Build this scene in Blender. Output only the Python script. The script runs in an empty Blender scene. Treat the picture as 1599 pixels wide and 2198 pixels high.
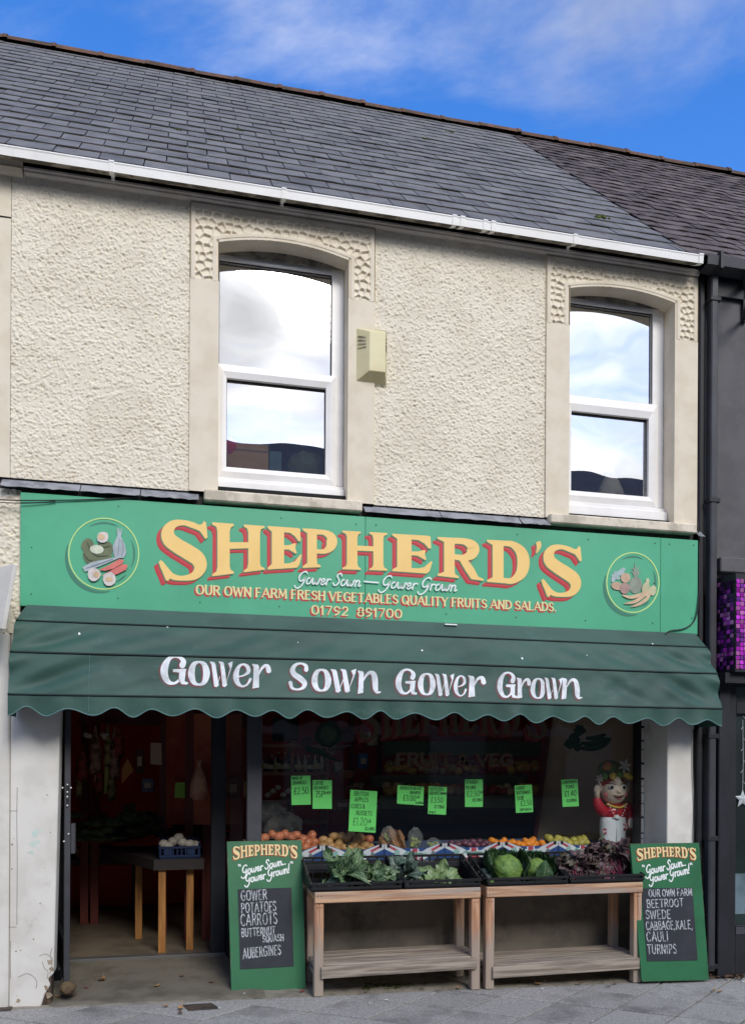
import bpy, bmesh, math, random
import numpy as np
from mathutils import Vector, Matrix

# ------------------------------------------------------------------ camera, world, sun, exposure
SC = bpy.context.scene
COL = SC.collection
PSI, ROLL = math.radians(12.922), math.radians(.302)
FPX, CX, YH = 1780.0, 799.5, 1623.3
DCAM, EYE = 5.7, 1.664          # camera stands 5.7 m in front of the shop front (plane y = 0)

cd = bpy.data.cameras.new('camera'); cam = bpy.data.objects.new('camera', cd); COL.objects.link(cam)
cd.sensor_fit = 'VERTICAL'; cd.sensor_height = 24.0; cd.lens = 24.0 * FPX / 2198.0
cd.shift_y = (YH - 1099.0) / 2198.0
cd.clip_start = .05; cd.clip_end = 2000
_r = Vector((math.cos(PSI), -math.sin(PSI), 0)); _u = Vector((0, 0, 1)); _f = Vector((math.sin(PSI), math.cos(PSI), 0))
_x = _r * math.cos(ROLL) + _u * math.sin(ROLL); _y = -_r * math.sin(ROLL) + _u * math.cos(ROLL)
cam.matrix_world = Matrix(((_x.x, _y.x, -_f.x, 0), (_x.y, _y.y, -_f.y, -DCAM), (_x.z, _y.z, -_f.z, EYE), (0, 0, 0, 1)))
SC.camera = cam

SUN_AZ, SUN_EL = math.radians(14), math.radians(37)      # azimuth measured from -y (the street) towards +x
SUN_DIR = Vector((math.sin(SUN_AZ) * math.cos(SUN_EL), -math.cos(SUN_AZ) * math.cos(SUN_EL), math.sin(SUN_EL)))
sl = bpy.data.lights.new('sun', 'SUN'); sl.energy = 1.05; sl.angle = math.radians(22); sl.color = (1, .95, .87)
sun = bpy.data.objects.new('sun', sl); COL.objects.link(sun)
sun.rotation_euler = SUN_DIR.to_track_quat('Z', 'Y').to_euler()
sun.location = (0, -20, 20)

W = bpy.data.worlds.new('World'); SC.world = W; W.use_nodes = True
nt = W.node_tree; nt.nodes.clear()
def N(tree, t, **kw):
    n = tree.nodes.new(t)
    for k, v in kw.items():
        if k.startswith('i_'):
            key = k[2:]
            n.inputs[int(key) if key.isdigit() else key.replace('_', ' ')].default_value = v
        else: setattr(n, k, v)
    return n
sky = N(nt, 'ShaderNodeTexSky', sky_type='NISHITA', sun_disc=False, sun_elevation=SUN_EL,
        sun_rotation=math.pi - SUN_AZ, air_density=1.0, dust_density=.25, ozone_density=2.5)
tc = N(nt, 'ShaderNodeTexCoord')
hs = N(nt, 'ShaderNodeHueSaturation', i_Hue=.512, i_Saturation=1.33, i_Value=1.12)
nt.links.new(sky.outputs[0], hs.inputs['Color'])
sep = N(nt, 'ShaderNodeSeparateXYZ'); nt.links.new(tc.outputs['Generated'], sep.inputs[0])
def M(op, a, b=None, c=None, clamp=False):
    n = N(nt, 'ShaderNodeMath', operation=op, use_clamp=clamp)
    for i, v in enumerate((a, b, c)):
        if v is None: continue
        if isinstance(v, (int, float)): n.inputs[i].default_value = v
        else: nt.links.new(v, n.inputs[i])
    return n.outputs[0]
zc = M('ADD', M('MAXIMUM', sep.outputs[2], 0.0), .18)
cx, cy = M('DIVIDE', sep.outputs[0], zc), M('DIVIDE', sep.outputs[1], zc)
cmb = N(nt, 'ShaderNodeCombineXYZ'); nt.links.new(cx, cmb.inputs[0]); nt.links.new(cy, cmb.inputs[1])
n1 = N(nt, 'ShaderNodeTexNoise', i_Scale=1.35, i_Detail=9.0, i_Roughness=.58, i_Distortion=.5)
mpg = N(nt, 'ShaderNodeMapping'); mpg.inputs['Location'].default_value = (19.4, 12.2, 0); mpg.inputs['Scale'].default_value = (.8, 1.25, 1)
mpg.inputs['Rotation'].default_value = (0, 0, math.radians(-25))
nt.links.new(cmb.outputs[0], mpg.inputs[0]); nt.links.new(mpg.outputs[0], n1.inputs['Vector'])
# cover grows steadily towards the street side of the sky, as the window reflections show
cover = M('MULTIPLY_ADD', sep.outputs[1], -.085, .085)
bank = M('MULTIPLY', M('MAXIMUM', M('SUBTRACT', .46, sep.outputs[2]), 0.0), .75)      # cloud bank low over the horizon
dens = M('ADD', M('ADD', n1.outputs['Fac'], cover), bank)
rmp = N(nt, 'ShaderNodeMapRange', interpolation_type='SMOOTHSTEP'); rmp.inputs['From Min'].default_value = .50; rmp.inputs['From Max'].default_value = .78
rmp.inputs['To Max'].default_value = .95
nt.links.new(dens, rmp.inputs['Value'])
n2 = N(nt, 'ShaderNodeTexNoise', i_Scale=2.2, i_Detail=6.0, i_Roughness=.5)
mp2 = N(nt, 'ShaderNodeMapping'); mp2.inputs['Location'].default_value = (1.7, 2.9, 0)
nt.links.new(cmb.outputs[0], mp2.inputs[0]); nt.links.new(mp2.outputs[0], n2.inputs['Vector'])
dotn = N(nt, 'ShaderNodeVectorMath', operation='DOT_PRODUCT'); dotn.inputs[1].default_value = SUN_DIR
nt.links.new(tc.outputs['Generated'], dotn.inputs[0])
glow = M('POWER', M('MAXIMUM', dotn.outputs['Value'], 0.0), 4.0)
gl2 = M('MULTIPLY_ADD', glow, 1.25, .82)
shade = N(nt, 'ShaderNodeMapRange'); shade.inputs['From Min'].default_value = .36; shade.inputs['From Max'].default_value = .66
shade.inputs['To Min'].default_value = 1.1; shade.inputs['To Max'].default_value = .26
nt.links.new(n2.outputs['Fac'], shade.inputs['Value'])
cb = M('MULTIPLY', gl2, shade.outputs[0])
cc = N(nt, 'ShaderNodeVectorMath', operation='SCALE'); cc.inputs[0].default_value = (4.9, 4.88, 4.88)
nt.links.new(cb, cc.inputs['Scale'])
mx = N(nt, 'ShaderNodeMix', data_type='RGBA')
nt.links.new(rmp.outputs[0], mx.inputs['Factor']); nt.links.new(hs.outputs[0], mx.inputs['A']); nt.links.new(cc.outputs[0], mx.inputs['B'])
bg = N(nt, 'ShaderNodeBackground', i_Strength=.125); nt.links.new(mx.outputs['Result'], bg.inputs[0])
wo = N(nt, 'ShaderNodeOutputWorld'); nt.links.new(bg.outputs[0], wo.inputs[0])

SC.view_settings.view_transform = 'Standard'; SC.view_settings.look = 'None'
SC.view_settings.gamma = 1; SC.view_settings.use_curve_mapping = False
SC.view_settings.exposure = 1.1
SC.render.engine = 'CYCLES'
SC.cycles.max_bounces = 10; SC.cycles.diffuse_bounces = 8; SC.cycles.glossy_bounces = 6; SC.cycles.transparent_max_bounces = 16

# ------------------------------------------------------------------ helpers
RND = random.Random(11)
def at(px, py, y=0.0):
    """the point of the vertical plane y that the photograph shows at pixel (px, py)"""
    u, v = (px - CX) / FPX, -(py - YH) / FPX
    c, s = math.cos(ROLL), math.sin(ROLL)
    u, v = c * u - s * v, s * u + c * v
    X, Y = u * math.cos(PSI) + math.sin(PSI), -u * math.sin(PSI) + math.cos(PSI)
    d = DCAM + y
    return Vector((X / Y * d, y, EYE + v / Y * d))
def gx(px, y=0.0, py=1600): return at(px, py, y).x
def gz(x):            # pavement height along the shop front
    return .0384 - .016 * (x + .804)
GS = .02
def ground(x, y): return gz(x) + GS * y

def chain(o):
    v = Vector((0, 0, 0))
    while o is not None: v += o.location; o = o.parent
    return v
class MB:
    def __init__(s): s.v = []; s.f = []; s.m = []
    def add(s, vs, fs, mi=0):
        b = len(s.v); s.v += [tuple(p) for p in vs]; s.f += [tuple(i + b for i in f) for f in fs]; s.m += [mi] * len(fs); return s
    def box(s, x0, x1, y0, y1, z0, z1, mi=0):
        return s.add([(x0,y0,z0),(x1,y0,z0),(x1,y1,z0),(x0,y1,z0),(x0,y0,z1),(x1,y0,z1),(x1,y1,z1),(x0,y1,z1)],
              [(0,3,2,1),(4,5,6,7),(0,1,5,4),(1,2,6,5),(2,3,7,6),(3,0,4,7)], mi)
    def hexa(s, a, b, mi=0):
        """a: 4 points of one face, b: the 4 matching points of the opposite face"""
        return s.add(list(a) + list(b), [(3,2,1,0),(4,5,6,7),(0,1,5,4),(1,2,6,5),(2,3,7,6),(3,0,4,7)], mi)
    def beam(s, p, q, w, h, up=(0,0,1), mi=0):
        p, q = Vector(p), Vector(q); d = (q - p).normalized(); sd = d.cross(Vector(up))
        if sd.length < 1e-4: sd = d.cross(Vector((0, 1, 0)))
        sd.normalize(); u = sd.cross(d)
        o = [sd * (-w/2) + u * (-h/2), sd * (w/2) + u * (-h/2), sd * (w/2) + u * (h/2), sd * (-w/2) + u * (h/2)]
        return s.hexa([p + k for k in o], [q + k for k in o], mi)
    def tube(s, pts, r, n=6, cap=True, mi=0):
        pts = [Vector(p) for p in pts]; rs = r if isinstance(r, (list, tuple)) else [r] * len(pts)
        vs = []; fs = []; prev = None
        for i, p in enumerate(pts):
            d = (pts[min(i+1, len(pts)-1)] - pts[max(i-1, 0)]).normalized()
            a = d.cross(Vector((0, 0, 1))) if prev is None else prev - d * prev.dot(d)
            if a.length < 1e-4: a = d.cross(Vector((1, 0, 0)))
            a.normalize(); prev = a; b = d.cross(a)
            for k in range(n):
                t = 2 * math.pi * k / n; vs.append(p + (a * math.cos(t) + b * math.sin(t)) * rs[i])
        for i in range(len(pts) - 1):
            for k in range(n): fs.append((i*n+k, i*n+(k+1) % n, (i+1)*n+(k+1) % n, (i+1)*n+k))
        if cap: fs.append(tuple(range(n))[::-1]); fs.append(tuple((len(pts)-1)*n + k for k in range(n)))
        return s.add(vs, fs, mi)
    def ball(s, c, rx, ry=None, rz=None, nu=12, nv=8, jit=0.0, rnd=RND, rot=None, mi=0, fn=None):
        ry = rx if ry is None else ry; rz = rx if rz is None else rz; c = Vector(c); vs = []; fs = []
        for j in range(1, nv):
            th = math.pi * j / nv
            for i in range(nu):
                ph = 2 * math.pi * i / nu; k = 1 + rnd.uniform(-jit, jit)
                d = Vector((math.sin(th)*math.cos(ph), math.sin(th)*math.sin(ph), math.cos(th)))
                if fn: k *= fn(d)
                p = Vector((rx*d.x*k, ry*d.y*k, rz*d.z*k))
                if rot is not None: p = rot @ p
                vs.append(c + p)
        for sg in (1, -1):
            d = Vector((0, 0, sg)); k = fn(d) if fn else 1; p = Vector((0, 0, sg*rz*k)); vs.append(c + (rot @ p if rot is not None else p))
        t, b = len(vs) - 2, len(vs) - 1
        for i in range(nu):
            fs.append((t, i, (i+1) % nu)); fs.append((b, (nv-2)*nu+(i+1) % nu, (nv-2)*nu+i))
            for j in range(nv - 2): fs.append((j*nu+i, (j+1)*nu+i, (j+1)*nu+(i+1) % nu, j*nu+(i+1) % nu))
        return s.add(vs, fs, mi)
    def prism(s, poly, fn, h0, h1, mi=0):
        """poly: 2-d outline (counter-clockwise seen from outside), fn(u, v, h) -> point"""
        n = len(poly)
        vs = [fn(u, v, h1) for u, v in poly] + [fn(u, v, h0) for u, v in poly]
        fs = [tuple(range(n)), tuple(range(2*n-1, n-1, -1))] + [(i, n+i, n+(i+1) % n, (i+1) % n) for i in range(n)]
        return s.add(vs, fs, mi)
    def grid(s, fn, nu, nv, mi=0, closed=False):
        vs = [fn(i / nu, j / nv) for j in range(nv + 1) for i in range(nu + 1)]
        fs = [(j*(nu+1)+i, j*(nu+1)+i+1, (j+1)*(nu+1)+i+1, (j+1)*(nu+1)+i) for j in range(nv) for i in range(nu)]
        return s.add(vs, fs, mi)
    def lathe(s, c, prof, n=16, mi=0, sx=1, sy=1):
        c = Vector(c); vs = [c + Vector((r*sx*math.cos(2*math.pi*i/n), r*sy*math.sin(2*math.pi*i/n), z)) for r, z in prof for i in range(n)]
        fs = [(j*n+i, j*n+(i+1) % n, (j+1)*n+(i+1) % n, (j+1)*n+i) for j in range(len(prof)-1) for i in range(n)]
        fs.append(tuple(range(n))[::-1]); fs.append(tuple((len(prof)-1)*n+i for i in range(n)))
        return s.add(vs, fs, mi)
    def build(s, name, mats, parent=None, smooth=False, bevel=0.0, thick=0.0):
        off = chain(parent) if parent is not None else Vector((0, 0, 0))
        arr = np.array(s.v, dtype=float).reshape(-1, 3)
        if parent is None and len(arr):
            lo, hi = arr.min(0), arr.max(0); off = Vector(((lo[0]+hi[0])/2, (lo[1]+hi[1])/2, lo[2]))
        me = bpy.data.meshes.new(name)
        me.from_pydata([tuple(p) for p in (arr - np.array(off))], [], s.f)
        if not isinstance(mats, (list, tuple)): mats = [mats]
        for m in mats: me.materials.append(m)
        if len(mats) > 1: me.polygons.foreach_set('material_index', s.m)
        if bevel > 0 or thick > 0:
            bm = bmesh.new(); bm.from_mesh(me)
            if thick > 0: bmesh.ops.solidify(bm, geom=bm.faces[:], thickness=thick)
            if bevel > 0:
                es = [e for e in bm.edges if len(e.link_faces) == 2 and e.calc_face_angle(0) > .5]
                bmesh.ops.bevel(bm, geom=es, offset=bevel, segments=1, affect='EDGES', clamp_overlap=True)
            bm.to_mesh(me); bm.free()
        if smooth: me.polygons.foreach_set('use_smooth', [True] * len(me.polygons))
        me.update()
        o = bpy.data.objects.new(name, me); COL.objects.link(o)
        if parent is not None: o.parent = parent
        else: o.location = off
        return o
def tag(o, label=None, cat=None, group=None, kind=None):
    if label: o['label'] = label
    if cat: o['category'] = cat
    if group: o['group'] = group
    if kind: o['kind'] = kind
    return o
def thing(name, label, cat, loc=(0, 0, 0), group=None):
    o = bpy.data.objects.new(name, None); COL.objects.link(o); o.location = loc; o.empty_display_size = .1
    return tag(o, label, cat, group)
def sub(name, parent):
    o = bpy.data.objects.new(name, None); COL.objects.link(o); o.parent = parent; return o
def inst(src, parent, loc, rot=None, scale=None, name=None):
    o = src.copy(); COL.objects.link(o); o.parent = parent; o.location = loc
    if rot is not None: o.rotation_euler = rot
    if scale is not None: o.scale = scale
    return o

# ------------------------------------------------------------------ materials
def lin(r, g, b, k=1.0):
    f = lambda c: ((c/255+.055)/1.055)**2.4 if c > 10 else c/255/12.92
    return (f(r)*k, f(g)*k, f(b)*k)
def mat(name, col, rough=.7, col2=None, scale=6.0, detail=6.0, lo=.4, hi=.65, bump=0.0, bscale=60.0, bdist=.002, stretch=(1,1,1),
        metal=0.0, spec=.5, coat=0.0, rand=0.0, dirt=None, dscale=3.0, dlo=.55, dhi=.75, sheen=0.0, trans=0.0, emit=None, coords='Object', bdetail=4.0):
    m = bpy.data.materials.new(name); m.use_nodes = True; t = m.node_tree; t.nodes.clear(); L = t.links.new
    out = N(t, 'ShaderNodeOutputMaterial'); p = N(t, 'ShaderNodeBsdfPrincipled'); L(p.outputs[0], out.inputs[0])
    p.inputs['Roughness'].default_value = rough; p.inputs['Metallic'].default_value = metal
    p.inputs['Specular IOR Level'].default_value = spec; p.inputs['Coat Weight'].default_value = coat
    p.inputs['Sheen Weight'].default_value = sheen; p.inputs['Transmission Weight'].default_value = trans
    tcn = N(t, 'ShaderNodeTexCoord'); mp = N(t, 'ShaderNodeMapping'); mp.inputs['Scale'].default_value = stretch
    L(tcn.outputs[coords], mp.inputs[0])
    vec = mp.outputs[0]
    oi = None
    if rand > 0:
        oi = N(t, 'ShaderNodeObjectInfo')
        ad = N(t, 'ShaderNodeVectorMath', operation='MULTIPLY_ADD'); ad.inputs[1].default_value = (17, 31, 23)
        cb3 = N(t, 'ShaderNodeCombineXYZ')
        for i in range(3): L(oi.outputs['Random'], cb3.inputs[i])
        L(cb3.outputs[0], ad.inputs[0]); L(vec, ad.inputs[2]); vec = ad.outputs[0]
    c = None
    col = tuple(col) + (1,)
    if col2 is not None:
        nz = N(t, 'ShaderNodeTexNoise', i_Scale=scale, i_Detail=detail, i_Roughness=.6); L(vec, nz.inputs['Vector'])
        mr = N(t, 'ShaderNodeMapRange', interpolation_type='SMOOTHSTEP'); mr.inputs['From Min'].default_value = lo; mr.inputs['From Max'].default_value = hi
        L(nz.outputs['Fac'], mr.inputs['Value'])
        mxn = N(t, 'ShaderNodeMix', data_type='RGBA'); mxn.inputs['A'].default_value = col; mxn.inputs['B'].default_value = tuple(col2) + (1,)
        L(mr.outputs[0], mxn.inputs['Factor']); c = mxn.outputs['Result']
    if dirt is not None:
        nz = N(t, 'ShaderNodeTexNoise', i_Scale=dscale, i_Detail=8.0, i_Roughness=.65)
        av = N(t, 'ShaderNodeVectorMath', operation='ADD'); av.inputs[1].default_value = (5.3, 8.1, 2.7); L(vec, av.inputs[0]); L(av.outputs[0], nz.inputs['Vector'])
        mr = N(t, 'ShaderNodeMapRange', interpolation_type='SMOOTHSTEP'); mr.inputs['From Min'].default_value = dlo; mr.inputs['From Max'].default_value = dhi
        L(nz.outputs['Fac'], mr.inputs['Value'])
        mxn = N(t, 'ShaderNodeMix', data_type='RGBA'); mxn.inputs['B'].default_value = tuple(dirt) + (1,)
        if c is None: mxn.inputs['A'].default_value = col
        else: L(c, mxn.inputs['A'])
        L(mr.outputs[0], mxn.inputs['Factor']); c = mxn.outputs['Result']
    if rand > 0:
        mr = N(t, 'ShaderNodeMapRange'); mr.inputs['To Min'].default_value = 1 - rand; mr.inputs['To Max'].default_value = 1 + rand
        L(oi.outputs['Random'], mr.inputs['Value'])
        sc = N(t, 'ShaderNodeVectorMath', operation='SCALE'); L(mr.outputs[0], sc.inputs['Scale'])
        if c is None: sc.inputs[0].default_value = col[:3]
        else: L(c, sc.inputs[0])
        c = sc.outputs[0]
    if c is None: p.inputs['Base Color'].default_value = col
    else: L(c, p.inputs['Base Color'])
    if bump > 0:
        nb = N(t, 'ShaderNodeTexNoise', i_Scale=bscale, i_Detail=bdetail, i_Roughness=.6); L(vec, nb.inputs['Vector'])
        bp = N(t, 'ShaderNodeBump', i_Strength=bump, i_Distance=bdist); L(nb.outputs['Fac'], bp.inputs['Height']); L(bp.outputs[0], p.inputs['Normal'])
    if emit: p.inputs['Emission Color'].default_value = tuple(emit) + (1,); p.inputs['Emission Strength'].default_value = 1
    return m
def glass(name, refl=.08, tint=(1, 1, 1), rough=0.0, dirt=0.0, wav=0.0):
    m = bpy.data.materials.new(name); m.use_nodes = True; t = m.node_tree; t.nodes.clear(); L = t.links.new
    out = N(t, 'ShaderNodeOutputMaterial'); tr = N(t, 'ShaderNodeBsdfTransparent'); tr.inputs[0].default_value = tuple(tint) + (1,)
    gl = N(t, 'ShaderNodeBsdfGlossy'); gl.inputs['Roughness'].default_value = rough; gl.inputs['Color'].default_value = (1, 1, 1, 1)
    lw = N(t, 'ShaderNodeLayerWeight', i_Blend=.5)
    mr = N(t, 'ShaderNodeMath', operation='POWER'); mr.inputs[1].default_value = 4.0; L(lw.outputs['Facing'], mr.inputs[0])
    ma = N(t, 'ShaderNodeMath', operation='MULTIPLY_ADD', use_clamp=True); ma.inputs[1].default_value = 1 - refl; ma.inputs[2].default_value = refl; L(mr.outputs[0], ma.inputs[0])
    mxs = N(t, 'ShaderNodeMixShader'); L(ma.outputs[0], mxs.inputs[0]); L(tr.outputs[0], mxs.inputs[1]); L(gl.outputs[0], mxs.inputs[2])
    if wav > 0:
        tcn = N(t, 'ShaderNodeTexCoord'); nz = N(t, 'ShaderNodeTexNoise', i_Scale=1.6, i_Detail=1.0); L(tcn.outputs['Object'], nz.inputs['Vector'])
        bp = N(t, 'ShaderNodeBump', i_Strength=1.0, i_Distance=wav); L(nz.outputs['Fac'], bp.inputs['Height']); L(bp.outputs[0], gl.inputs['Normal'])
    last = mxs
    if dirt > 0:
        df = N(t, 'ShaderNodeBsdfDiffuse'); df.inputs[0].default_value = (.6, .6, .58, 1)
        m2 = N(t, 'ShaderNodeMixShader', i_Fac=dirt); L(mxs.outputs[0], m2.inputs[1]); L(df.outputs[0], m2.inputs[2]); last = m2
    L(last.outputs[0], out.inputs[0]); return m

# ------------------------------------------------------------------ palette
C_CREAM = lin(214, 204, 180); C_CREAM2 = lin(186, 175, 150)
m_render = mat('smooth_render', lin(232, 221, 199), .85, lin(222, 210, 186), 5, bump=.25, bscale=120, bdist=.001, dirt=lin(206, 194, 172), dscale=2.2, dlo=.58, dhi=.8)
m_pebble = mat('pebbledash_render', lin(235, 226, 206), .9, lin(226, 216, 195), 2.2, bump=.6, bscale=170, bdist=.003, dirt=lin(176, 166, 146), dscale=40, dlo=.62, dhi=.76)
m_white = mat('white_masonry_paint', lin(226, 223, 214), .75, lin(212, 208, 198), 3.5, bump=.25, bscale=40, bdist=.002, dirt=lin(172, 168, 156), dscale=4, dlo=.6, dhi=.8)
m_core = mat('old_brickwork', lin(70, 66, 62), .9, lin(50, 47, 45), 12, bump=.5)
m_pvc = mat('white_plastic_frame', lin(245, 243, 239), .35, lin(236, 233, 228), 3, spec=.5, dirt=lin(170, 166, 156), dscale=5, dlo=.66, dhi=.85)
m_gasket = mat('black_rubber', (.012, .012, .012), .6)
m_gut = mat('white_plastic_gutter', lin(246, 245, 240), .4, lin(238, 236, 229), 4, dirt=lin(196, 190, 176), dscale=14, dlo=.66, dhi=.8, stretch=(.6, 1, 1))
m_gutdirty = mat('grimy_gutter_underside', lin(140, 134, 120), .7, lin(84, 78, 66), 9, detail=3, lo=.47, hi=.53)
m_slate = mat('blue_grey_slate', lin(116, 114, 112), .6, lin(98, 97, 97), 5, bump=.35, bscale=30, bdist=.004, rand=.12, dirt=lin(82, 80, 77), dscale=2.4, dlo=.52, dhi=.75, spec=.3)
m_slate_old = mat('weathered_brown_slate', lin(98, 88, 86), .8, lin(74, 66, 65), 6, bump=.6, bscale=26, bdist=.006, rand=.28, dirt=lin(128, 118, 112), dscale=3.5, dlo=.6, dhi=.8, spec=.3)
m_ridge = mat('terracotta_ridge', lin(106, 76, 60), .9, lin(84, 68, 56), 7, bump=.7, bscale=40, bdist=.006, rand=.2, dirt=lin(70, 62, 50), dscale=12, dlo=.5, dhi=.66)
m_felt = mat('roof_underlay', (.02, .02, .022), .9)
m_lead = mat('lead_flashing', lin(158, 160, 164), .6, lin(124, 126, 130), 8, bump=.7, bscale=22, bdist=.006, metal=.25, dirt=lin(170, 170, 168), dscale=9, dlo=.6, dhi=.75)
m_sill = mat('painted_concrete_sill', lin(228, 217, 196), .85, lin(190, 180, 160), 8, bump=.7, bscale=60, bdist=.003, dirt=lin(130, 112, 92), dscale=22, dlo=.66, dhi=.76)
m_shadowgap = mat('shadow_gap_black', (.012, .012, .012), .95)  # flat black painted in as gap shade; also black screws and slots
m_frame = mat('charcoal_shopfront_paint', lin(70, 71, 76), .5, lin(58, 59, 64), 4, bump=.15, bscale=50)
m_frame_dark = mat('dark_shopfront_paint', lin(38, 40, 45), .5, lin(30, 32, 37), 4)
m_black = mat('black_painted_metal', lin(34, 35, 39), .55, lin(26, 27, 30), 5, bump=.15)
m_pipe = mat('dark_grey_downpipe', lin(62, 63, 67), .5, lin(50, 51, 55), 3)
m_nwall = mat('grey_painted_render', lin(98, 97, 98), .85, lin(88, 87, 88), 4, bump=.25, bscale=90, bdist=.0015, dirt=lin(76, 75, 76), dscale=2, dlo=.55, dhi=.8)
m_glass_up = glass('reflective_upper_glass', .54, (.9, .92, .9), wav=.006)
m_glass_shop = glass('shop_window_glass', .045, (.93, .95, .94))

def rect(mb, x0, x1, z0, z1, y): return mb.add([(x0, y, z0), (x1, y, z0), (x1, y, z1), (x0, y, z1)], [(0, 1, 2, 3)])

# ------------------------------------------------------------------ the shop building
Z_WTOP = at(770, 486.5).z; Z_WBOT = at(220, 1040).z
X_L, X_R = gx(20), gx(1489)
BLD = thing('shop_building', 'cream pebbledashed two-storey shop with two upper windows over the green fascia sign', 'building', (1.4, 0, 0))

# pebbledash: real relief, one dense sheet per panel
def pebble(name, x0, x1, z0, z1, parent, seed, y=.004, step=.0044, amp=.0078, m=None):
    rs = np.random.RandomState(seed); nx = int((x1-x0)/step); nz = int((z1-z0)/step)
    def blur(a, sg):
        fx = np.fft.fftfreq(a.shape[1])[None, :]; fz = np.fft.fftfreq(a.shape[0])[:, None]
        return np.real(np.fft.ifft2(np.fft.fft2(a) * np.exp(-2 * (math.pi * sg) ** 2 * (fx**2 + fz**2))))
    a = blur(rs.randn(nz+1, nx+1), 1.0); a /= a.std(); b = blur(rs.randn(nz+1, nx+1), 2.6); b /= b.std(); c = blur(rs.randn(nz+1, nx+1), 9); c /= c.std()
    h = np.clip(a * .95 + b * .22 + .10 * c, -1.1, 1.5); h = (h + 1.1) / 2.6
    pit = blur(rs.randn(nz+1, nx+1), 1.15); pit /= pit.std(); pit = np.clip(-pit-1.05, 0, .9)
    h = (np.where(h > .42, .42 + (h - .42) * 1.25, .30 + h*.28) - pit*.95) * amp
    xs = np.linspace(x0, x1, nx+1); zs = np.linspace(z0, z1, nz+1); X, Z = np.meshgrid(xs, zs)
    off = chain(parent)
    V = np.stack([X - off.x, np.full_like(X, y - off.y) - h, Z - off.z], -1).reshape(-1, 3)
    i = np.arange(nz)[:, None] * (nx+1) + np.arange(nx)[None, :]
    Fq = np.stack([i, i+1, i+nx+2, i+nx+1], -1).reshape(-1, 4)
    me = bpy.data.meshes.new(name); me.vertices.add(len(V)); me.vertices.foreach_set('co', V.astype('f').ravel())
    me.loops.add(Fq.size); me.loops.foreach_set('vertex_index', Fq.ravel().astype('i')); me.polygons.add(len(Fq))
    me.polygons.foreach_set('loop_start', np.arange(0, Fq.size, 4, dtype='i')); me.polygons.foreach_set('loop_total', np.full(len(Fq), 4, dtype='i'))
    me.update(); me.validate(); me.polygons.foreach_set('use_smooth', [True]*len(Fq)); me.materials.append(m or m_pebble)
    o = bpy.data.objects.new(name, me); COL.objects.link(o); o.parent = parent; return o
XS1, XS1R = gx(403), gx(799); XS2, XS2R = gx(1166), gx(1490)
pebble('pebbledash_panel', X_L, XS1, Z_WBOT, Z_WTOP, BLD, 1)
pebble('pebbledash_panel', XS1R, XS2, Z_WBOT, Z_WTOP, BLD, 2)

WIN = [dict(xo=(XS1, XS1R), op=(gx(465), gx(742)), spring=at(602, 541).z, rise=.062, relz=at(440, 603).z, sill=(gx(435), gx(771), at(603, 1085, -.07).z, at(603, 1062, -.07).z),
            f=dict(l=457, r=729, ug=(470, 712, (591, 573), (591, 794)), ls=(468, 722), lg=(487, 700, (593, 822), (593, 1011)), sb=(593, 1033), pb=(593, 1052), cx=593)),
       dict(xo=(XS2, XS2R), op=(gx(1216), gx(1441)), spring=at(1328, 636).z, rise=.055, relz=at(1195, 697).z, sill=(gx(1171), gx(1482), at(1326, 1132, -.07).z, at(1326, 1112, -.07).z),
            f=dict(l=1200, r=1424, ug=(1205, 1400, (1308, 660), (1308, 858)), ls=(1212, 1413), lg=(1226, 1392, (1309, 890), (1309, 1060)), sb=(1309, 1082), pb=(1309, 1102), cx=1309))]
YF = .135
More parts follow.
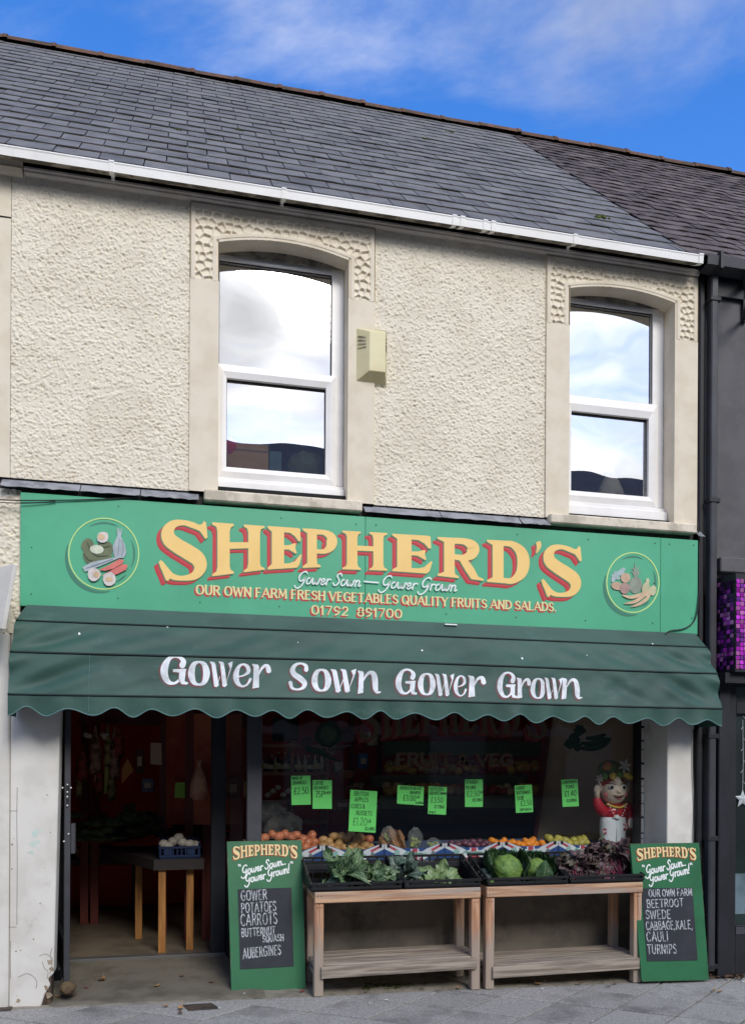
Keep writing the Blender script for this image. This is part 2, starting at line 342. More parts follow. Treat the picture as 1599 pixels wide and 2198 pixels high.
for wi, w in enumerate(WIN):
    x0, x1 = w['xo']; a, b = w['op']; zs, rise = w['spring'], w['rise']; zb = w['sill'][3] - .01; zt = Z_WTOP
    arch = lambda t: zs + rise * (1 - (2*t-1)**2)
    mb = MB(); n = 20; zr0 = w['relz']
    yf = -.0155; rect(mb, x0, a, zb, zr0+.002, yf); rect(mb, b, x1, zb, zr0+.002, yf)
    for i in range(n):
        t0, t1 = i/n, (i+1)/n; xa, xb = a + (b-a)*t0, a + (b-a)*t1
        mb.add([(xa, yf, arch(t0)), (xa, .16, arch(t0)), (xb, .16, arch(t1)), (xb, yf, arch(t1))], [(0, 1, 2, 3)])
        mb.add([(xa, yf-.003, arch(t0)), (xb, yf-.003, arch(t1)), (xb, yf-.003, arch(t1)+.014), (xa, yf-.003, arch(t0)+.014)], [(0, 1, 2, 3)])
    mb.add([(a, yf, zb), (a, .16, zb), (a, .16, zs), (a, yf, zs)], [(0, 1, 2, 3)]); mb.add([(b, yf, zb), (b, .16, zb), (b, .16, zs), (b, yf, zs)], [(3, 2, 1, 0)])
    for xx in (x0, x1): mb.add([(xx, yf, Z_WBOT), (xx, .02, Z_WBOT), (xx, .02, zt), (xx, yf, zt)], [(0, 1, 2, 3)])
    # below the jambs down to the wall foot
    rect(mb, x0, x1, Z_WBOT, zb, yf)
    mb.build('window_surround', m_render, BLD)
    # carved relief over the opening
    st = .0045; zr = w['relz']; nx, nz = int((x1-x0)/st), int((zt-zr)/st)
    xs = np.linspace(x0+.002, x1-.002, nx+1); zz = np.linspace(zr, zt-.004, nz+1); X, Z = np.meshgrid(xs, zz)
    tt = np.clip((X-a)/(b-a), 0, 1); az = zs + rise*(1-(2*tt-1)**2)
    din = np.where(Z > zs, np.maximum(np.maximum(a-X, X-b), Z-az), np.maximum(a-X, X-b))      # >0 outside the opening
    bd = np.minimum.reduce([X-(x0+.03), (x1-.03)-X, (zt-.035)-Z, din-.04])                      # >0 inside the carved field
    rs = np.random.RandomState(5+wi); sd = []
    sp = (.060, .054) if wi == 0 else (.055, .049)
    for j, zc_ in enumerate(np.arange(zr, zt+.05, sp[1])):
        for xc in np.arange(x0 + (sp[0]/2 if j % 2 else 0), x1+.05, sp[0]): sd.append((xc + rs.uniform(-.3, .3)*sp[0], zc_ + rs.uniform(-.28, .28)*sp[1]))
    sd = np.array(sd); F1 = np.full(X.shape, 9.); F2 = np.full(X.shape, 9.); SZ = np.zeros(X.shape)
    for sx_, sz_ in sd:
        d = np.hypot(X-sx_, (Z-sz_)*1.05); m_ = d < F1; F2 = np.where(m_, F1, np.minimum(F2, d)); SZ = np.where(m_, sz_, SZ); F1 = np.where(m_, d, F1)
    e = np.minimum((F2-F1)/2, bd); sm = lambda q: q*q*(3-2*q)
    rec = sm(np.clip((e-.0026)/.0036, 0, 1)) * (.62 + np.clip((Z-SZ)/.03, -1, 1)*.42)
    Hh = .0170 - .0175*np.clip(rec, 0, 1.0)
    Hh = np.where(bd < -.024, .004, Hh)
    V = np.stack([X-BLD.location.x, -.0005-Hh, Z], -1).reshape(-1, 3)
    i_ = np.arange(nz)[:, None]*(nx+1)+np.arange(nx)[None, :]; ok = (din[:-1, :-1] > .004) & (din[1:, 1:] > .004) & (din[:-1, 1:] > .004) & (din[1:, :-1] > .004)
    Fq = np.stack([i_, i_+1, i_+nx+2, i_+nx+1], -1)[ok]
    me = bpy.data.meshes.new('carved_relief'); me.from_pydata(V.tolist(), [], Fq.tolist()); me.polygons.foreach_set('use_smooth', [True]*len(Fq)); me.materials.append(m_render)
    o = bpy.data.objects.new('carved_relief', me); COL.objects.link(o); o.parent = BLD
    # window
    f = w['f']; g = lambda px, y=YF: gx(px, y, 800); Zp = lambda p, y=YF: at(p[0], p[1], y).z
    wn = sub('window', BLD); fr = MB(); yb = YF+.06
    ul, ur = g(f['ug'][0]), g(f['ug'][1]); ut, ub = Zp(f['ug'][2]), Zp(f['ug'][3]); fl, frr = a+.002, b-.002; zbot = Zp(f['sb'])
    head = ut + .045
    fr.box(fl, ul, YF, yb, zbot, head); fr.box(ur, frr, YF, yb, zbot, head); fr.box(ul, ur, YF+.002, yb, ut, head)
    fr.box(ul, ur, YF+.002, yb, ub-.03, ub)
    fr.build('window_frame', m_pvc, wn, bevel=.005)
    sa = MB(); sl_, sr_ = g(f['ls'][0], YF-.03), g(f['ls'][1], YF-.03); gl_, gr_ = g(f['lg'][0], YF-.02), g(f['lg'][1], YF-.02); gt, gb = Zp(f['lg'][2], YF-.02), Zp(f['lg'][3], YF-.02)
    st_ = ub - .008; sb_ = Zp(f['sb'], YF-.03)
    ys, yg = YF-.032, YF+.018
    # mitred casement: four bars with a stepped inner bead
    q = [(sl_, sb_), (sr_, sb_), (sr_, st_), (sl_, st_)]; r_ = [(gl_, gb), (gr_, gb), (gr_, gt), (gl_, gt)]
    md = [((p[0]*.45+k[0]*.55), (p[1]*.45+k[1]*.55)) for p, k in zip(q, r_)]
    for k in range(4):
        k2 = (k+1) % 4
        sa.add([(q[k][0], ys+.012, q[k][1]), (q[k2][0], ys+.012, q[k2][1]), (md[k2][0], ys, md[k2][1]), (md[k][0], ys, md[k][1])], [(0, 1, 2, 3)])
        sa.add([(md[k][0], ys, md[k][1]), (md[k2][0], ys, md[k2][1]), (r_[k2][0], ys+.010, r_[k2][1]), (r_[k][0], ys+.010, r_[k][1])], [(0, 1, 2, 3)])
        sa.add([(r_[k][0], ys+.010, r_[k][1]), (r_[k2][0], ys+.010, r_[k2][1]), (r_[k2][0], yg+.02, r_[k2][1]), (r_[k][0], yg+.02, r_[k][1])], [(0, 1, 2, 3)])
        sa.add([(q[k][0], ys+.012, q[k][1]), (q[k2][0], ys+.012, q[k2][1]), (q[k2][0], yg+.02, q[k2][1]), (q[k][0], yg+.02, q[k][1])], [(3, 2, 1, 0)])
    sa.build('casement', m_pvc, wn)
    ga = MB()
    for (xa, xb, z0, z1, yy) in ((gl_, gr_, gb, gt, yg-.012), (ul, ur, ub, ut, YF+.012)):
        ga.box(xa, xb, yy, yy+.004, z1-.009, z1); ga.box(xa, xb, yy, yy+.004, z0, z0+.004); ga.box(xb-.004, xb, yy, yy+.004, z0+.004, z1-.009); ga.box(xa, xa+.004, yy, yy+.004, z0+.004, z1-.009)
    ga.build('gasket', m_gasket, wn)
    p1 = MB(); rect(p1, ul, ur, ub, ut, YF+.03); p1.build('pane', m_glass_up, wn)
    p2 = MB(); rect(p2, gl_, gr_, gb, gt, yg); p2.build('pane', m_glass_up, wn)
    ps = MB(); zb2 = Zp(f['pb'], YF-.05); hh = (sb_ - zb2)
    ps.box(fl, frr, YF-.03, yb, sb_-hh*.45, sb_-.002); ps.box(fl, frr, YF-.062, yb, zb2-.03, sb_-hh*.5)
    ps.build('plastic_sill', m_pvc, wn, bevel=.004)
    # weathered board filling the arch above the frame
    fb = MB()
    for i in range(n):
        t0, t1 = i/n, (i+1)/n; xa, xb = a+(b-a)*t0, a+(b-a)*t1
        fb.add([(xa, .118, head-.02), (xb, .118, head-.02), (xb, .118, arch(t1)+.01), (xa, .118, arch(t0)+.01)], [(0, 1, 2, 3)])
    fb.build('arch_infill', mat('grimy_render', lin(150, 143, 130), .9, lin(96, 90, 82), 10, bump=.5, bscale=80, bdist=.003), wn)
    # sill
    s0, s1, z0, z1 = w['sill']
    sb2 = MB(); sb2.hexa([(s0, -.07, z0), (s1, -.07, z0), (s1, .15, z0+.0), (s0, .15, z0+.0)], [(s0, -.07, z1), (s1, -.07, z1), (s1, .15, z1+.03), (s0, .15, z1+.03)])
    sb2.build('window_sill', m_sill, BLD, bevel=.008)
# core wall behind the finishes (with the two openings), party wall gap, lower part
zlo, zhi = 2.45, at(770, 486).z + .25
cw = MB(); (a1, b1), (a2, b2) = WIN[0]['op'], WIN[1]['op']
for (xa, xb, z0, z1) in ((X_L, a1-.01, zlo, zhi), (b1+.01, a2-.01, zlo, zhi), (b2+.01, X_R-.004, zlo, zhi), (a1-.01, b1+.01, zlo, WIN[0]['sill'][2]+.01), (a1-.01, b1+.01, WIN[0]['spring']+WIN[0]['rise']+.02, zhi),
                         (a2-.01, b2+.01, zlo, WIN[1]['sill'][2]+.01), (a2-.01, b2+.01, WIN[1]['spring']+WIN[1]['rise']+.02, zhi)):
    cw.box(xa, xb, .012, .3, z0, z1)
cw.build('wall', m_core, BLD)
# upstairs room
m_room = mat('upstairs_plaster', lin(150, 140, 125), .9)
rm = MB(); rm.box(-1.2, X_R-.1, 3.4, 3.5, 3.3, zhi); rm.box(-1.2, X_R-.1, .3, 3.4, 3.2, 3.3); rm.box(-1.2, X_R-.1, .3, 3.4, zhi, zhi+.05); rm.box(-1.3, -1.2, .3, 3.5, 3.2, zhi); rm.box(X_R-.1, X_R-.02, .3, 3.5, 3.2, zhi)
rm.build('upstairs_room', m_room, BLD)
# eaves moulding
mo = MB(); zt = Z_WTOP; xm0, xm1 = gx(47), gx(1491)
prof = [(0.0, 0), (-.022, .004), (-.028, .012), (-.024, .02), (-.034, .030), (-.034, .042), (.05, .042), (.05, 0)]
for i in range(len(prof)):
    (ya, za), (yb2, zb_) = prof[i], prof[(i+1) % len(prof)]
    mo.add([(xm0, ya, zt+za), (xm1, ya, zt+za), (xm1, yb2, zt+zb_), (xm0, yb2, zt+zb_)], [(3, 2, 1, 0)])
mo.add([(xm1, y_, zt+z_) for y_, z_ in prof], [tuple(range(8))]); mo.add([(xm0, y_, zt+z_) for y_, z_ in prof], [tuple(range(8))[::-1]])
mo.build('eaves_moulding', mat('painted_moulding', lin(236, 226, 212), .8, lin(222, 210, 194), 5, dirt=lin(176, 164, 148), dscale=7, dlo=.64, dhi=.85), BLD)
so = MB(); so.box(xm0-3.0, xm1+.02, -.012, .2, zt+.0435, zt+.2); so.build('soffit', m_shadowgap, BLD)  # near-black colour paints the shadow gap beneath the gutter
# gutter
YG = -.17; zg = at(800, 435, YG).z; zga = at(800, 454.5, YG).z-zg; zgb = at(800, 464, YG+.10).z-zg
gp = [(YG, 0), (YG-.004, -.008), (YG, -.016), (YG+.006, zga), (YG+.05, (zga+zgb)/2-.008), (YG+.10, zgb), (YG+.112, 0.0), (YG+.105, 0.0), (YG+.094, zgb+.008), (YG+.05, (zga+zgb)/2+.002), (YG+.014, zga+.006), (YG+.008, 0)]
def extr(mb, prof, x0, x1, zoff, mis=None):
    n = len(prof)
    for i in range(n):
        (ya, za), (yb_, zb_) = prof[i], prof[(i+1) % n]
        mb.add([(x0, ya, zoff+za), (x1, ya, zoff+za), (x1, yb_, zoff+zb_), (x0, yb_, zoff+zb_)], [(3, 2, 1, 0)], (mis[i] if mis else 0))
    mb.add([(x1, y_, zoff+z_) for y_, z_ in prof], [tuple(range(n))]); mb.add([(x0, y_, zoff+z_) for y_, z_ in prof], [tuple(range(n))[::-1]])
GX0, GX1 = -4.4, gx(1507, YG, 550)
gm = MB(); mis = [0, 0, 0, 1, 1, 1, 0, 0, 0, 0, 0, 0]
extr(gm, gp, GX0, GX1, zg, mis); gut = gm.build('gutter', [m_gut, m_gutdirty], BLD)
def grow(p, k): 
    cyy = YG+.055; czz = -.045
    return [(cyy+(y-cyy)*k, czz+(z-czz)*k) for y, z in p[:7]]
for px in (-60, 240, 610, 976, 993, 1042, 1059, 1235):
    xx = gx(px, YG, 430 + .16*(px-800)); bk = MB(); extr(bk, grow(gp, 1.10), xx-.016, xx+.016, zg, None)
    if px in (240, 610, 1235): bk.beam((xx, YG+.05, zg+zgb-.004), (xx, -.04, zt+.05), .022, .012); bk.beam((xx, -.044, zt+.10), (xx, -.044, zt+.03), .022, .012)
    bk.build('gutter_bracket', m_gut, gut, bevel=.003)
en = MB(); extr(en, grow(gp, 1.13), GX1-.03, GX1+.006, zg); en.build('gutter_end_cap', m_gut, gut, bevel=.003)

# ------------------------------------------------------------------ roof
PIT = math.radians(44.52); YE = -.10; ZE = at(1462, 527, YE).z-.04; XP = gx(1462, YE, 527); RLEN = 4.90
cP, sP = math.cos(PIT), math.sin(PIT)
def RP(x, s, h=0.0): return Vector((x, YE + s*cP - h*sP, ZE + s*sP + h*cP))
def proj(p):
    d = Vector(p) - Vector((0, -DCAM, EYE)); zc_ = d.dot(_f); return CX + FPX*d.dot(_x)/zc_, YH - FPX*d.dot(_y)/zc_
NB = thing('neighbour_building', 'dark grey painted building with brown slate roof beside the black downpipe', 'building', (5.0, 0, 0))
LB = thing('left_neighbour_building', 'cream rendered sliver of building at the far left with a plain corner band', 'building', (-1.5, 0, 0))
rf = sub('roof', BLD)
b_ = MB(); b_.add([RP(-4.4, -.06, -.02), RP(XP, -.06, -.02), RP(XP, RLEN, -.02), RP(-4.4, RLEN, -.02)], [(0, 1, 2, 3)])
yr = RP(0, RLEN).y; zr_ = RP(0, RLEN).z
b_.add([(-4.4, yr, zr_-.02), (XP, yr, zr_-.02), (XP, yr+3.4, ZE), (-4.4, yr+3.4, ZE)], [(0, 1, 2, 3)])
b_.build('roof_deck', m_felt, rf)
nrf = sub('roof', NB); b_ = MB(); b_.add([RP(XP, -.02, -.02), RP(9, -.02, -.02), RP(9, RLEN, -.02), RP(XP, RLEN, -.02)], [(0, 1, 2, 3)])
b_.add([(XP, yr, zr_-.02), (9, yr, zr_-.02), (9, yr+3.4, ZE), (XP, yr+3.4, ZE)], [(0, 1, 2, 3)]); b_.build('roof_deck', m_felt, nrf)
ROTR = (PIT, 0, 0)
def slate_mesh(nm, w, l, seed, m, rough=0.004):
    r = random.Random(seed); mb = MB(); n = 3
    xs = [-w/2 + w*i/n for i in range(n+1)]
    bot = [(x, r.uniform(-rough, rough), 0.014 + r.uniform(-.002, .002)*rough/.004) for x in xs]; top = [(x, l, .004) for x in xs]
    vs = bot + top + [(x, y, z-.007) for x, y, z in bot] + [(x, y, z-.004) for x, y, z in top]; k = n+1
    fs = [(i, i+1, k+i+1, k+i) for i in range(n)] + [(i, 2*k+i, 2*k+i+1, i+1) for i in range(n)] + [(0, k, 3*k, 2*k), (n, 2*k+n, 3*k+n, k+n)]
    me = bpy.data.meshes.new(nm); me.from_pydata(vs, [], fs); me.materials.append(m); return me
def lay(roof, x0, x1, gauge, wd, m, seed, clipl, clipr, rough):
    r = random.Random(seed); rows = int((RLEN+.1)/gauge); gauge = (RLEN+.1)/(rows+.15); out = []
    meshes = [slate_mesh('slate', wd-.007, gauge*1.28, seed+i, m, rough) for i in range(6)]
    off = chain(roof); cand = []
    for j in range(rows+1):
        s = j*gauge - .075; sh = (wd/2 if j % 2 else 0)
        ncol = int((x1-x0)/wd)+2
        for i in range(ncol):
            x = x0 + sh + i*wd - wd*.5
            lo_, hi_ = max(x-wd/2, clipl), min(x+wd/2, clipr)
            if hi_-lo_ < .05: continue
            px, py = proj(RP(x, s))
            if px < -1100 or px > 2700: continue
            sc = (hi_-lo_)/wd; cand.append((s, (lo_+hi_)/2, sc))
    inv = lambda c: (0 if -40 < proj(RP(c[1], c[0]))[0] < 1640 else 1)
    vis = sorted(cand, key=lambda c: (inv(c), c[0])); rest = MB()
    for n_, (s, x, sc) in enumerate(vis):
        me = r.choice(meshes); p = RP(x, s, r.uniform(0, .003))
        rz = r.uniform(-.006, .006) * rough/.004
        if n_ < 298:
            o = bpy.data.objects.new('slate', me); COL.objects.link(o); o.parent = roof; o.location = p - off; o.rotation_euler = (PIT - r.uniform(0, .008), 0, rz); o.scale = (sc, 1, 1)
        else:
            mt = Matrix.Translation(p) @ Matrix.Rotation(PIT, 4, 'X') @ Matrix.Rotation(rz, 4, 'Z') @ Matrix.Diagonal((sc, 1, 1, 1))
            rest.add([mt @ v.co for v in me.vertices], [tuple(q.vertices) for q in me.polygons])
    if rest.v: tag(rest.build('upper_slates', m, roof), kind='stuff')
    return len(cand)
NS1 = lay(rf, -4.4, XP+.3, .222, .276, m_slate, 3, -9, XP-.004, .004)
NS2 = lay(nrf, XP-.1, 8.0, .20, .27, m_slate_old, 9, XP+.004, 99, .011)
print('slates', NS1, NS2)
# ridge tiles
def ridge_tile(nm):
    mb = MB(); n = 8; L_ = .455
    for h0, h1, rr in ((-L_/2, L_/2-.035, .085), (L_/2-.035, L_/2+.01, .092)):
        vs = []; 
        for xx in (h0, h1):
            for k in range(n+1):
                t = math.pi*(k/n); vs.append((xx, -math.cos(t)*rr*1.25, math.sin(t)*rr - .045))
        fs = [(k, k+1, n+2+k, n+1+k) for k in range(n)]
        fs += [tuple(range(n+1))[::-1], tuple(range(n+1, 2*n+2))]
        mb.add(vs, fs)
    me = bpy.data.meshes.new(nm); me.from_pydata([tuple(v) for v in mb.v], [], mb.f); me.materials.append(m_ridge); return me
rme = ridge_tile('ridge_tile'); rp = RP(0, RLEN); x = -4.3
while x < 8.2:
    pr = rf if x < XP else nrf; o = bpy.data.objects.new('ridge_tile', rme); COL.objects.link(o); o.parent = pr
    o.location = Vector((x, rp.y, rp.z + RND.uniform(-.008, .008))) - chain(pr); o.rotation_euler = (RND.uniform(-.04, .04), RND.uniform(-.012, .012), RND.uniform(-.01, .01)); x += .462
# moss on the slates
m_moss = mat('moss', lin(84, 96, 34), .95, lin(52, 62, 24), 30, bump=1, bscale=90, bdist=.01)
def roof_hit(px, py):
    o_ = Vector((0, -DCAM, EYE)); d = at(px, py, 0) - o_; nrm = Vector((0, -sP, cP)); t = (RP(0, 0)-o_).dot(nrm)/d.dot(nrm); p = o_ + d*t
    return p.x, (p.z-ZE)/sP
for px, py, sz in ((1290, 472, .045), (965, 286, .03), (915, 302, .025), (383, 282, .018), (515, 283, .02)):
    xx, ss = roof_hit(px, py); mb = MB()
    for k in range(9): mb.ball(RP(xx+RND.uniform(-1, 1)*sz*1.4, ss+RND.uniform(-.6, .6)*sz, .014), sz*RND.uniform(.25, .5), sz*RND.uniform(.25, .5), sz*.3, 7, 5, .2)
    tag(mb.build('moss', m_moss, rf, True), kind='stuff')
bb = MB(); bb.box(-4.4, 9, yr+3.3, yr+3.4, -.2, ZE+.1); bb.build('back_wall', m_core, BLD)

# ------------------------------------------------------------------ left neighbour sliver
mb = MB(); zcap = at(10, 376).z; pebble('pebbledash_panel', -4.4, X_L-.42, Z_WBOT, zcap, LB, 8, y=.0, step=.0075, amp=.011); rect(mb, X_L-.42, X_L-.002, at(10, 466).z+.006, zcap, -.002); rect(mb, X_L-.42, X_L-.002, Z_WBOT, at(10, 466).z-.006, -.002); rect(mb, X_L-.42, X_L-.002, at(10, 466).z-.006, at(10, 466).z+.006, .008)
mb.build('corner_band', m_render, LB)
mb = MB(); extr(mb, [(0, 0), (-.03, .006), (-.05, .03), (-.04, .045), (-.06, .09), (.05, .09), (.05, 0)], -4.4, gx(45), zcap-.002); mb.build('cornice', m_render, LB)
pebble('pebbledash_panel', -4.4, gx(44)-.002, 2.44, at(20, 1050).z, LB, 7, y=.0, step=.0055, amp=.011)
mb = MB(); mb.box(-4.4, X_L, .014, .3, 0, ZE); mb.build('wall', m_core, LB)
mb = MB(); mb.box(-4.4, gx(22), -.012, .3, -.05, 2.44); mb.build('pier', m_white, LB, bevel=.01)
# lead flashing over the sign
zs_t = at(770, 1108).z
xs_ = [gx(p) for p in (2, 172, 300, 425)], [gx(p) for p in (776, 940, 1110, 1172)], [gx(p) for p in (1486, 1500)]
for grp in xs_:
    for xa, xb in zip(grp[:-1], grp[1:]):
        mb = MB(); r = random.Random(int(xa*100))
        pr_ = [(r.uniform(-.003, .003), r.uniform(-.003, .003)) for _ in range(13)]
        mb.grid(lambda u, v: (xa+.003+(xb-xa-.006)*u, .004-.075*v+pr_[int(u*12)][0]*v, Z_WBOT-.012-(Z_WBOT-.012-zs_t-.012)*v+pr_[int(u*12)][1]*v), 12, 3)
        mb.build('lead_flashing', m_lead, BLD, thick=-.003)

# ------------------------------------------------------------------ ground: pavement, road, far kerb
m_slab = mat('concrete_paving', lin(168, 166, 161), .85, lin(142, 140, 136), 70, detail=4, lo=.40, hi=.60, bump=.35, bscale=160, bdist=.002, rand=.10, dirt=lin(112, 110, 106), dscale=1.8, dlo=.5, dhi=.72, coords='Object')
m_joint = mat('sandy_joint', lin(40, 39, 38), .95, lin(28, 27, 26), 30)
m_conc = mat('worn_doorway_concrete', lin(120, 114, 100), .85, lin(98, 92, 80), 4, bump=.5, bscale=60, bdist=.003, dirt=lin(112, 106, 94), dscale=7, dlo=.58, dhi=.72)
m_asph = mat('asphalt', (.05, .05, .052), .9, (.035, .035, .037), 60, bump=.5, bscale=200)
def GP(x, y, h=0.0): return (x, y, ground(x, y) + h)
pv = thing('pavement', 'grey concrete slab pavement laid on the diagonal in front of the shop', None, (1.4, -1, 0)); pv['kind'] = 'structure'
mb = MB(); mb.add([GP(-40, -2.6, -.045), GP(60, -2.6, -.045), GP(60, .5, -.045), GP(-40, .5, -.045)], [(0, 1, 2, 3)]); mb.build('pavement_bed', m_joint, pv)
mb = MB(); mb.add([GP(-40, -2.6, -.012), GP(60, -2.6, -.012), GP(60, -1.75, -.012), GP(-40, -1.75, -.012)], [(0, 1, 2, 3)]); 
mb.add([GP(-40, -1.76, -.013), GP(-2.6, -1.76, -.013), GP(-2.6, .0, -.013), GP(-40, .0, -.013)], [(0, 1, 2, 3)]); mb.add([GP(5.6, -1.76, -.013), GP(60, -1.76, -.013), GP(60, .0, -.013), GP(5.6, .0, -.013)], [(0, 1, 2, 3)]); mb.build('outer_paving', m_slab, pv)
dA = Vector((math.cos(math.radians(37.5)), math.sin(math.radians(37.5)), 0)); dB = Vector((math.cos(math.radians(-30)), math.sin(math.radians(-30)), 0))
O_ = Vector((2.03, -.79, 0)); WA = .36/math.sin(math.radians(67.5)); LB_ = .40/math.sin(math.radians(67.5))
def clip_poly(poly, f):
    out = []
    for i in range(len(poly)):
        p, q = poly[i], poly[(i+1) % len(poly)]; a, b = f(p), f(q)
        if a >= 0: out.append(p)
        if (a >= 0) != (b >= 0): out.append(p + (q-p)*(a/(a-b)))
    return out
for i in range(-14, 14):
    for j in range(-11, 11):
        o = O_ + dB*(i*WA) + dA*(j*LB_ + .17)
        e = .0095; da, db = dA*LB_, dB*WA
        poly = [o+dA*e+dB*e, o+dA*e+db-dB*e, o+da-dA*e+db-dB*e, o+da-dA*e+dB*e]
        for f in (lambda p: -.055-p.y, lambda p: p.y+1.75, lambda p: p.x+2.6, lambda p: 5.6-p.x):
            poly = clip_poly(poly, f)
            if len(poly) < 3: break
        if len(poly) < 3: continue
        c = sum(poly, Vector())/len(poly)
        if c.y < -1.3 and (c.x < -1.6 or c.x > 4.6): continue
        hh = RND.uniform(-.0022, .0022); tx, ty = RND.uniform(-.004, .004), RND.uniform(-.004, .004)
        n = len(poly); ch = [c+(p-c)*(1-.004/max(.05, (p-c).length)) for p in poly]
        Hf = lambda p: ground(p.x, p.y)+hh+tx*(p.x-c.x)+ty*(p.y-c.y)
        vs = [(p.x, p.y, Hf(p)) for p in ch] + [(p.x, p.y, Hf(p)-.003) for p in poly] + [(p.x, p.y, Hf(p)-.04) for p in poly]
        fs = [tuple(range(n))] + [(k, n+k, n+(k+1) % n, (k+1) % n) for k in range(n)] + [(n+k, 2*n+k, 2*n+(k+1) % n, n+(k+1) % n) for k in range(n)]
        # faces oriented upwards
        if sum((ch[k].x*ch[(k+1) % n].y-ch[(k+1) % n].x*ch[k].y) for k in range(n)) < 0: fs = [q[::-1] for q in fs]
        MB().add(vs, fs).build('paving_slab', m_slab, pv)
# mortar apron along the shop front
mb = MB()
def apron(u, v):
    x = -2.6 + 8.2*u; r = math.sin(x*7)*.012+math.sin(x*23)*.006
    y = -.075 + r + (.55 - (-.075+r))*v; return (x, y, ground(x, y) + .001 + .004*math.sin(x*31+v*9)*min(1, v*3) + (-.014 if v == 0 else 0))
mb.grid(apron, 160, 8); mb.build('concrete_strip', mat('dirty_concrete_strip', lin(150, 143, 128), .9, lin(118, 112, 102), 5, bump=.8, bscale=50, bdist=.006, dirt=lin(70, 72, 50), dscale=6, dlo=.6, dhi=.72), pv, True)
rd = MB(); rd.add([(-60, -10.4, -.16), (80, -10.4, -.16), (80, -2.75, -.16), (-60, -2.75, -.16)], [(0, 1, 2, 3)])
tag(rd.build('road', m_asph), 'dark asphalt road behind the viewer', kind='structure')
kb = MB(); kb.add([GP(-40, -2.75, -.17), GP(60, -2.75, -.17), GP(60, -2.6, -.17), GP(-40, -2.6, -.17), GP(-40, -2.75, -.01), GP(60, -2.75, -.01), GP(60, -2.6, -.01), GP(-40, -2.6, -.01)], [(0, 1, 5, 4), (4, 5, 6, 7), (3, 2, 1, 0)])
tag(kb.build('kerb', m_slab), 'grey kerb along the pavement edge', kind='structure')
fp = MB(); fp.box(-60, 80, -13.4, -10.4, -.4, -.03); tag(fp.build('far_pavement', m_slab), 'pavement on the other side of the road', kind='structure')
gd = MB(); gd.add([(-300, -300, -.5), (300, -300, -.5), (300, 300, -.5), (-300, 300, -.5)], [(0, 1, 2, 3)]); tag(gd.build('ground', m_asph), 'ground stretching beyond the street', kind='structure')

# ------------------------------------------------------------------ ground floor of the shop
ZB = 2.52                                     # underside hidden by sign and awning
YW = .42                                      # shop window plane
tp = at(131, 1520); bt = at(114, 2158); xl = gx(22)
zg_ = gz(-.9) - .03
# left pier with a broken corner at its foot
cx_ = lambda z: bt.x + (tp.x-bt.x)*(z-bt.z)/(tp.z-bt.z)
poly = [(xl+.003, zg_), (cx_(0)-.10, zg_), (cx_(0)-.07, zg_+.03), (cx_(0)-.05, zg_+.10), (cx_(0)-.015, zg_+.16), (cx_(0)-.03, zg_+.20), (cx_(.25), zg_+.235), (cx_(.3), .3), (cx_(ZB), ZB), (xl+.003, ZB)]
mb = MB(); mb.prism(poly, lambda u, v, h: (u, -h, v), -.14, 0.0); mb.build('left_pier', m_white, BLD, bevel=.006)
mb = MB(); mb.box(xl+.01, cx_(0)-.012, .012, .13, zg_, .32); mb.build('exposed_masonry', mat('crumbling_brick', lin(96, 80, 66), .95, lin(50, 42, 36), 22, bump=1, bscale=60, bdist=.01), BLD)
x_r0, x_r1 = gx(1432), gx(1489)
mb = MB(); mb.box(x_r0, x_r1, 0, YW+.04, gz(x_r0)-.05, ZB); mb.build('right_pier', m_white, BLD, bevel=.006)
mb = MB(); mb.box(gx(130), 3.9, .05, .5, ZB-.02, 3.5); mb.build('lintel', m_shadowgap, BLD)
mb = MB(); mb.box(gx(44), X_R, -.01, .04, 2.40, at(770, 1108).z - .03); mb.build('fascia_backing', m_shadowgap, BLD)
# shop window
SF = sub('shopfront', BLD)
xm0, xm1 = gx(530, .40), gx(562, .40); xw1 = gx(1376, YW); xp1 = gx(1408, .36)
zled = at(1000, 1846, .38).z; zf = lambda x: gz(x)-.02
mb = MB(); mb.box(xm0, xm1, .36, .47, zf(xm0), ZB); mb.build('mullion', m_frame, SF, bevel=.006)
mb = MB(); mb.box(xw1, xp1-.03, .37, .47, zf(xw1), ZB); mb.box(xp1-.028, x_r0-.022, .33, .47, zf(xw1), ZB); mb.build('window_post', m_frame_dark, SF, bevel=.005)
mb = MB(); r = random.Random(4); zz = zled+.02
while zz < ZB-.05:
    h = r.uniform(.03, .12); mb.box(x_r0-.022, x_r0-.004, .318, .34, zz, zz+h); zz += h+r.uniform(.004, .02)
mb.build('flaking_white_edge', m_white, SF)
mb = MB(); mb.box(xm1, xw1, .33, .47, zled-.045, zled); mb.build('window_ledge', m_frame_dark, SF, bevel=.006)
mb = MB(); mb.box(xm1, xw1, .43, .46, zf(1.5), zled-.045); mb.build('stall_riser', mat('stall_riser_paint', lin(118, 110, 97), .8, lin(98, 92, 81), 4, bump=.3, dirt=lin(70, 66, 58), dscale=2.2, dlo=.5, dhi=.7), SF)
mb = MB(); rect(mb, xm1, xw1, zled, ZB, YW); mb.build('window_pane', m_glass_shop, SF)
bz = MB(); p = at(1396, 1729, .328); bz.ball(p, .011, .006, .011, 10, 6); bz.build('bolt_head', m_pvc, SF, True)
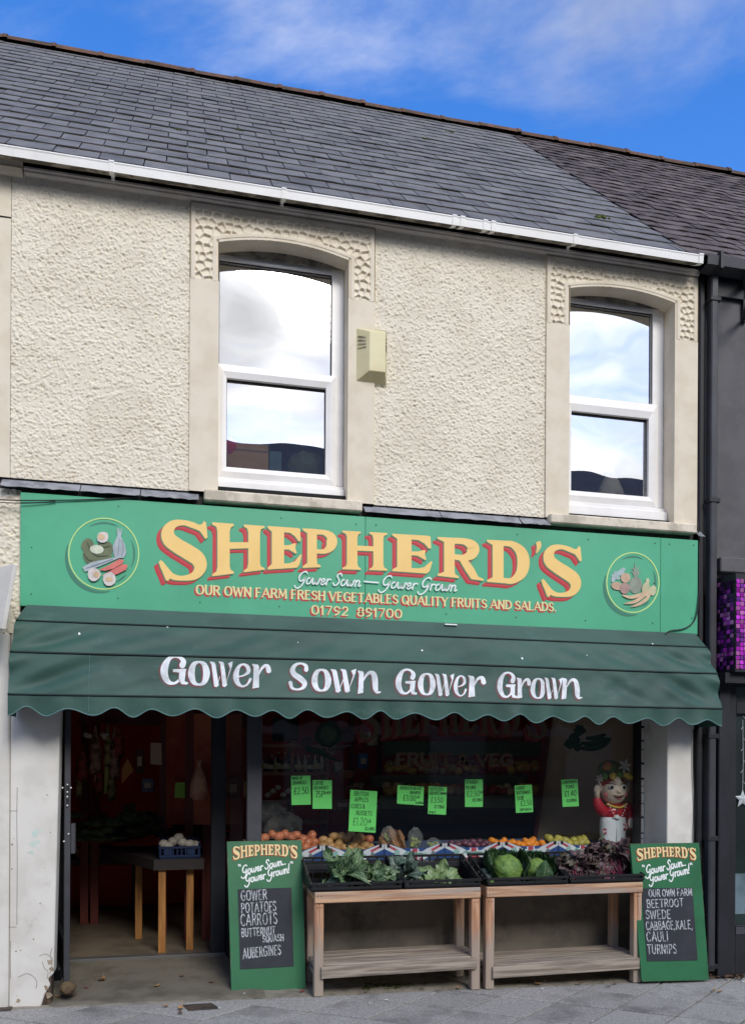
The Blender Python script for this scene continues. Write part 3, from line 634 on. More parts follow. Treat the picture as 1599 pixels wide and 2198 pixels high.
# doorway: threshold, splayed side light, frame, open door
YT = 1.05; zt_ = at(290, 2057, YT).z
xj0, xj1 = gx(454, YT), gx(486, YT); xdl = gx(132, YT) - .10
fl = MB(); n = 14
fl.grid(lambda u, v: (gx(116)-.02 + (gx(560) - gx(116)+.06)*u, -.05+(YT+.05)*v, (gz(gx(116)+1.3*u)+.006) + (zt_-(gz(gx(116)+1.3*u)+.006))*v + .003*math.sin(u*40+v*13)+(-.03 if v == 0 else 0)), 40, 20)
fl.build('doorway_floor', m_conc, BLD, True)
mb = MB(); mb.box(xdl, xj1, YT-.03, YT+.05, zt_-.06, zt_+.018); mb.build('threshold', mat('metal_threshold', lin(128, 128, 126), .45, metal=.6), SF, bevel=.004)
mb = MB(); mb.box(xj0, xj1, YT-.02, YT+.07, zt_, ZB); mb.box(xdl, xdl+.06, YT-.02, YT+.07, zt_, ZB); mb.build('door_frame', m_frame_dark, SF, bevel=.005)
a_, b_ = Vector((xj1, YT, 0)), Vector((gx(527, .40), .40, 0)); dd = (b_-a_)
def splay(mb, z0, z1, t=.03): mb.add([a_+Vector((0, 0, z0)), b_+Vector((0, 0, z0)), b_+Vector((0, 0, z1)), a_+Vector((0, 0, z1)), a_+Vector((t, 0, z0)), b_+Vector((t, 0, z0)), b_+Vector((t, 0, z1)), a_+Vector((t, 0, z1))], [(0, 1, 2, 3), (4, 7, 6, 5), (0, 3, 7, 4), (1, 5, 6, 2), (3, 2, 6, 7)])
mb = MB(); splay(mb, -.1, .62); mb.build('side_panel', m_frame_dark, SF)
mb = MB(); mb.add([a_+Vector((.012, 0, .64)), b_+Vector((.012, 0, .64)), b_+Vector((.012, 0, ZB)), a_+Vector((.012, 0, ZB))], [(0, 1, 2, 3)]); mb.build('side_light', m_glass_shop, SF)
mb = MB(); splay(mb, .62, .68, .04); mb.build('side_rail', m_frame_dark, SF)
dr = sub('door', BLD)
xd0, xd1 = gx(139, .09, 1800), gx(152, .09, 1800); zd0 = at(146, 2108, .09).z
xb_ = xdl+.07
def leaf_box(mb, s0, s1, z0, z1, w=1.0):
    A = Vector((xd0, .09, 0)); B = Vector((xb_, YT-.05, 0)); th = (xd1-xd0)
    p0, p1 = A.lerp(B, s0), A.lerp(B, s1); c = Vector((th*(1-w)/2, 0, 0)); t = Vector((th*w, 0, 0))
    mb.hexa([p0+c+Vector((0, 0, z0)), p0+c+t+Vector((0, 0, z0)), p1+c+t+Vector((0, 0, z0)), p1+c+Vector((0, 0, z0))], [p0+c+Vector((0, 0, z1)), p0+c+t+Vector((0, 0, z1)), p1+c+t+Vector((0, 0, z1)), p1+c+Vector((0, 0, z1))])
mb = MB(); leaf_box(mb, 0, .09, zd0, ZB); leaf_box(mb, .91, 1, zd0, ZB); leaf_box(mb, .09, .91, zd0, zd0+.25, .94); leaf_box(mb, .09, .91, ZB-.12, ZB, .94)
mb.build('door_leaf_frame', m_frame, dr, bevel=.003)
mb = MB(); leaf_box(mb, .09, .91, zd0+.25, ZB-.12, .12); mb.build('door_glass', m_glass_shop, dr)
mb = MB(); p0, p1 = at(152, 1833, .10), at(162, 1768, .10); mb.box(p0.x, p1.x, .10, .16, p0.z, p1.z); mb.build('handle', m_frame, dr, bevel=.004)
mb = MB(); p0, p1 = at(143.2, 1733, .086), at(148.5, 1680, .086); mb.box(p0.x, p1.x, .084, .092, p0.z, p1.z); mb.build('lock_plate', m_black, dr, bevel=.002)
mb = MB()
for px, py in ((145.5, 1684), (145.5, 1700), (145.5, 1710), (145.5, 1729), (135, 1691), (153, 1691), (148, 1790), (138, 1806)): mb.ball(at(px, py, .083), .006, .004, .006, 8, 5)
mb.build('screw_head', m_pvc, dr, True)
mb = MB(); p = at(145, 2122, .06); mb.ball(p + Vector((0, .03, .0)), .052, .08, .042, 12, 8, .12); tag(mb.build('doorstop_stone', mat('brown_stone', lin(110, 92, 66), .95, lin(80, 66, 48), 14, bump=1, bscale=40, bdist=.01), None, True), 'brown lump of stone wedging the open shop door at its foot', 'stone')

# ------------------------------------------------------------------ interior shell
m_red = mat('dark_red_interior_paint', lin(222, 66, 54), .6, lin(206, 58, 48), 2)
m_redpost = mat('red_brown_post', lin(110, 48, 40), .6)
m_ceil = mat('shop_ceiling', lin(236, 228, 216), .9); m_floor = mat('shop_floor_lino', lin(120, 108, 92), .6, lin(100, 90, 76), 5)
m_beige = mat('beige_board', lin(212, 190, 158), .8, lin(196, 174, 142), 2)
it = sub('shop_interior', BLD)
mb = MB(); mb.add([(-1.4, YT, zt_-.004), (3.95, YT, zt_-.004), (3.95, 6, zt_-.004), (-1.4, 6, zt_-.004)], [(0, 1, 2, 3)]); mb.build('interior_floor', m_floor, it)
mb = MB(); mb.add([(-1.4, .5, 2.75), (3.95, .5, 2.75), (3.95, 6, 2.75), (-1.4, 6, 2.75)], [(3, 2, 1, 0)]); mb.build('interior_ceiling', m_ceil, it)
mb = MB(); mb.box(-1.5, 4.0, 3.5, 3.6, -.1, 2.75); mb.box(-1.5, -1.4, .14, 6, -.1, 2.75); mb.box(3.95, 4.05, .47, 6, -.1, 2.75); mb.build('interior_wall', m_red, it)
mb = MB(); mb.box(xl, cx_(0)-.1, .14, 1.1, -.1, ZB); mb.build('reveal_wall', m_frame_dark, it)
mb = MB(); mb.box(xm1, xw1, .47, 1.15, zled-.06, zled-.012); mb.box(xm1, xw1, 1.1, 1.15, zt_, zled-.012); mb.build('window_bed', mat('window_bed_board', lin(60, 56, 52), .8), it)
mb = MB(); x0 = gx(1150, 1.2, 1700)
mb.add([at(1180, 1530, 1.3), (3.95, .95, at(1376, 1530, .95).z), (3.95, .95, zled-.01), at(1143, 1822, 1.3)], [(0, 1, 2, 3)]); mb.build('beige_partition', m_beige, it, thick=-.02)
mb = MB(); mb.beam(at(1182, 1530, 1.27), at(1144, 1824, 1.27), .03, .04, (0, 1, 0)); mb.build('wooden_trim', m_redpost, it)
for px, y in ((183, 2.5), (205, 2.5), (352, 1.9), (407, 1.6), (445, 1.6)):
    mb = MB(); xx = gx(px, y); mb.box(xx-.035, xx+.035, y, y+.07, zt_, 2.72); mb.build('post', m_redpost, it)
mb = MB(); mb.beam(at(172, 1536, 2.4), at(560, 1548, 2.4), .05, .14); mb.build('beam', m_redpost, it)
mb = MB(); mb.add([at(354, 1532, 1.92), at(408, 1532, 1.64), at(408, 1770, 1.64), at(354, 1770, 1.92)], [(0, 1, 2, 3)]); mb.add([at(411, 1532, 1.62), at(520, 1532, 1.5), at(520, 1770, 1.5), at(411, 1770, 1.62)], [(0, 1, 2, 3)]); mb.build('partition_panel', mat('ochre_red_panel', lin(206, 120, 86), .7, lin(176, 76, 58), 1.5), it)

# ------------------------------------------------------------------ lettering tools
def catmull(P, k=6, closed=False):
    out = []; n = len(P); rng = range(n if closed else n-1)
    for i in rng:
        g = (lambda q: P[q % n]) if closed else (lambda q: P[max(0, min(n-1, q))])
        p0, p1, p2, p3 = g(i-1), g(i), g(i+1), g(i+2)
        for j in range(k):
            t = j/k; out.append(tuple(.5*((2*b)+(-a+c)*t+(2*a-5*b+4*c-d)*t*t+(-a+3*b-3*c+d)*t**3) for a, b, c, d in zip(p0, p1, p2, p3)))
    if not closed: out.append(tuple(P[-1]))
    return out
class Ink:
    """flat paint: every stroke a thin sheet, each a hair above the last so that none share a plane"""
    def __init__(s, surf, base=.002, step=.00006): s.mb = MB(); s.surf = surf; s.h = base; s.step = step; s.k = 0
    def nxt(s): s.k = (s.k+1) % 24; return s.h + s.k*s.step
    def poly(s, pts, dx=0, dy=0, area=None):
        h = s.nxt(); n = len(pts); ar = sum(pts[i][0]*pts[(i+1) % n][1]-pts[(i+1) % n][0]*pts[i][1] for i in range(n))
        f = tuple(range(n)); s.mb.add([s.surf(x+dx, y+dy, h) for x, y in pts], [f if ar*s.flip > 0 else f[::-1]])
    flip = 1
    def ribbon(s, pts, ws, closed=False, k=6, smooth=True, dx=0, dy=0, cap=True):
        P = [(p[0], p[1], w) for p, w in zip(pts, ws)]
        if smooth: P = catmull(P, k, closed)
        elif closed: P = P
        h = s.nxt(); n = len(P); L = []; R_ = []
        for i in range(n):
            a = P[(i-1) % n] if closed else P[max(i-1, 0)]; b = P[(i+1) % n] if closed else P[min(i+1, n-1)]
            tx, ty = b[0]-a[0], b[1]-a[1]; l = math.hypot(tx, ty) or 1; nx, ny = -ty/l, tx/l; w = P[i][2]/2
            L.append((P[i][0]+nx*w, P[i][1]+ny*w)); R_.append((P[i][0]-nx*w, P[i][1]-ny*w))
        vs = [s.surf(x+dx, y+dy, h) for x, y in L] + [s.surf(x+dx, y+dy, h) for x, y in R_]
        fs = []
        for i in range(n if closed else n-1):
            j = (i+1) % n; f = (n+i, n+j, j, i); fs.append(f if s.flip > 0 else f[::-1])
        s.mb.add(vs, fs)
        if cap and not closed:
            for e, o in ((0, 1), (n-1, n-2)):
                tx, ty = P[e][0]-P[o][0], P[e][1]-P[o][1]; l = math.hypot(tx, ty) or 1; a0 = math.atan2(ty, tx); r = P[e][2]/2
                pts2 = [(P[e][0]+r*math.cos(a0+t), P[e][1]+r*math.sin(a0+t)) for t in (-1.57, -.8, 0, .8, 1.57)]
                s.mb.add([s.surf(x+dx, y+dy, h) for x, y in pts2], [tuple(range(5)) if s.flip > 0 else tuple(range(5))[::-1]])
    def seg(s, p, q, w, dx=0, dy=0):
        tx, ty = q[0]-p[0], q[1]-p[1]; l = math.hypot(tx, ty) or 1; tx, ty = tx/l, ty/l; e = w*.35; nx, ny = -ty*w/2, tx*w/2
        h = s.nxt(); pts = [(p[0]-tx*e-nx, p[1]-ty*e-ny), (q[0]+tx*e-nx, q[1]+ty*e-ny), (q[0]+tx*e+nx, q[1]+ty*e+ny), (p[0]-tx*e+nx, p[1]-ty*e+ny)]
        f = (0, 1, 2, 3); s.mb.add([s.surf(x+dx, y+dy, h) for x, y in pts], [f if s.flip > 0 else f[::-1]])
    def build(s, name, m, parent): return s.mb.build(name, m, parent)
# block capitals as strokes: 'width; stroke|stroke' - a leading ~ makes the stroke a smooth curve
FONT = {k: (float(v.split(';')[0]), [(q.startswith('~'), [tuple(map(float, c.split(','))) for c in q.lstrip('~').split()]) for q in v.split(';')[1].split('|')]) for k, v in {
 'A': '.74;0,0 .37,1 .74,0|.14,.34 .6,.34', 'B': '.6;.06,0 .06,1|~.06,1 .42,.97 .5,.76 .4,.56 .06,.53|~.06,.53 .45,.5 .58,.28 .46,.04 .06,0', 'C': '.66;~.64,.82 .42,1 .14,.86 .03,.5 .14,.14 .42,0 .64,.17',
 'D': '.68;.06,0 .06,1|~.06,1 .4,.96 .64,.7 .64,.3 .4,.04 .06,0', 'E': '.54;.5,1 .06,1|.06,1 .06,0|.06,0 .52,0|.06,.52 .42,.52', 'F': '.52;.5,1 .06,1|.06,1 .06,0|.06,.5 .42,.5',
 'G': '.7;~.64,.84 .42,1 .14,.86 .03,.5 .14,.14 .4,0 .66,.14|.66,.1 .66,.46|.66,.46 .42,.46', 'H': '.68;.06,0 .06,1|.62,0 .62,1|.06,.52 .62,.52', 'I': '.2;.1,0 .1,1', 'J': '.5;~.42,1 .42,.2 .22,0 .04,.16',
 'K': '.64;.06,0 .06,1|.58,1 .06,.42|.24,.6 .62,0', 'L': '.52;.06,1 .06,0|.06,0 .5,0', 'M': '.84;.06,0 .1,1|.1,1 .42,.2|.42,.2 .74,1|.74,1 .78,0', 'N': '.7;.06,0 .06,1|.06,1 .64,0|.64,0 .64,1',
 'O': '.74;~.37,1 .12,.86 .03,.5 .12,.14 .37,0 .62,.14 .71,.5 .62,.86 .37,1', 'P': '.58;.06,0 .06,1|~.06,1 .44,.97 .55,.74 .42,.5 .06,.46', 'Q': '.76;~.37,1 .12,.86 .03,.5 .12,.14 .37,0 .62,.14 .71,.5 .62,.86 .37,1|.46,.26 .74,-.1',
 'R': '.64;.06,0 .06,1|~.06,1 .44,.97 .55,.75 .42,.53 .06,.5|.32,.5 .62,0', 'S': '.56;~.52,.84 .3,1 .08,.84 .12,.62 .3,.51 .48,.4 .53,.18 .3,0 .04,.16', 'T': '.64;.0,1 .64,1|.32,1 .32,0', 'U': '.68;~.06,1 .06,.3 .2,.04 .34,0 .48,.04 .62,.3 .62,1',
 'V': '.7;0,1 .35,0|.35,0 .7,1', 'W': '.96;0,1 .24,0|.24,0 .48,.9|.48,.9 .72,0|.72,0 .96,1', 'X': '.66;.02,0 .62,1|.04,1 .64,0', 'Y': '.66;0,1 .33,.46|.66,1 .33,.46|.33,.46 .33,0', 'Z': '.6;.04,1 .56,1|.56,1 .02,0|.02,0 .58,0',
 '0': '.62;~.31,1 .1,.84 .04,.5 .1,.16 .31,0 .52,.16 .58,.5 .52,.84 .31,1', '1': '.3;.04,.8 .18,1|.18,1 .18,0', '2': '.56;~.06,.78 .2,.98 .42,.96 .5,.74 .36,.44 .04,.02|.04,.02 .54,.02', '3': '.54;~.06,.9 .3,1 .48,.84 .42,.6 .22,.53|~.22,.53 .46,.46 .5,.18 .28,0 .04,.12',
 '4': '.6;.44,0 .44,1|.44,1 .02,.3|.02,.3 .58,.3', '5': '.54;.48,1 .1,1|.1,1 .08,.56|~.08,.56 .34,.62 .5,.4 .44,.1 .22,0 .04,.12', '6': '.56;~.46,.94 .22,.76 .07,.4 .14,.08 .32,0 .5,.16 .46,.46 .26,.54 .08,.36', '7': '.54;.02,1 .52,1|.52,1 .18,0',
 '8': '.56;~.28,.53 .1,.66 .1,.88 .28,1 .46,.88 .46,.66 .28,.53 .06,.36 .06,.12 .28,0 .5,.12 .5,.36 .28,.53', '9': '.56;~.5,.64 .3,.46 .1,.56 .08,.84 .28,1 .48,.86 .5,.58 .4,.2 .14,0',
 '£': '.6;~.5,.86 .34,1 .2,.84 .22,.4 .08,.02|.08,.02 .56,.04|.06,.46 .42,.46', '.': '.2;.08,.02 .1,.04', ',': '.22;.12,.06 .04,-.16', '&': '.72;~.66,.36 .44,.06 .2,0 .06,.2 .2,.46 .42,.7 .38,.94 .22,.98 .14,.8 .3,.5 .7,0', "'": '.14;.08,1 .06,.78', '-': '.4;.04,.48 .36,.48', '!': '.2;.1,1 .1,.3|.1,.02 .1,.06', '/': '.4;0,0 .4,1'}.items()}
SERIF = {'A': [(0, 0), (.74, 0)], 'D': [(.06, 0), (.06, 1)], 'E': [(.06, 0), (.06, 1)], 'F': [(.06, 0)], 'H': [(.06, 0), (.06, 1), (.62, 0), (.62, 1)], 'I': [(.1, 0), (.1, 1)], 'L': [(.06, 1)], 'M': [(.06, 0), (.78, 0), (.08, 1), (.76, 1)],
         'N': [(.06, 0), (.06, 1), (.64, 1)], 'R': [(.06, 0), (.62, 0)], 'T': [(.32, 0)], 'U': [(.06, 1), (.62, 1)], 'V': [(0, 1), (.7, 1)], 'W': [(0, 1), (.48, .95), (.96, 1)], 'Y': [(0, 1), (.66, 1), (.33, 0)], 'B': [(.06, 0), (.06, 1)], 'P': [(.06, 0), (.06, 1)], 'Q': [], 'G': []}
def twidth(s, gap=.16, space=.42): return sum((FONT[c][0]+gap) if c != ' ' else space for c in s)-gap
def write(ink, s, x, y, h, w, total=None, gap=.16, space=.42, jit=0.0, rnd=None, slope=0.0, serif=False, contrast=1.0, dx=0, dy=0):
    """stroke text from (x, y); h = cap height, total = fitted length, slope = rise per unit"""
    sx = h if total is None else total/twidth(s, gap, space); r = rnd or random.Random(len(s)*7+3); cx0 = 0
    for c in s:
        if c == ' ': cx0 += space; continue
        gw, strokes = FONT[c]; j = lambda: r.uniform(-jit, jit)*h
        ox, oy, hs = x+cx0*sx+j(), y+j()+slope*cx0*sx, h*(1+r.uniform(-jit, jit)*1.5)
        T = lambda p: (ox+p[0]*sx, oy+p[1]*hs+slope*p[0]*sx)
        for sm_, P in strokes:
            Q = [T((p[0]+r.uniform(-jit, jit)*.5, p[1]+r.uniform(-jit, jit)*.5)) for p in P]
            if sm_:
                cl = P[0] == P[-1] and len(P) > 5; Q2 = Q[:-1] if cl else Q
                ws = [w]*len(Q2)
                if contrast != 1:
                    ws = []
                    for i in range(len(Q2)):
                        a, b = Q2[max(i-1, 0)], Q2[min(i+1, len(Q2)-1)]; a_, b_ = (Q2[i-1], Q2[(i+1) % len(Q2)]) if cl else (a, b)
                        vv = abs(b_[1]-a_[1])/(math.hypot(b_[0]-a_[0], b_[1]-a_[1]) or 1); ws.append(w*(1/contrast+(contrast-1/contrast)*vv))
                ink.ribbon(Q2, ws, cl, 5, True, dx, dy)
            else:
                for a, b in zip(Q[:-1], Q[1:]):
                    vv = abs(b[1]-a[1])/(math.hypot(b[0]-a[0], b[1]-a[1]) or 1); th = b[0] > a[0] and b[1] > a[1] + .3*h or (b[0] < a[0]-.1*h and b[1] < a[1]-.3*h)
                    ink.seg(a, b, w*((1/contrast+(contrast-1/contrast)*vv) if not (th and contrast != 1) else .75), dx, dy)
        if serif:
            for px, py in SERIF.get(c, []):
                q = T((px, py)); yy = q[1]+(w*.22 if py < .5 else -w*.22); ink.seg((q[0]-w*.85, yy), (q[0]+w*.85, yy), w*.42, dx, dy)
        cx0 += gw+gap
    return cx0*sx
SCRIPT = {'G': (1.5, [(1.35, 1.7), (1.1, 2.0), (.62, 1.88), (.25, 1.35), (.22, .8), (.5, .42), (.95, .6), (1.22, 1.1), (1.12, .35), (.85, -.4), (.35, -.8), (-.1, -.65), (-.2, -.4)]),
          'o': (1.0, [(.62, .98), (.3, .96), (.08, .58), (.14, .14), (.42, .0), (.74, .25), (.78, .66), (.62, .98), (.82, .86), (1.05, .95)]), 'w': (1.4, [(.0, .95), (.12, .2), (.3, .0), (.52, .25), (.62, .92), (.66, .3), (.82, .0), (1.08, .3), (1.16, .98), (1.36, .86)]),
          'e': (.92, [(.06, .42), (.4, .48), (.66, .72), (.52, .98), (.24, .9), (.1, .5), (.2, .1), (.48, .0), (.82, .3)]), 'r': (.78, [[(.12, .98), (.12, .0)], [(.13, .5), (.3, .86), (.52, .98), (.72, .88)]]),
          'S': (1.2, [(1.1, 1.55), (.9, 1.95), (.5, 1.88), (.38, 1.5), (.65, 1.1), (.88, .6), (.6, .08), (.2, 0), (-.05, .35)]), 'n': (1.05, [[(.1, .98), (.1, .0)], [(.11, .5), (.3, .88), (.52, .98), (.68, .78), (.66, .25), (.76, .0), (1.0, .22)]]),
          '!': (.5, [(.3, 2.0), (.12, .55)]), '.': (.32, [(.08, .02), (.12, .06)]), '-': (1.1, [(.1, .55), (1.0, .55)]), '"': (.5, [(.1, 2.0), (.05, 1.6)]), ' ': (.5, None)}
def script(ink, s, x0, y0, x1, y1, xh, w, slant=.32):
    tot = sum(SCRIPT[c][0] for c in s); L = math.hypot(x1-x0, y1-y0); k = L/tot; ux, uy = (x1-x0)/L, (y1-y0)/L; cx0 = 0
    for c in s:
        adv, P = SCRIPT[c]
        for P in ([] if not P else P if isinstance(P[0], list) else [P]):
            Q = [((px+cx0)*k+py*xh*slant, py*xh) for px, py in P]; Q = [(x0+a*ux-b*uy, y0+a*uy+b*ux) if ink.flip > 0 else (x0+a*ux+b*uy, y0+a*uy-b*ux) for a, b in Q]
            ink.ribbon(Q, [w*(.75+.4*abs(math.sin(i*1.7))) for i in range(len(Q))], False, 5)
            if c == '!': ink.ribbon([Q[-1], (Q[-1][0]-.02*xh, Q[-1][1]-.5*xh*(1 if ink.flip > 0 else -1)), (Q[-1][0]-.03*xh, Q[-1][1]-.55*xh*(1 if ink.flip > 0 else -1))][1:], [w*1.2, w*1.2], False, 2, False)
        cx0 += adv
# display capitals: polygons and swelling strokes in the unit box (u right, v up); stroke widths in box widths
def stem(a, b, l, r, f=.06, g=.10):
    return [(l, 0), (r, 0), (r, f*.7), (b+.02, f+.02), (b, f+g), (b, 1-f-g), (b+.02, 1-f-.02), (r, 1-f*.7), (r, 1), (l, 1), (l, 1-f*.7), (a-.02, 1-f-.02), (a, 1-f-g), (a, f+g), (a-.02, f+.02), (l, f*.7)]
CAPS = {
 'H': [('p', stem(.10, .335, 0, .41)), ('p', stem(.69, .915, .605, 1.0)), ('p', [(.335, .50), (.69, .50), (.69, .63), (.335, .63)])],
 'E': [('p', [(0, 0), (.86, .02), (.93, .09), (1, .33), (.96, .345), (.80, .18), (.64, .135), (.48, .13), (.48, .46), (.62, .46), (.75, .40), (.82, .36), (.85, .38), (.81, .50), (.83, .61), (.76, .61), (.64, .57), (.48, .56), (.48, .87), (.66, .86), (.80, .78), (.91, .66), (.97, .67), (.95, .97), (.88, .985), (0, 1), (0, .955), (.12, .87), (.12, .13), (0, .045)])],
 'P': [('p', [(0, 0), (.52, 0), (.52, .045), (.42, .09), (.41, .18), (.41, .99), (.40, 1), (0, 1), (0, .955), (.13, .88), (.13, .12), (0, .045)]), ('r', [(.40, .925), (.62, .92), (.80, .83), (.845, .68), (.79, .52), (.63, .42), (.40, .42)], [.15, .15, .24, .31, .25, .14, .12])],
 'R': [('p', [(0, 0), (.46, 0), (.46, .045), (.38, .09), (.37, .18), (.37, 1), (0, 1), (0, .955), (.14, .88), (.14, .12), (0, .045)]), ('r', [(.36, .93), (.58, .925), (.73, .85), (.77, .74), (.71, .60), (.56, .53), (.36, .53)], [.13, .14, .22, .27, .22, .12, .11]),
       ('p', [(.36, .46), (.36, .56), (.62, .53), (.79, .28), (.88, .09), (1, .045), (.99, 0), (.73, .01), (.60, .21), (.48, .44)])],
 'D': [('p', [(0, 0), (.39, 0), (.39, 1), (0, 1), (0, .955), (.13, .88), (.13, .12), (0, .045)]), ('r', [(.38, .935), (.60, .92), (.80, .76), (.86, .52), (.80, .26), (.60, .08), (.38, .065)], [.12, .15, .25, .29, .25, .15, .12])],
 'S': [('r', [(.90, .84), (.72, .905), (.5, .945), (.3, .91), (.195, .80), (.22, .67), (.38, .57), (.6, .47), (.80, .36), (.85, .22), (.74, .09), (.5, .045), (.28, .075), (.12, .2), (.05, .30)], [.09, .12, .11, .17, .25, .29, .30, .31, .30, .25, .17, .10, .12, .13, .08]),
       ('p', [(.72, .91), (.88, .93), (.93, .99), (.97, .96), (1, .72), (.96, .69), (.84, .82), (.72, .87)]), ('p', [(0, .30), (.05, .335), (.30, .10), (.24, .055), (.2, 0), (.15, .01)])],
 "'": [('r', [(.55, .82), (.68, .62), (.6, .36), (.3, .04)], [.62, .72, .5, .1])]}
def caps(ink, ch, quad, dx=0, dy=0):
    """quad: bottom-left, bottom-right, top-right, top-left in ink coordinates"""
    bl, br, tr, tl = quad
    B = lambda u, v: ((bl[0]*(1-u)+br[0]*u)*(1-v)+(tl[0]*(1-u)+tr[0]*u)*v, (bl[1]*(1-u)+br[1]*u)*(1-v)+(tl[1]*(1-u)+tr[1]*u)*v)
    W_ = math.hypot(br[0]-bl[0], br[1]-bl[1])*.5+math.hypot(tr[0]-tl[0], tr[1]-tl[1])*.5
    for it_ in CAPS[ch]:
        if it_[0] == 'p': ink.poly([B(*p) for p in it_[1]], dx, dy)
        else: ink.ribbon([B(*p) for p in it_[1]], [w*W_ for w in it_[2]], False, 8, True, dx, dy, cap=False)

# ------------------------------------------------------------------ the fascia sign
m_sign = mat('green_sign_paint', lin(80, 172, 131), .42, lin(86, 180, 139), 1.2, dirt=lin(70, 154, 116), dscale=1.3, dlo=.55, dhi=.85, spec=.5)
m_gold = mat('gold_letter_paint', lin(252, 212, 130), .5, lin(246, 204, 120), 3); m_redp = mat('red_letter_shade', lin(204, 60, 66), .5); m_greyg = mat('letter_edge_green', lin(96, 140, 112), .5)
m_pale = mat('pale_yellow_paint', lin(232, 224, 160), .5); m_lime = mat('pale_lime_paint', lin(196, 232, 146), .5); m_wht = mat('white_lettering', lin(238, 244, 240), .6); m_dkg = mat('dark_green_paint', lin(62, 128, 104), .5)
YS = -.045
SG = thing('fascia_sign', 'long green shop sign lettered in gold and red above the awning', 'sign', (1.4, YS, 2.62))
sx0, sx1 = gx(44, YS, 1180), gx(1497, YS, 1260); sz0, sz1 = at(770, 1331, YS).z, at(770, 1108, YS).z
js = [sx0, gx(784, YS, 1220), gx(1417, YS, 1250), sx1]
for a, b in zip(js[:-1], js[1:]):
    mb = MB(); mb.box(a+.0012, b-.0012, YS, -.012, sz0, sz1); mb.build('sign_panel', m_sign, SG, bevel=.002)
SPX = lambda px, py, h: at(px, py, YS - h)
def newink(surf, flip=-1, base=.0015): k = Ink(surf, base); k.flip = flip; return k
BOX = [('S', (341, 1247), (446, 1247), (446, 1117), (341, 1112)), ('H', (456, 1237), (568, 1223), (568, 1129), (456, 1121)), ('E', (575, 1222.5), (648, 1220), (648, 1132.5), (575, 1129)), ('P', (650, 1219), (724, 1216), (724, 1138), (650, 1134)),
       ('H', (735, 1222), (831, 1225), (831, 1144), (735, 1139)), ('E', (842, 1226), (928, 1234), (928, 1149), (842, 1145.5)), ('R', (939, 1236), (1038, 1247), (1038, 1158), (939, 1152.5)), ('D', (1045, 1249), (1136, 1256.5), (1136, 1163), (1045, 1158.5)),
       ("'", (1146, 1189), (1161, 1189), (1161, 1157), (1146, 1156.5)), ('S', (1161, 1281), (1248, 1283), (1248, 1171), (1161, 1165))]
for nm, m_, dx, dy, base in (('letter_shade', m_redp, -10.5, 9.5, .0012), ('letter_shade', m_redp, -8, 7.5, .0034), ('letter_edge', m_greyg, -2.2, 2.2, .0056), ('letter', m_gold, 0, 0, .0078)):
    for c, bl, br, tr, tl in BOX:
        k = newink(SPX, -1, base); k.step = .00008; caps(k, c, (bl, br, tr, tl), dx, dy); k.build(nm, m_, SG)
k = newink(SPX, -1, .012)
script(k, 'Gower Sown', 637, 1252, 774, 1259, 13.0, 2.8, .2); k.ribbon([(782, 1248), (798, 1249.5), (812, 1250.5)], [3.2, 3.2, 3.2])
script(k, 'Gower Grown', 817, 1261, 980, 1269, 13.0, 2.8, .2); k.build('script_lettering', m_wht, SG)
T3 = 'OUR OWN FARM FRESH VEGETABLES QUALITY FRUITS AND SALADS.'
for nm, m_, dx, dy, base in (('small_letter_shade', m_redp, -3.2, 3.2, .0012), ('small_letters', m_pale, 0, 0, .004)):
    # written in millimetres along the panel so that the letters stand upright on it
    p0, p1 = at(422, 1275, YS), at(1193, 1312, YS); L_ = (p1-p0).length; zrise = (p1.z-p0.z)/L_
    k = newink(lambda x, y, h, p0=p0: Vector((p0.x+x, YS-h, p0.z+y+zrise*x)), 1, base); k.step = .00004
    write(k, T3, dx*.0032, dy*-.0032, .059, .0098, L_, .17, .34, 0, serif=True, contrast=1.35)
    q0, q1 = at(669, 1318, YS), at(862, 1324, YS)
    k2 = write(k, '01792  891700', q0.x-p0.x+dx*.0032, q0.z-p0.z+dy*-.0032-zrise*(q0.x-p0.x), .058, .0100, q1.x-q0.x, .16, .34, 0, contrast=1.25)
    k.build(nm, m_, SG)
def emblem(cxp, cyp, rx, ry):
    k = newink(SPX, -1, .0012); P = [(cxp+rx*math.cos(t), cyp+ry*math.sin(t)) for t in [2*math.pi*i/40 for i in range(40)]]
    k.ribbon([(cxp-4+rx*1.02*math.cos(t), cyp+5+ry*1.02*math.sin(t)) for t in [1.35+2.1*i/16 for i in range(17)]], [2+7*math.sin(math.pi*i/16) for i in range(17)], False, 3)
    for t0, t1 in ((-2.05, -1.1), (-.45, .45), (.75, 1.15)): k.ribbon([(cxp+rx*.87*math.cos(t0+(t1-t0)*i/8), cyp+ry*.87*math.sin(t0+(t1-t0)*i/8)) for i in range(9)], [1+3.2*math.sin(math.pi*i/8) for i in range(9)], False, 3)
    k.build('emblem_shading', m_dkg, SG); k = newink(SPX, -1, .003); k.ribbon(P, [2.6]*40, True, 2); k.build('emblem_ring', m_lime, SG)
emblem(223.5, 1188.5, 75, 76); emblem(1357.5, 1250.5, 56, 64)
def paint(name, col, shapes, base, par, surf=SPX):
    k = newink(surf, -1, base)
    for s_ in shapes:
        if s_[0] == 'p': k.poly(s_[1])
        elif s_[0] == 'e':
            _, x, y, rx, ry, rot = s_; k.poly([(x+rx*math.cos(t)*math.cos(rot)-ry*math.sin(t)*math.sin(rot), y+rx*math.cos(t)*math.sin(rot)+ry*math.sin(t)*math.cos(rot)) for t in [2*math.pi*i/18 for i in range(18)]])
        else: k.ribbon(s_[1], s_[2], False, 5)
    k.build(name, mat(name+'_paint', col, .55, tuple(c*.8 for c in col), 14), par)
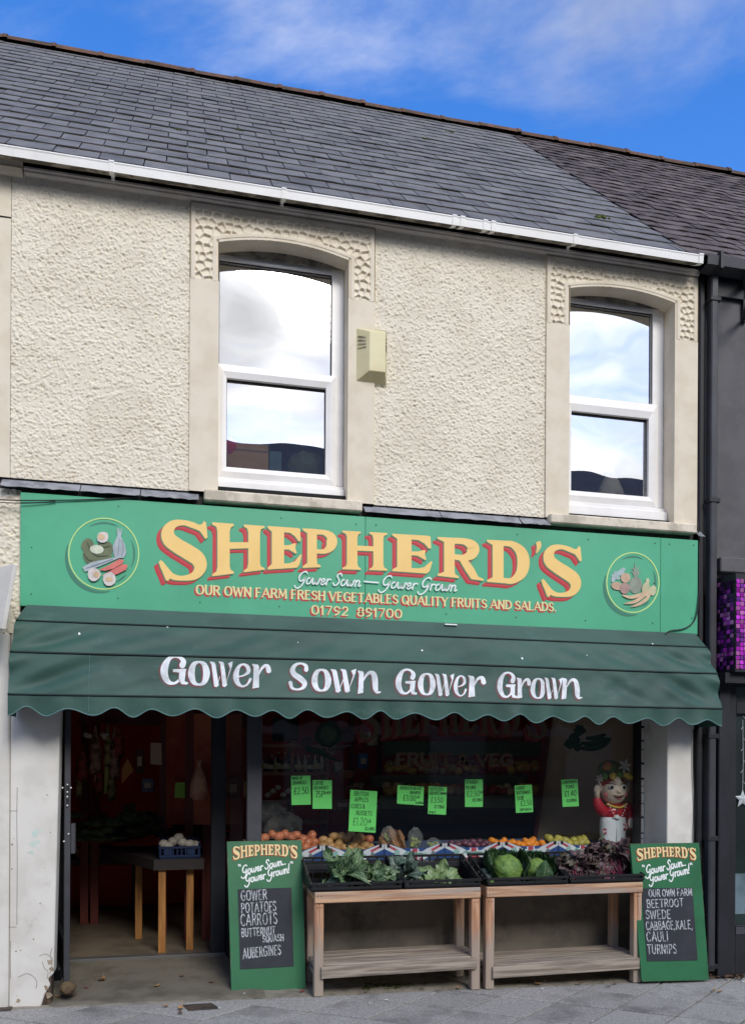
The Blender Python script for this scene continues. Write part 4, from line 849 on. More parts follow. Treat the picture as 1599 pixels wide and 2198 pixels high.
def blob(x, y, r, n, j, seed): rr = random.Random(seed); return ('p', [(x+r*(1+rr.uniform(-j, j))*math.cos(2*math.pi*i/n), y+r*(1+rr.uniform(-j, j))*math.sin(2*math.pi*i/n)) for i in range(n)])
cv = lambda x, y: (100+x/4.4417, 1080+y/4.4417)
V = lambda *pts: [cv(*p) for p in pts]
paint('painted_cabbage', lin(112, 122, 88), [blob(*cv(400, 400), 15, 14, .22, 1), blob(*cv(560, 440), 18, 14, .2, 2), blob(*cv(450, 490), 22, 16, .16, 3), blob(*cv(560, 490), 16, 14, .2, 4)], .0045, SG)
paint('painted_cabbage_shade', lin(74, 84, 62), [('r', V((390, 370), (420, 440), (480, 500), (590, 500)), [2, 3, 3, 2]), ('r', V((520, 360), (500, 400), (540, 420), (600, 410)), [2, 3, 3, 2]), ('r', V((360, 480), (400, 540), (440, 545)), [2, 3, 2])], .007, SG)
paint('painted_cauliflower', lin(216, 222, 196), [('e', *cv(482, 440), 15, 9.5, .1)], .0075, SG)
paint('painted_leek', lin(178, 190, 194), [('p', V((345, 610), (440, 560), (640, 520), (700, 500), (700, 520), (560, 580), (440, 630), (370, 655))), ('p', V((640, 480), (632, 420), (660, 350), (680, 310), (700, 300), (720, 330), (750, 400), (765, 470), (740, 520), (690, 525), (650, 510))),
      ('r', V((690, 330), (675, 240)), [4, 1.2]), ('r', V((692, 330), (690, 235)), [4, 1.2]), ('r', V((698, 330), (706, 240)), [4, 1.2]), ('r', V((700, 330), (724, 246)), [4, 1.2])], .0085, SG)
paint('painted_leek_line', lin(128, 140, 148), [('r', V((700, 340), (690, 420), (685, 500)), [1, 1.4, 1]), ('r', V((720, 350), (735, 430), (715, 510)), [1, 1.4, 1]), ('r', V((380, 620), (500, 580), (640, 530)), [1, 1.6, 1])], .011, SG)
paint('painted_carrot', lin(222, 122, 112), [('p', V((500, 635), (600, 590), (690, 535), (740, 540), (725, 575), (640, 625), (560, 645))), ('p', V((530, 690), (620, 640), (730, 580), (780, 590), (760, 635), (680, 675), (580, 698)))], .0125, SG)
paint('painted_mushroom', lin(222, 212, 206), [blob(*cv(455, 680), 14, 10, .12, 6), blob(*cv(600, 725), 15, 10, .12, 7), blob(*cv(540, 325), 13, 10, .15, 8)], .0145, SG)
paint('painted_yolk', lin(220, 190, 148), [('e', *cv(480, 680), 7, 6, .2), ('e', *cv(600, 725), 8, 5, 0), ('e', *cv(525, 320), 8, 6, .3)], .0165, SG)
cv = lambda x, y: (1180+x/4.4417, 1130+y/4.4417)
paint('painted_pineapple', lin(150, 158, 140), [('e', *cv(815, 560), 14, 18, .15), ('r', V((810, 480), (800, 410), (775, 400)), [5, 3, 1]), ('r', V((815, 480), (812, 400), (810, 345)), [5, 3, 1]), ('r', V((820, 480), (835, 410), (855, 385)), [5, 3, 1]), ('r', V((822, 480), (845, 440), (865, 430)), [4, 3, 1]), ('r', V((812, 480), (790, 440), (772, 425)), [4, 3, 1])], .0045, SG)
paint('painted_grape', lin(176, 196, 196), [('e', *cv(x, y), 4.2, 4.2, 0) for x, y in ((600, 500), (605, 470), (625, 445), (640, 470), (655, 440), (680, 420), (700, 410), (620, 490), (650, 490), (670, 450), (690, 435), (600, 515))], .0045, SG)
paint('painted_fruit', lin(208, 176, 146), [('e', *cv(720, 490), 10.5, 10.5, 0), ('e', *cv(640, 568), 13, 8.5, .2)], .0075, SG)
paint('painted_apple', lin(176, 146, 136), [('e', *cv(712, 590), 11, 12, 0)], .009, SG)
paint('painted_pear', lin(206, 202, 160), [('e', *cv(915, 600), 9, 15, .05), ('e', *cv(928, 530), 4, 9, .1), ('e', *cv(980, 610), 7, 11, .2)], .009, SG)
paint('painted_banana', lin(222, 190, 154), [('r', V((695, 655), (770, 675), (860, 650), (930, 620)), [3, 7, 7, 3]), ('r', V((712, 735), (800, 720), (880, 670), (940, 620)), [2, 7, 7, 3]), ('r', V((775, 765), (850, 740), (920, 690), (955, 640)), [2, 6, 7, 3])], .0105, SG)
k = newink(SPX, -1, .002)
for px, py in ((69, 1175), (68, 1275), (255, 1087), (254, 1284), (430, 1293), (600, 1302), (764, 1125), (807, 1127), (957, 1318), (1110, 1147), (1262, 1158), (1405, 1166), (1436, 1168), (1488, 1170), (1256, 1332), (1400, 1338), (1484, 1327), (1403, 1252), (604, 1112), (1107, 1325)):
    k = newink(SPX, -1, .002); k.poly([(px+1.3*math.cos(t), py+1.5*math.sin(t)) for t in [i*math.pi/4 for i in range(8)]]); k.build('fixing_screw', m_shadowgap, SG)

# ------------------------------------------------------------------ the awning
m_awn = mat('dark_green_canvas', lin(57, 90, 80), .58, lin(48, 78, 70), 2.2, bump=.2, bscale=260, bdist=.0008, dirt=lin(74, 104, 95), dscale=4.5, dlo=.56, dhi=.78, spec=.35, stretch=(.7, 1, 1.6))
m_awnseam = mat('awning_seam', lin(24, 42, 40), .7); m_awntrim = mat('awning_binding', lin(84, 120, 118), .6)
AWN = thing('awning', 'dark green canvas Dutch awning with scalloped edge and white Gower lettering', 'awning', (1.4, -.05, 2.1))
axl, axr = gx(21, -.24, 1430), gx(1542, -.245, 1480)
KP = [(-.05, at(800, 1330, -.05).z), (-.115, at(800, 1361, -.115).z), (-.225, at(800, 1421.5, -.225).z), (-.285, at(800, 1504, -.285).z), (-.288, at(800, 1537, -.288).z)]
cumk = [0, .17, .47, .84, 1.0]
NL = 20
def awn(x, v, h=0.0):
    """point of the canvas at world x, fraction v down its profile"""
    i = 0
    while i < 3 and v > cumk[i+1]: i += 1
    t = (v-cumk[i])/(cumk[i+1]-cumk[i]); (y0, z0), (y1, z1) = KP[i], KP[i+1]
    y, z = y0+(y1-y0)*t, z0+(z1-z0)*t; dy, dz = y1-y0, z1-z0; l = math.hypot(dy, dz); ny, nz = dz/l, -dy/l
    u = (x-axl)/(axr-axl); s = math.sin(math.pi*t)
    dsp = s*(-.008 if i < 3 else 0)
    el, er = math.exp(-u*7), math.exp(-(1-u)*7)
    if i in (1, 2):
        ph = (x-axl)*9 - t*2.6*(1 if u < .5 else -1)
        dsp += s*(.022*el*math.sin((x-axl)*7+t*5.5)+.016*el*math.sin((x-axl)*19+t*10) + .019*er*math.sin((axr-x)*9+t*6)+.015*er*math.sin((axr-x)*24+t*9)) 
        dsp += s*.0028*(math.sin(x*11+t*3)+math.sin(x*5.3-t*4+1)+.8*math.sin(x*23+t*7))
    if i == 3: dsp += t*(.006*math.sin(x*2*math.pi*NL/(axr-axl)+.8)+.005*math.sin(x*9.1)+.003*math.sin(x*31))
    if i == 3 or v >= .84:
        sc = .024*(math.cos(2*math.pi*NL*u+.35*math.sin(u*40)+.3*math.sin(u*17)))*(1+.25*math.sin(u*57)) ; z -= sc*max(0, t if i == 3 else 0); 
    z += .006*math.sin(x*1.3)*min(1, v*2) ; k = dsp+h
    # the top corners are drawn in towards the wall
    return Vector((x, y-abs(ny)*k if ny < 0 else y+ny*k, z+nz*k))
mb = MB(); nu = 420
vl = [0, .08, .17]+[.17+.30*i/12 for i in range(1, 13)]+[.47+.37*i/14 for i in range(1, 15)]+[.84+.16*i/6 for i in range(1, 7)]
inset = lambda v: .05*max(0, 1-v/.17)**1.5 + .018*max(0, 1-v/.47)
mb.grid(lambda u, w: awn(axl+inset(vl[round(w*(len(vl)-1))])+(axr-axl-2*inset(vl[round(w*(len(vl)-1))]))*u, vl[round(w*(len(vl)-1))]), nu, len(vl)-1)
mb.build('canopy', m_awn, AWN, True)
for side, xx in ((0, axl), (1, axr)):
    mb = MB(); pts = [awn(xx+(inset(v) if side == 0 else -inset(v)), v) for v in vl]
    back = [Vector((p.x, -.012, p.z)) for p in pts]
    n = len(pts)
    for i in range(n-1): mb.add([pts[i], pts[i+1], back[i+1], back[i]], [(0, 1, 2, 3)])
    mb.build('side_curtain', m_awn, AWN, True)
for v, r_ in ((.17, .006), (.47, .007), (.84, .006)):
    mb = MB(); mb.tube([awn(axl+inset(v)+(axr-axl-2*inset(v))*i/160, v, .003) for i in range(161)], r_, 5); mb.build('seam', m_awnseam, AWN, True)
mb = MB(); mb.tube([awn(axl+(axr-axl)*i/420, 1.0, .0) for i in range(421)], .0045, 5); mb.build('binding', m_awntrim, AWN, True)
for px in (192, 494, 856, 1190):
    mb = MB(); xx = gx(px, -.25, 1470); mb.tube([awn(xx, .47+.53*i/20, .001) for i in range(21)], .0022, 4); mb.build('canvas_join', m_awntrim, AWN, True)
for xx in (axl+.02, axr-.02):
    mb = MB()
    for v in (.17, .47, .84): p = awn(xx, v, -.012); mb.tube([p, (p.x, 0.0, KP[3][1]+.02)], .008, 6)
    mb.build('hood_bow', m_black, AWN)
def AWPX(px, py, h):
    y = -.25
    for _ in range(4):
        p = at(px, py, y); t = (KP[2][1]-p.z)/(KP[2][1]-KP[3][1]); y = KP[2][0]+(KP[3][0]-KP[2][0])*t
    return awn(at(px, py, y).x, .47+.37*min(max(t, .02), .98), h)
LOW = {
 'G': [('r', [(.84, .66), (.88, .80), (.74, .93), (.52, .965), (.32, .88), (.17, .64), (.15, .36), (.28, .12), (.48, .05), (.66, .12), (.78, .28)], [.24, .20, .12, .10, .17, .28, .28, .20, .11, .10, .06]), ('p', [(.48, .44), (.48, .53), (1.0, .545), (.97, .44), (.93, .12), (1.08, .07), (1.02, .0), (.80, .02), (.70, .20), (.72, .42)])],
 'o': [('c', [(.5, .945), (.26, .84), (.155, .5), (.26, .16), (.5, .055), (.74, .16), (.845, .5), (.74, .84)], [.10, .22, .31, .22, .10, .22, .31, .22])],
 'w': [('p', [(0, 1), (.20, .97), (.25, .90), (.40, .08), (.30, .0), (.20, .03), (.08, .86)]), ('p', [(.34, .10), (.30, .02), (.50, .60), (.55, .62)]), ('p', [(.38, 1), (.58, .97), (.62, .9), (.76, .08), (.66, .0), (.56, .03), (.46, .86)]), ('p', [(.70, .10), (.67, .02), (.88, .72), (.80, .92), (1.0, 1.0), (.97, .80)])],
 'e': [('r', [(.22, .46), (.55, .50), (.82, .64), (.78, .86), (.52, .95), (.28, .82), (.16, .5), (.24, .2), (.5, .05), (.78, .14), (.93, .34)], [.07, .09, .20, .20, .10, .20, .31, .24, .11, .11, .15])],
 'r': [('p', [(0, 1), (.30, .97), (.36, .90), (.36, .55), (.37, .05), (.02, 0), (.06, .3), (.09, .86)]), ('r', [(.34, .55), (.48, .78), (.64, .90), (.80, .88), (.86, .70)], [.07, .12, .16, .22, .26])],
 'n': [('p', [(0, 1), (.22, .97), (.27, .90), (.26, .55), (.24, .05), (0, 0), (.04, .3), (.06, .86)]), ('r', [(.25, .58), (.40, .82), (.56, .92), (.71, .82), (.76, .55), (.78, .24), (.85, .08), (1.0, .09)], [.06, .11, .15, .23, .25, .22, .13, .05])],
 'S': [('r', [(.86, .74), (.84, .88), (.62, .96), (.36, .91), (.22, .74), (.32, .57), (.58, .43), (.78, .28), (.72, .12), (.46, .045), (.2, .1), (.12, .28)], [.20, .16, .09, .15, .23, .26, .27, .25, .16, .09, .14, .18])]}
c6 = lambda x, y: (330+x/3.135, 1390+y/3.135); c7 = lambda x, y: (830+x/3.719, 1420+y/3.719)
AW = [('G', c6, 48, 222, 55, 248), ('o', c6, 232, 380, 90, 257), ('w', c6, 378, 533, 95, 267), ('e', c6, 535, 660, 107, 273), ('r', c6, 662, 793, 112, 280), ('S', c6, 903, 1047, 105, 295), ('o', c6, 1063, 1197, 145, 304), ('w', c6, 1190, 1363, 148, 310), ('n', c6, 1372, 1527, 160, 318),
      ('G', c7, 73, 232, 63, 272), ('o', c7, 248, 390, 95, 279), ('w', c7, 382, 537, 101, 283), ('e', c7, 533, 640, 111, 286), ('r', c7, 648, 797, 113, 291), ('G', c7, 883, 1030, 83, 295), ('r', c7, 1036, 1152, 128, 298), ('o', c7, 1148, 1270, 128, 299), ('w', c7, 1256, 1402, 126, 301), ('n', c7, 1393, 1555, 128, 301)]
m_awtext = mat('worn_white_awning_paint', lin(232, 236, 238), .7, lin(196, 202, 204), 9, dirt=lin(150, 164, 162), dscale=16, dlo=.58, dhi=.74); m_awred = mat('faded_red_outline', lin(122, 62, 66), .7, lin(92, 80, 76), 9)
CAPS_OLD = CAPS
def low(ink, ch, cf, xa, xb, ya, yb, grow_=0, dx=0, dy=0):
    (l, t), (r, b) = cf(xa, ya), cf(xb, yb); W_, H_ = r-l, b-t; B = lambda u, v: (l+u*W_, b-v*H_)
    for it_ in LOW[ch]:
        if it_[0] == 'p': ink.poly([B(*p) for p in it_[1]], dx, dy)
        else: ink.ribbon([B(*p) for p in it_[1]], [w*W_+grow_ for w in it_[2]], it_[0] == 'c', 7, True, dx, dy, cap=it_[0] == 'r')
for a in AW:
    k = newink(AWPX, -1, .0015); low(k, *a, 2.0, -2.8, 2.6); k.build('letter_outline', m_awred, AWN)
    k = newink(AWPX, -1, .0042); low(k, *a); k.build('letter', m_awtext, AWN)

def awn_at(px, py):
    best = None
    for i in range(101):
        v = i/100; y = np.interp(v, cumk, [a for a, b in KP]); z = np.interp(v, cumk, [b for a, b in KP]); p = at(px, py, y); e_ = abs(p.z-z)
        if best is None or e_ < best[0]: best = (e_, p.x, v)
    return best[1], best[2]
for px, py, s_ in ((170, 1355, 3.2), (906, 1397, 3.0), (1121, 1412, 3.6), (1400, 1381, 2.4), (360, 1346, 2.0), (640, 1380, 1.6), (1260, 1405, 1.8)):
    x_, v_ = awn_at(px, py); rr = random.Random(px); mb = MB(); a_ = s_*.0032
    mb.add([awn(x_+a_*math.cos(t)*rr.uniform(.5, 1), v_+a_*.9*math.sin(t)*rr.uniform(.8, 1.6), .0025) for t in [i*math.pi/4 for i in range(8)]], [tuple(range(8))]); mb.build('bird_dropping', m_wht, AWN)
# ------------------------------------------------------------------ two painted menu boards
m_bgreen = mat('green_board_paint', lin(44, 112, 72), .5, lin(38, 100, 64), 3, dirt=lin(58, 128, 92), dscale=5, dlo=.6, dhi=.8); m_bedge = mat('worn_board_edge', lin(96, 110, 84), .8, lin(58, 74, 56), 12); m_slatebd = mat('chalkboard', lin(44, 47, 54), .75, lin(52, 55, 62), 4, dirt=lin(60, 64, 70), dscale=6)
m_chalk = mat('chalk', lin(204, 208, 212), .95, lin(140, 144, 150), 60, lo=.42, hi=.58, detail=3); m_cream = mat('cream_letters', lin(242, 214, 156), .6); m_brick = mat('brown_letter_shade', lin(150, 74, 46), .6)
def board(label, corners, yb, yt, rows, chalkrect, lean_z=None):
    (tl, tr, br, bl) = corners
    P = [at(*bl, yb), at(*br, yb), at(*tr, yt), at(*tl, yt)]
    nrm = (P[1]-P[0]).cross(P[3]-P[0]).normalized()
    if nrm.y > 0: nrm = -nrm
    S = lambda u, v, h: (P[0]*(1-u)+P[1]*u)*(1-v)+(P[3]*(1-u)+P[2]*u)*v + nrm*h
    root = thing('menu_board', label, 'sign board', (P[0]+P[1])/2, 'green menu boards leaning by the stall')
    mb = MB(); c = .03; ol = [(c*.6, 0), (1-c*.6, 0), (1, c*.4), (1, 1-c*.3), (1-c*.4, 1), (c*.4, 1), (0, 1-c*.3), (0, c*.4)]
    mb.prism(ol, lambda u, v, h: S(u, v, h), -.022, 0.0); mb.build('panel', m_bgreen, root, bevel=.002)
    ew = MB(); r = random.Random(int(P[0].x*10))
    for a, b in (((0, 1), (1, 1)), ((0, 0), (0, 1)), ((1, 0), (1, 1)), ((0, 0), (1, 0))):
        n = 26
        for i in range(n):
            if r.random() < (.8 if a[1] == 1 and b[1] == 1 else .45):
                t0, t1 = i/n, (i+1)/n; w_ = r.uniform(.004, .013); h_ = .0006+.00002*i
                q0 = (a[0]+(b[0]-a[0])*t0, a[1]+(b[1]-a[1])*t0); q1 = (a[0]+(b[0]-a[0])*t1, a[1]+(b[1]-a[1])*t1)
                iu, iv = (w_*(1 if a[0] == 0 else -1), 0) if a[0] == b[0] else (0, w_*.5*(1 if a[1] == 0 else -1))
                ew.add([S(*q0, h_), S(*q1, h_), S(q1[0]+iu*r.uniform(.3, 1), q1[1]+iv*r.uniform(.3, 1), h_), S(q0[0]+iu, q0[1]+iv, h_)], [(0, 1, 2, 3)])
    ew.build('worn_edge', m_bedge, root)
    (u0, v0, u1, v1) = chalkrect; mb = MB(); mb.prism([(u0, v0), (u1, v0), (u1, v1), (u0, v1)], lambda u, v, h: S(u, v, h), 0.0004, .004); mb.build('chalkboard', m_slatebd, root)
    asp = (P[3]-P[0]).length/(P[1]-P[0]).length
    wch = {'S': 1.0, 'H': 1.04, 'E': .80, 'P': .82, 'R': .98, 'D': .98, "'": .2}; word = "SHEPHERD'S"; tot = sum(wch[c] for c in word)+.06*9
    for nm, m_, dx, dy, base in (('letter_shade', m_brick, -.012, -.007, .0010), ('letters', m_cream, 0, 0, .0036)):
        k = Ink(S, base, .00006); x = .075
        for c in word:
            w_ = wch[c]/tot*.86; A = lambda u: 1-((2*u-1)**2)
            tp_ = lambda u: .958+.016*A(u); bt_ = lambda u: .858+.044*A(u)
            if c == "'": q = ((x, tp_(x)-.028), (x+w_, tp_(x)-.028), (x+w_, tp_(x)), (x, tp_(x)))
            else: q = ((x, bt_(x)), (x+w_, bt_(x+w_)), (x+w_, tp_(x+w_)), (x, tp_(x)))
            caps(k, c, q, dx, dy); x += w_+.06/tot*.86
        k.build(nm, m_, root)
    S2 = lambda x, y, h: S(x, y/asp, h)
    k = Ink(S2, .0016, .00006)
    script(k, 'Gower Sown...', .19, .770*asp, .78, .836*asp, .060, .0165, .2); script(k, 'Gower Grown!', .23, .712*asp, .83, .780*asp, .060, .0165, .2)
    for ux, uv in ((.145, .842), (.165, .842), (.84, .852), (.86, .853)): k.seg((ux, uv*asp), (ux+.006, (uv-.012)*asp), .014)
    k.build('script_lettering', m_wht, root)
    k = Ink(S2, .0052, .00005); r = random.Random(len(rows))
    for s_, ux, uv, hh, ww, sl_ in rows: write(k, s_, ux, uv*asp, hh*asp, .0125, ww, .22, .34, .018, r, sl_)
    k.build('chalk_writing', m_chalk, root)
    k = Ink(S2, .0052, .00005)
    for ux, uv in ((u0+.03, v0+.012), (u1-.03, v0+.012)): k.poly([(ux+.008*math.cos(t), uv*asp+.008*math.sin(t)) for t in [i*math.pi/4 for i in range(8)]])
    k.build('screw', m_pipe, root)
    return root
board('green menu board chalked GOWER POTATOES CARROTS, leaning by the doorway', ((487, 1806), (648, 1803), (657, 2122), (497, 2132)), .13, .335,
      [('GOWER', .165, .598, .066, .34, .02), ('POTATOES', .165, .516, .064, .46, .03), ('CARROTS', .155, .432, .074, .48, .02), ('BUTTERNUT', .155, .360, .052, .45, .03), ('SQUASH', .435, .318, .044, .28, .03), ('AUBERGINES', .17, .218, .064, .50, .06)], (.125, .15, .84, .675))
board('green menu board chalked OUR OWN FARM BEETROOT SWEDE, leaning on the right pier', ((1352, 1811), (1500, 1809), (1521, 2104), (1377, 2107)), -.13, -.028,
      [('OUR OWN FARM', .20, .610, .050, .63, .015), ('BEETROOT', .16, .532, .056, .53, .02), ('SWEDE', .13, .450, .062, .36, .0), ('CABBAGE,KALE,', .12, .370, .060, .68, .01), ('CAULI', .12, .288, .068, .31, .0), ('TURNIPS', .115, .198, .066, .42, .0)], (.10, .145, .845, .672))

# ------------------------------------------------------------------ small fittings on the wall
m_alarm = mat('yellowed_alarm_plastic', lin(222, 212, 168), .5, lin(212, 200, 152), 3); m_alarm2 = mat('grimy_alarm_plastic', lin(196, 190, 160), .6, lin(120, 112, 88), 10)
AL = thing('alarm_box', 'yellowed cream alarm bell box on the wall beside the left upper window', 'alarm', at(795, 825, 0))
b0, b1 = at(759, 824, -.004), at(829, 707, -.004); f0, f1 = at(793, 797, -.085), at(828, 714, -.085)
z0, z1 = at(795, 826, -.004).z, at(795, 707, -.004).z; zf0, zf1 = at(811, 797, -.085).z, at(811, 713, -.085).z
bx = [Vector((b0.x, -.001, z0)), Vector((b1.x, -.001, z0)), Vector((b1.x, -.001, z1)), Vector((b0.x, -.001, z1))]
fx = [Vector((f0.x, -.085, zf0)), Vector((f1.x, -.085, zf0)), Vector((f1.x, -.085, zf1)), Vector((f0.x, -.085, zf1))]
mb = MB(); mb.hexa(bx, fx); o = mb.build('cover', m_alarm, AL, bevel=.003)
mb = MB(); mb.box(b0.x-.004, b1.x+.004, -.008, .004, z0-.004, z1+.004); mb.build('back_plate', m_alarm2, AL, bevel=.002)
for side in (0, 1):
    mb = MB()
    for i in range(4):
        v = .62+.075*i
        if side == 0: p0 = bx[0].lerp(bx[3], v).lerp(fx[0].lerp(fx[3], v), .30); p1 = bx[0].lerp(bx[3], v).lerp(fx[0].lerp(fx[3], v), .80); mb.beam(p0+Vector((-.002, 0, 0)), p1+Vector((-.002, 0, 0)), .006, .009)
        else: p0 = bx[1].lerp(bx[2], v).lerp(fx[1].lerp(fx[2], v), .30); p1 = bx[1].lerp(bx[2], v).lerp(fx[1].lerp(fx[2], v), .80); mb.beam(p0+Vector((.002, 0, 0)), p1+Vector((.002, 0, 0)), .006, .009)
    mb.build('louvre', m_alarm2 if side == 0 else m_shadowgap, AL)
def cable(name, label, pts, r, m=m_black):
    P = catmull([tuple(p) for p in pts], 8); mb = MB(); mb.tube(P, r, 6); return tag(mb.build(name, m, None, True), label, 'cable')
cable('cable', 'thin dark cable sagging across the top left corner of the green sign', [at(-30, 1071, -.06), at(45, 1074, -.06), at(170, 1073, -.055), at(290, 1068, -.05), at(330, 1064, -.03)], .004)
cable('cable', 'second thin cable under the sagging one at the left end of the sign', [at(-30, 1077, -.07), at(50, 1080, -.065), at(120, 1076, -.06)], .003)
cable('cable', 'black cable curling off the right end of the green sign', [at(1428, 1361, -.06), at(1438, 1354, -.058), at(1465, 1350, -.056), at(1485, 1338, -.058), at(1495, 1315, -.06), at(1499, 1270, -.05), at(1500, 1200, -.03), at(1497, 1120, -.02)], .005)
cable('cable', 'loose black cable hanging down the edge of the right white pier', [at(1488, 1565, -.012), at(1487, 1640, -.014), at(1490, 1740, -.012), at(1488, 1800, -.014), at(1489, 1880, -.012)], .005)
mb = MB(); p0 = at(966, 1341, -.052); mb.box(p0.x-.045, p0.x+.045, -.075, -.03, p0.z-.006, p0.z+.003); mb.build('torn_tape', m_wht, AWN)
PS = thing('projecting_sign', 'white sign board edge jutting in at the far left beside the awning', 'sign', at(10, 1345, -.3))
mb = MB(); a = [at(-40, 1225, -.05), at(31, 1210, -.35), at(5, 1350, -.35), at(-60, 1335, -.05)]; n_ = (a[1]-a[0]).cross(a[3]-a[0]).normalized()*.025
mb.hexa(a, [p+n_ for p in a]); mb.build('board', m_white, PS, bevel=.003)
mb = MB(); mb.beam(at(-30, 1245, -.03), at(12, 1240, -.2), .02, .02); mb.build('bracket_arm', m_black, PS)

# ------------------------------------------------------------------ stalls, crates and greens outside
def wood(name, c1, c2, axis, grey, lo=.4, hi=.62):
    st = {'x': (1.2, 26, 26), 'z': (26, 26, 1.2), 'y': (26, 1.2, 26)}[axis]
    return mat(name, c1, .8, c2, 1.6, detail=8, lo=lo, hi=hi, bump=.35, bscale=3, bdist=.004, stretch=st, dirt=grey, dscale=.55, dlo=.50, dhi=.66, rand=.06)
m_wx = wood('weathered_pine_rail', lin(212, 174, 138), lin(172, 130, 100), 'x', lin(170, 160, 150))
m_wgx = wood('grey_weathered_board', lin(172, 159, 143), lin(128, 116, 103), 'x', lin(98, 89, 80))
m_wgy = wood('grey_weathered_slat', lin(150, 144, 136), lin(116, 110, 102), 'y', lin(98, 92, 86))
m_wy = wood('weathered_pine_side', lin(210, 166, 128), lin(166, 124, 92), 'y', lin(166, 154, 142))
def leg_mat():
    m = wood('weathered_pine_leg', lin(206, 160, 124), lin(160, 112, 82), 'z', lin(184, 170, 156))
    t = m.node_tree; p = [n for n in t.nodes if n.type == 'BSDF_PRINCIPLED'][0]; src = p.inputs['Base Color'].links[0].from_socket
    # the damp lower ends have gone grey
    tcn = N(t, 'ShaderNodeTexCoord'); sp = N(t, 'ShaderNodeSeparateXYZ'); t.links.new(tcn.outputs['Object'], sp.inputs[0])
    nz = N(t, 'ShaderNodeTexNoise', i_Scale=9.0, i_Detail=5.0); t.links.new(tcn.outputs['Object'], nz.inputs['Vector'])
    ad = N(t, 'ShaderNodeMath', operation='MULTIPLY_ADD'); ad.inputs[1].default_value = -.35; t.links.new(nz.outputs['Fac'], ad.inputs[0]); t.links.new(sp.outputs[2], ad.inputs[2])
    mr = N(t, 'ShaderNodeMapRange', interpolation_type='SMOOTHSTEP'); mr.inputs['From Min'].default_value = .10; mr.inputs['From Max'].default_value = .34; mr.inputs['To Min'].default_value = .85; mr.inputs['To Max'].default_value = 0.0
    t.links.new(ad.outputs[0], mr.inputs['Value'])
    mxn = N(t, 'ShaderNodeMix', data_type='RGBA'); mxn.inputs['B'].default_value = lin(164, 153, 139) + (1,)
    t.links.new(src, mxn.inputs['A']); t.links.new(mr.outputs[0], mxn.inputs['Factor']); t.links.new(mxn.outputs['Result'], p.inputs['Base Color']); return m
m_leg = leg_mat()
YT0, YT1 = -.085, .315                        # front and back faces of the stalls
ZTT = at(852, 1910, YT0).z; ZTR = at(852, 1933, YT0).z
def table(label, pxl, pxr):
    xl_, xr_ = gx(pxl, YT0, 2000), gx(pxr, YT0, 2000); lw = .064; xc = (xl_+xr_)/2
    root = thing('stall_table', label, 'table', (xc, (YT0+YT1)/2, ground(xc, YT0)), 'pine stall tables under the shop window')
    zb = at((pxl+pxr)/2, 2080, YT0).z; zt2 = at((pxl+pxr)/2, 2060, YT0).z
    mb = MB(); mb.box(xl_, xr_, YT0-.012, YT0+.026, ZTR, ZTT); mb.build('front_rail', m_wx, root, bevel=.004)
    mb = MB(); mb.box(xl_+.01, xr_-.01, YT1-.03, YT1, ZTR, ZTT); mb.build('back_rail', m_wx, root, bevel=.004)
    for xa in (xl_+.002, xr_-.036): mb = MB(); mb.box(xa, xa+.034, YT0+.027, YT1-.031, ZTR+.002, ZTT-.002); mb.build('side_rail', m_wy, root, bevel=.004)
    mb = MB(); 
    for i in range(5):
        y0 = YT0+.03+i*.07; mb.box(xl_+.037, xr_-.037, y0, y0+.062, ZTT-.03, ZTT-.008)
    mb.build('top_board', m_wx, root, bevel=.003)
    for xa in (xl_, xr_-lw):
        for yy in (YT0, YT1-lw):
            zg0 = ground(xa, yy)+.004; rr = RND.uniform(-.004, .004)
            mb = MB(); top = ZTR-.001 if yy == YT0 else ZTR-.002
            mb.hexa([(xa+rr, yy, zg0), (xa+lw+rr, yy, zg0), (xa+lw+rr, yy+lw, zg0), (xa+rr, yy+lw, zg0)], [(xa, yy, top), (xa+lw, yy, top), (xa+lw, yy+lw, top), (xa, yy+lw, top)])
            mb.build('leg', m_leg, root, bevel=.005)
    mb = MB(); mb.hexa([(xl_+.045, YT0-.026, zb-.035), (xr_-.03, YT0-.026, zb-.025), (xr_-.03, YT0-.001, zb-.025), (xl_+.045, YT0-.001, zb-.035)], [(xl_+.045, YT0-.026, zt2-.02), (xr_-.03, YT0-.026, zt2-.010), (xr_-.03, YT0-.001, zt2-.010), (xl_+.045, YT0-.001, zt2-.02)])
    mb.build('lower_rail', m_wgx, root, bevel=.004)
    for i in range(4):
        y0 = YT0+.002+i*.099; mb = MB(); a, b = RND.uniform(-.004, .004), RND.uniform(-.004, .004)
        x0, x1 = (xl_+lw+.002, xr_-lw-.002) if i in (0, 3) else (xl_+.004, xr_-.004)
        mb.hexa([(x0, y0, zt2-.035+a), (x1, y0, zt2-.022+b), (x1, y0+.092, zt2-.022+b), (x0, y0+.092, zt2-.035+a)], [(x0, y0, zt2-.013+a), (x1, y0, zt2+.0+b), (x1, y0+.092, zt2+b), (x0, y0+.092, zt2-.013+a)])
        mb.build('shelf_board', m_wgx, root, bevel=.003)
    for xa in (xl_+.004, xr_-.04): mb = MB(); mb.box(xa, xa+.03, YT0+lw+.002, YT1-lw-.002, zb-.03, zb+.0); mb.build('lower_side_rail', m_wgy, root, bevel=.003)
    mb = MB()
    for xa in (xl_+.02, xl_+.045, xr_-.045, xr_-.02):
        for zz in ((ZTT+ZTR)/2+.012, ZTR-.03): mb.ball((xa, YT0-(.0135 if zz > ZTR else .0015), zz), .004, .003, .004, 6, 4)
    mb.build('nail_head', m_pipe, root)
    return root, xl_, xr_
T1, t1l, t1r = table('weathered pine stall table carrying crates of cauliflower and greens', 675, 1030)
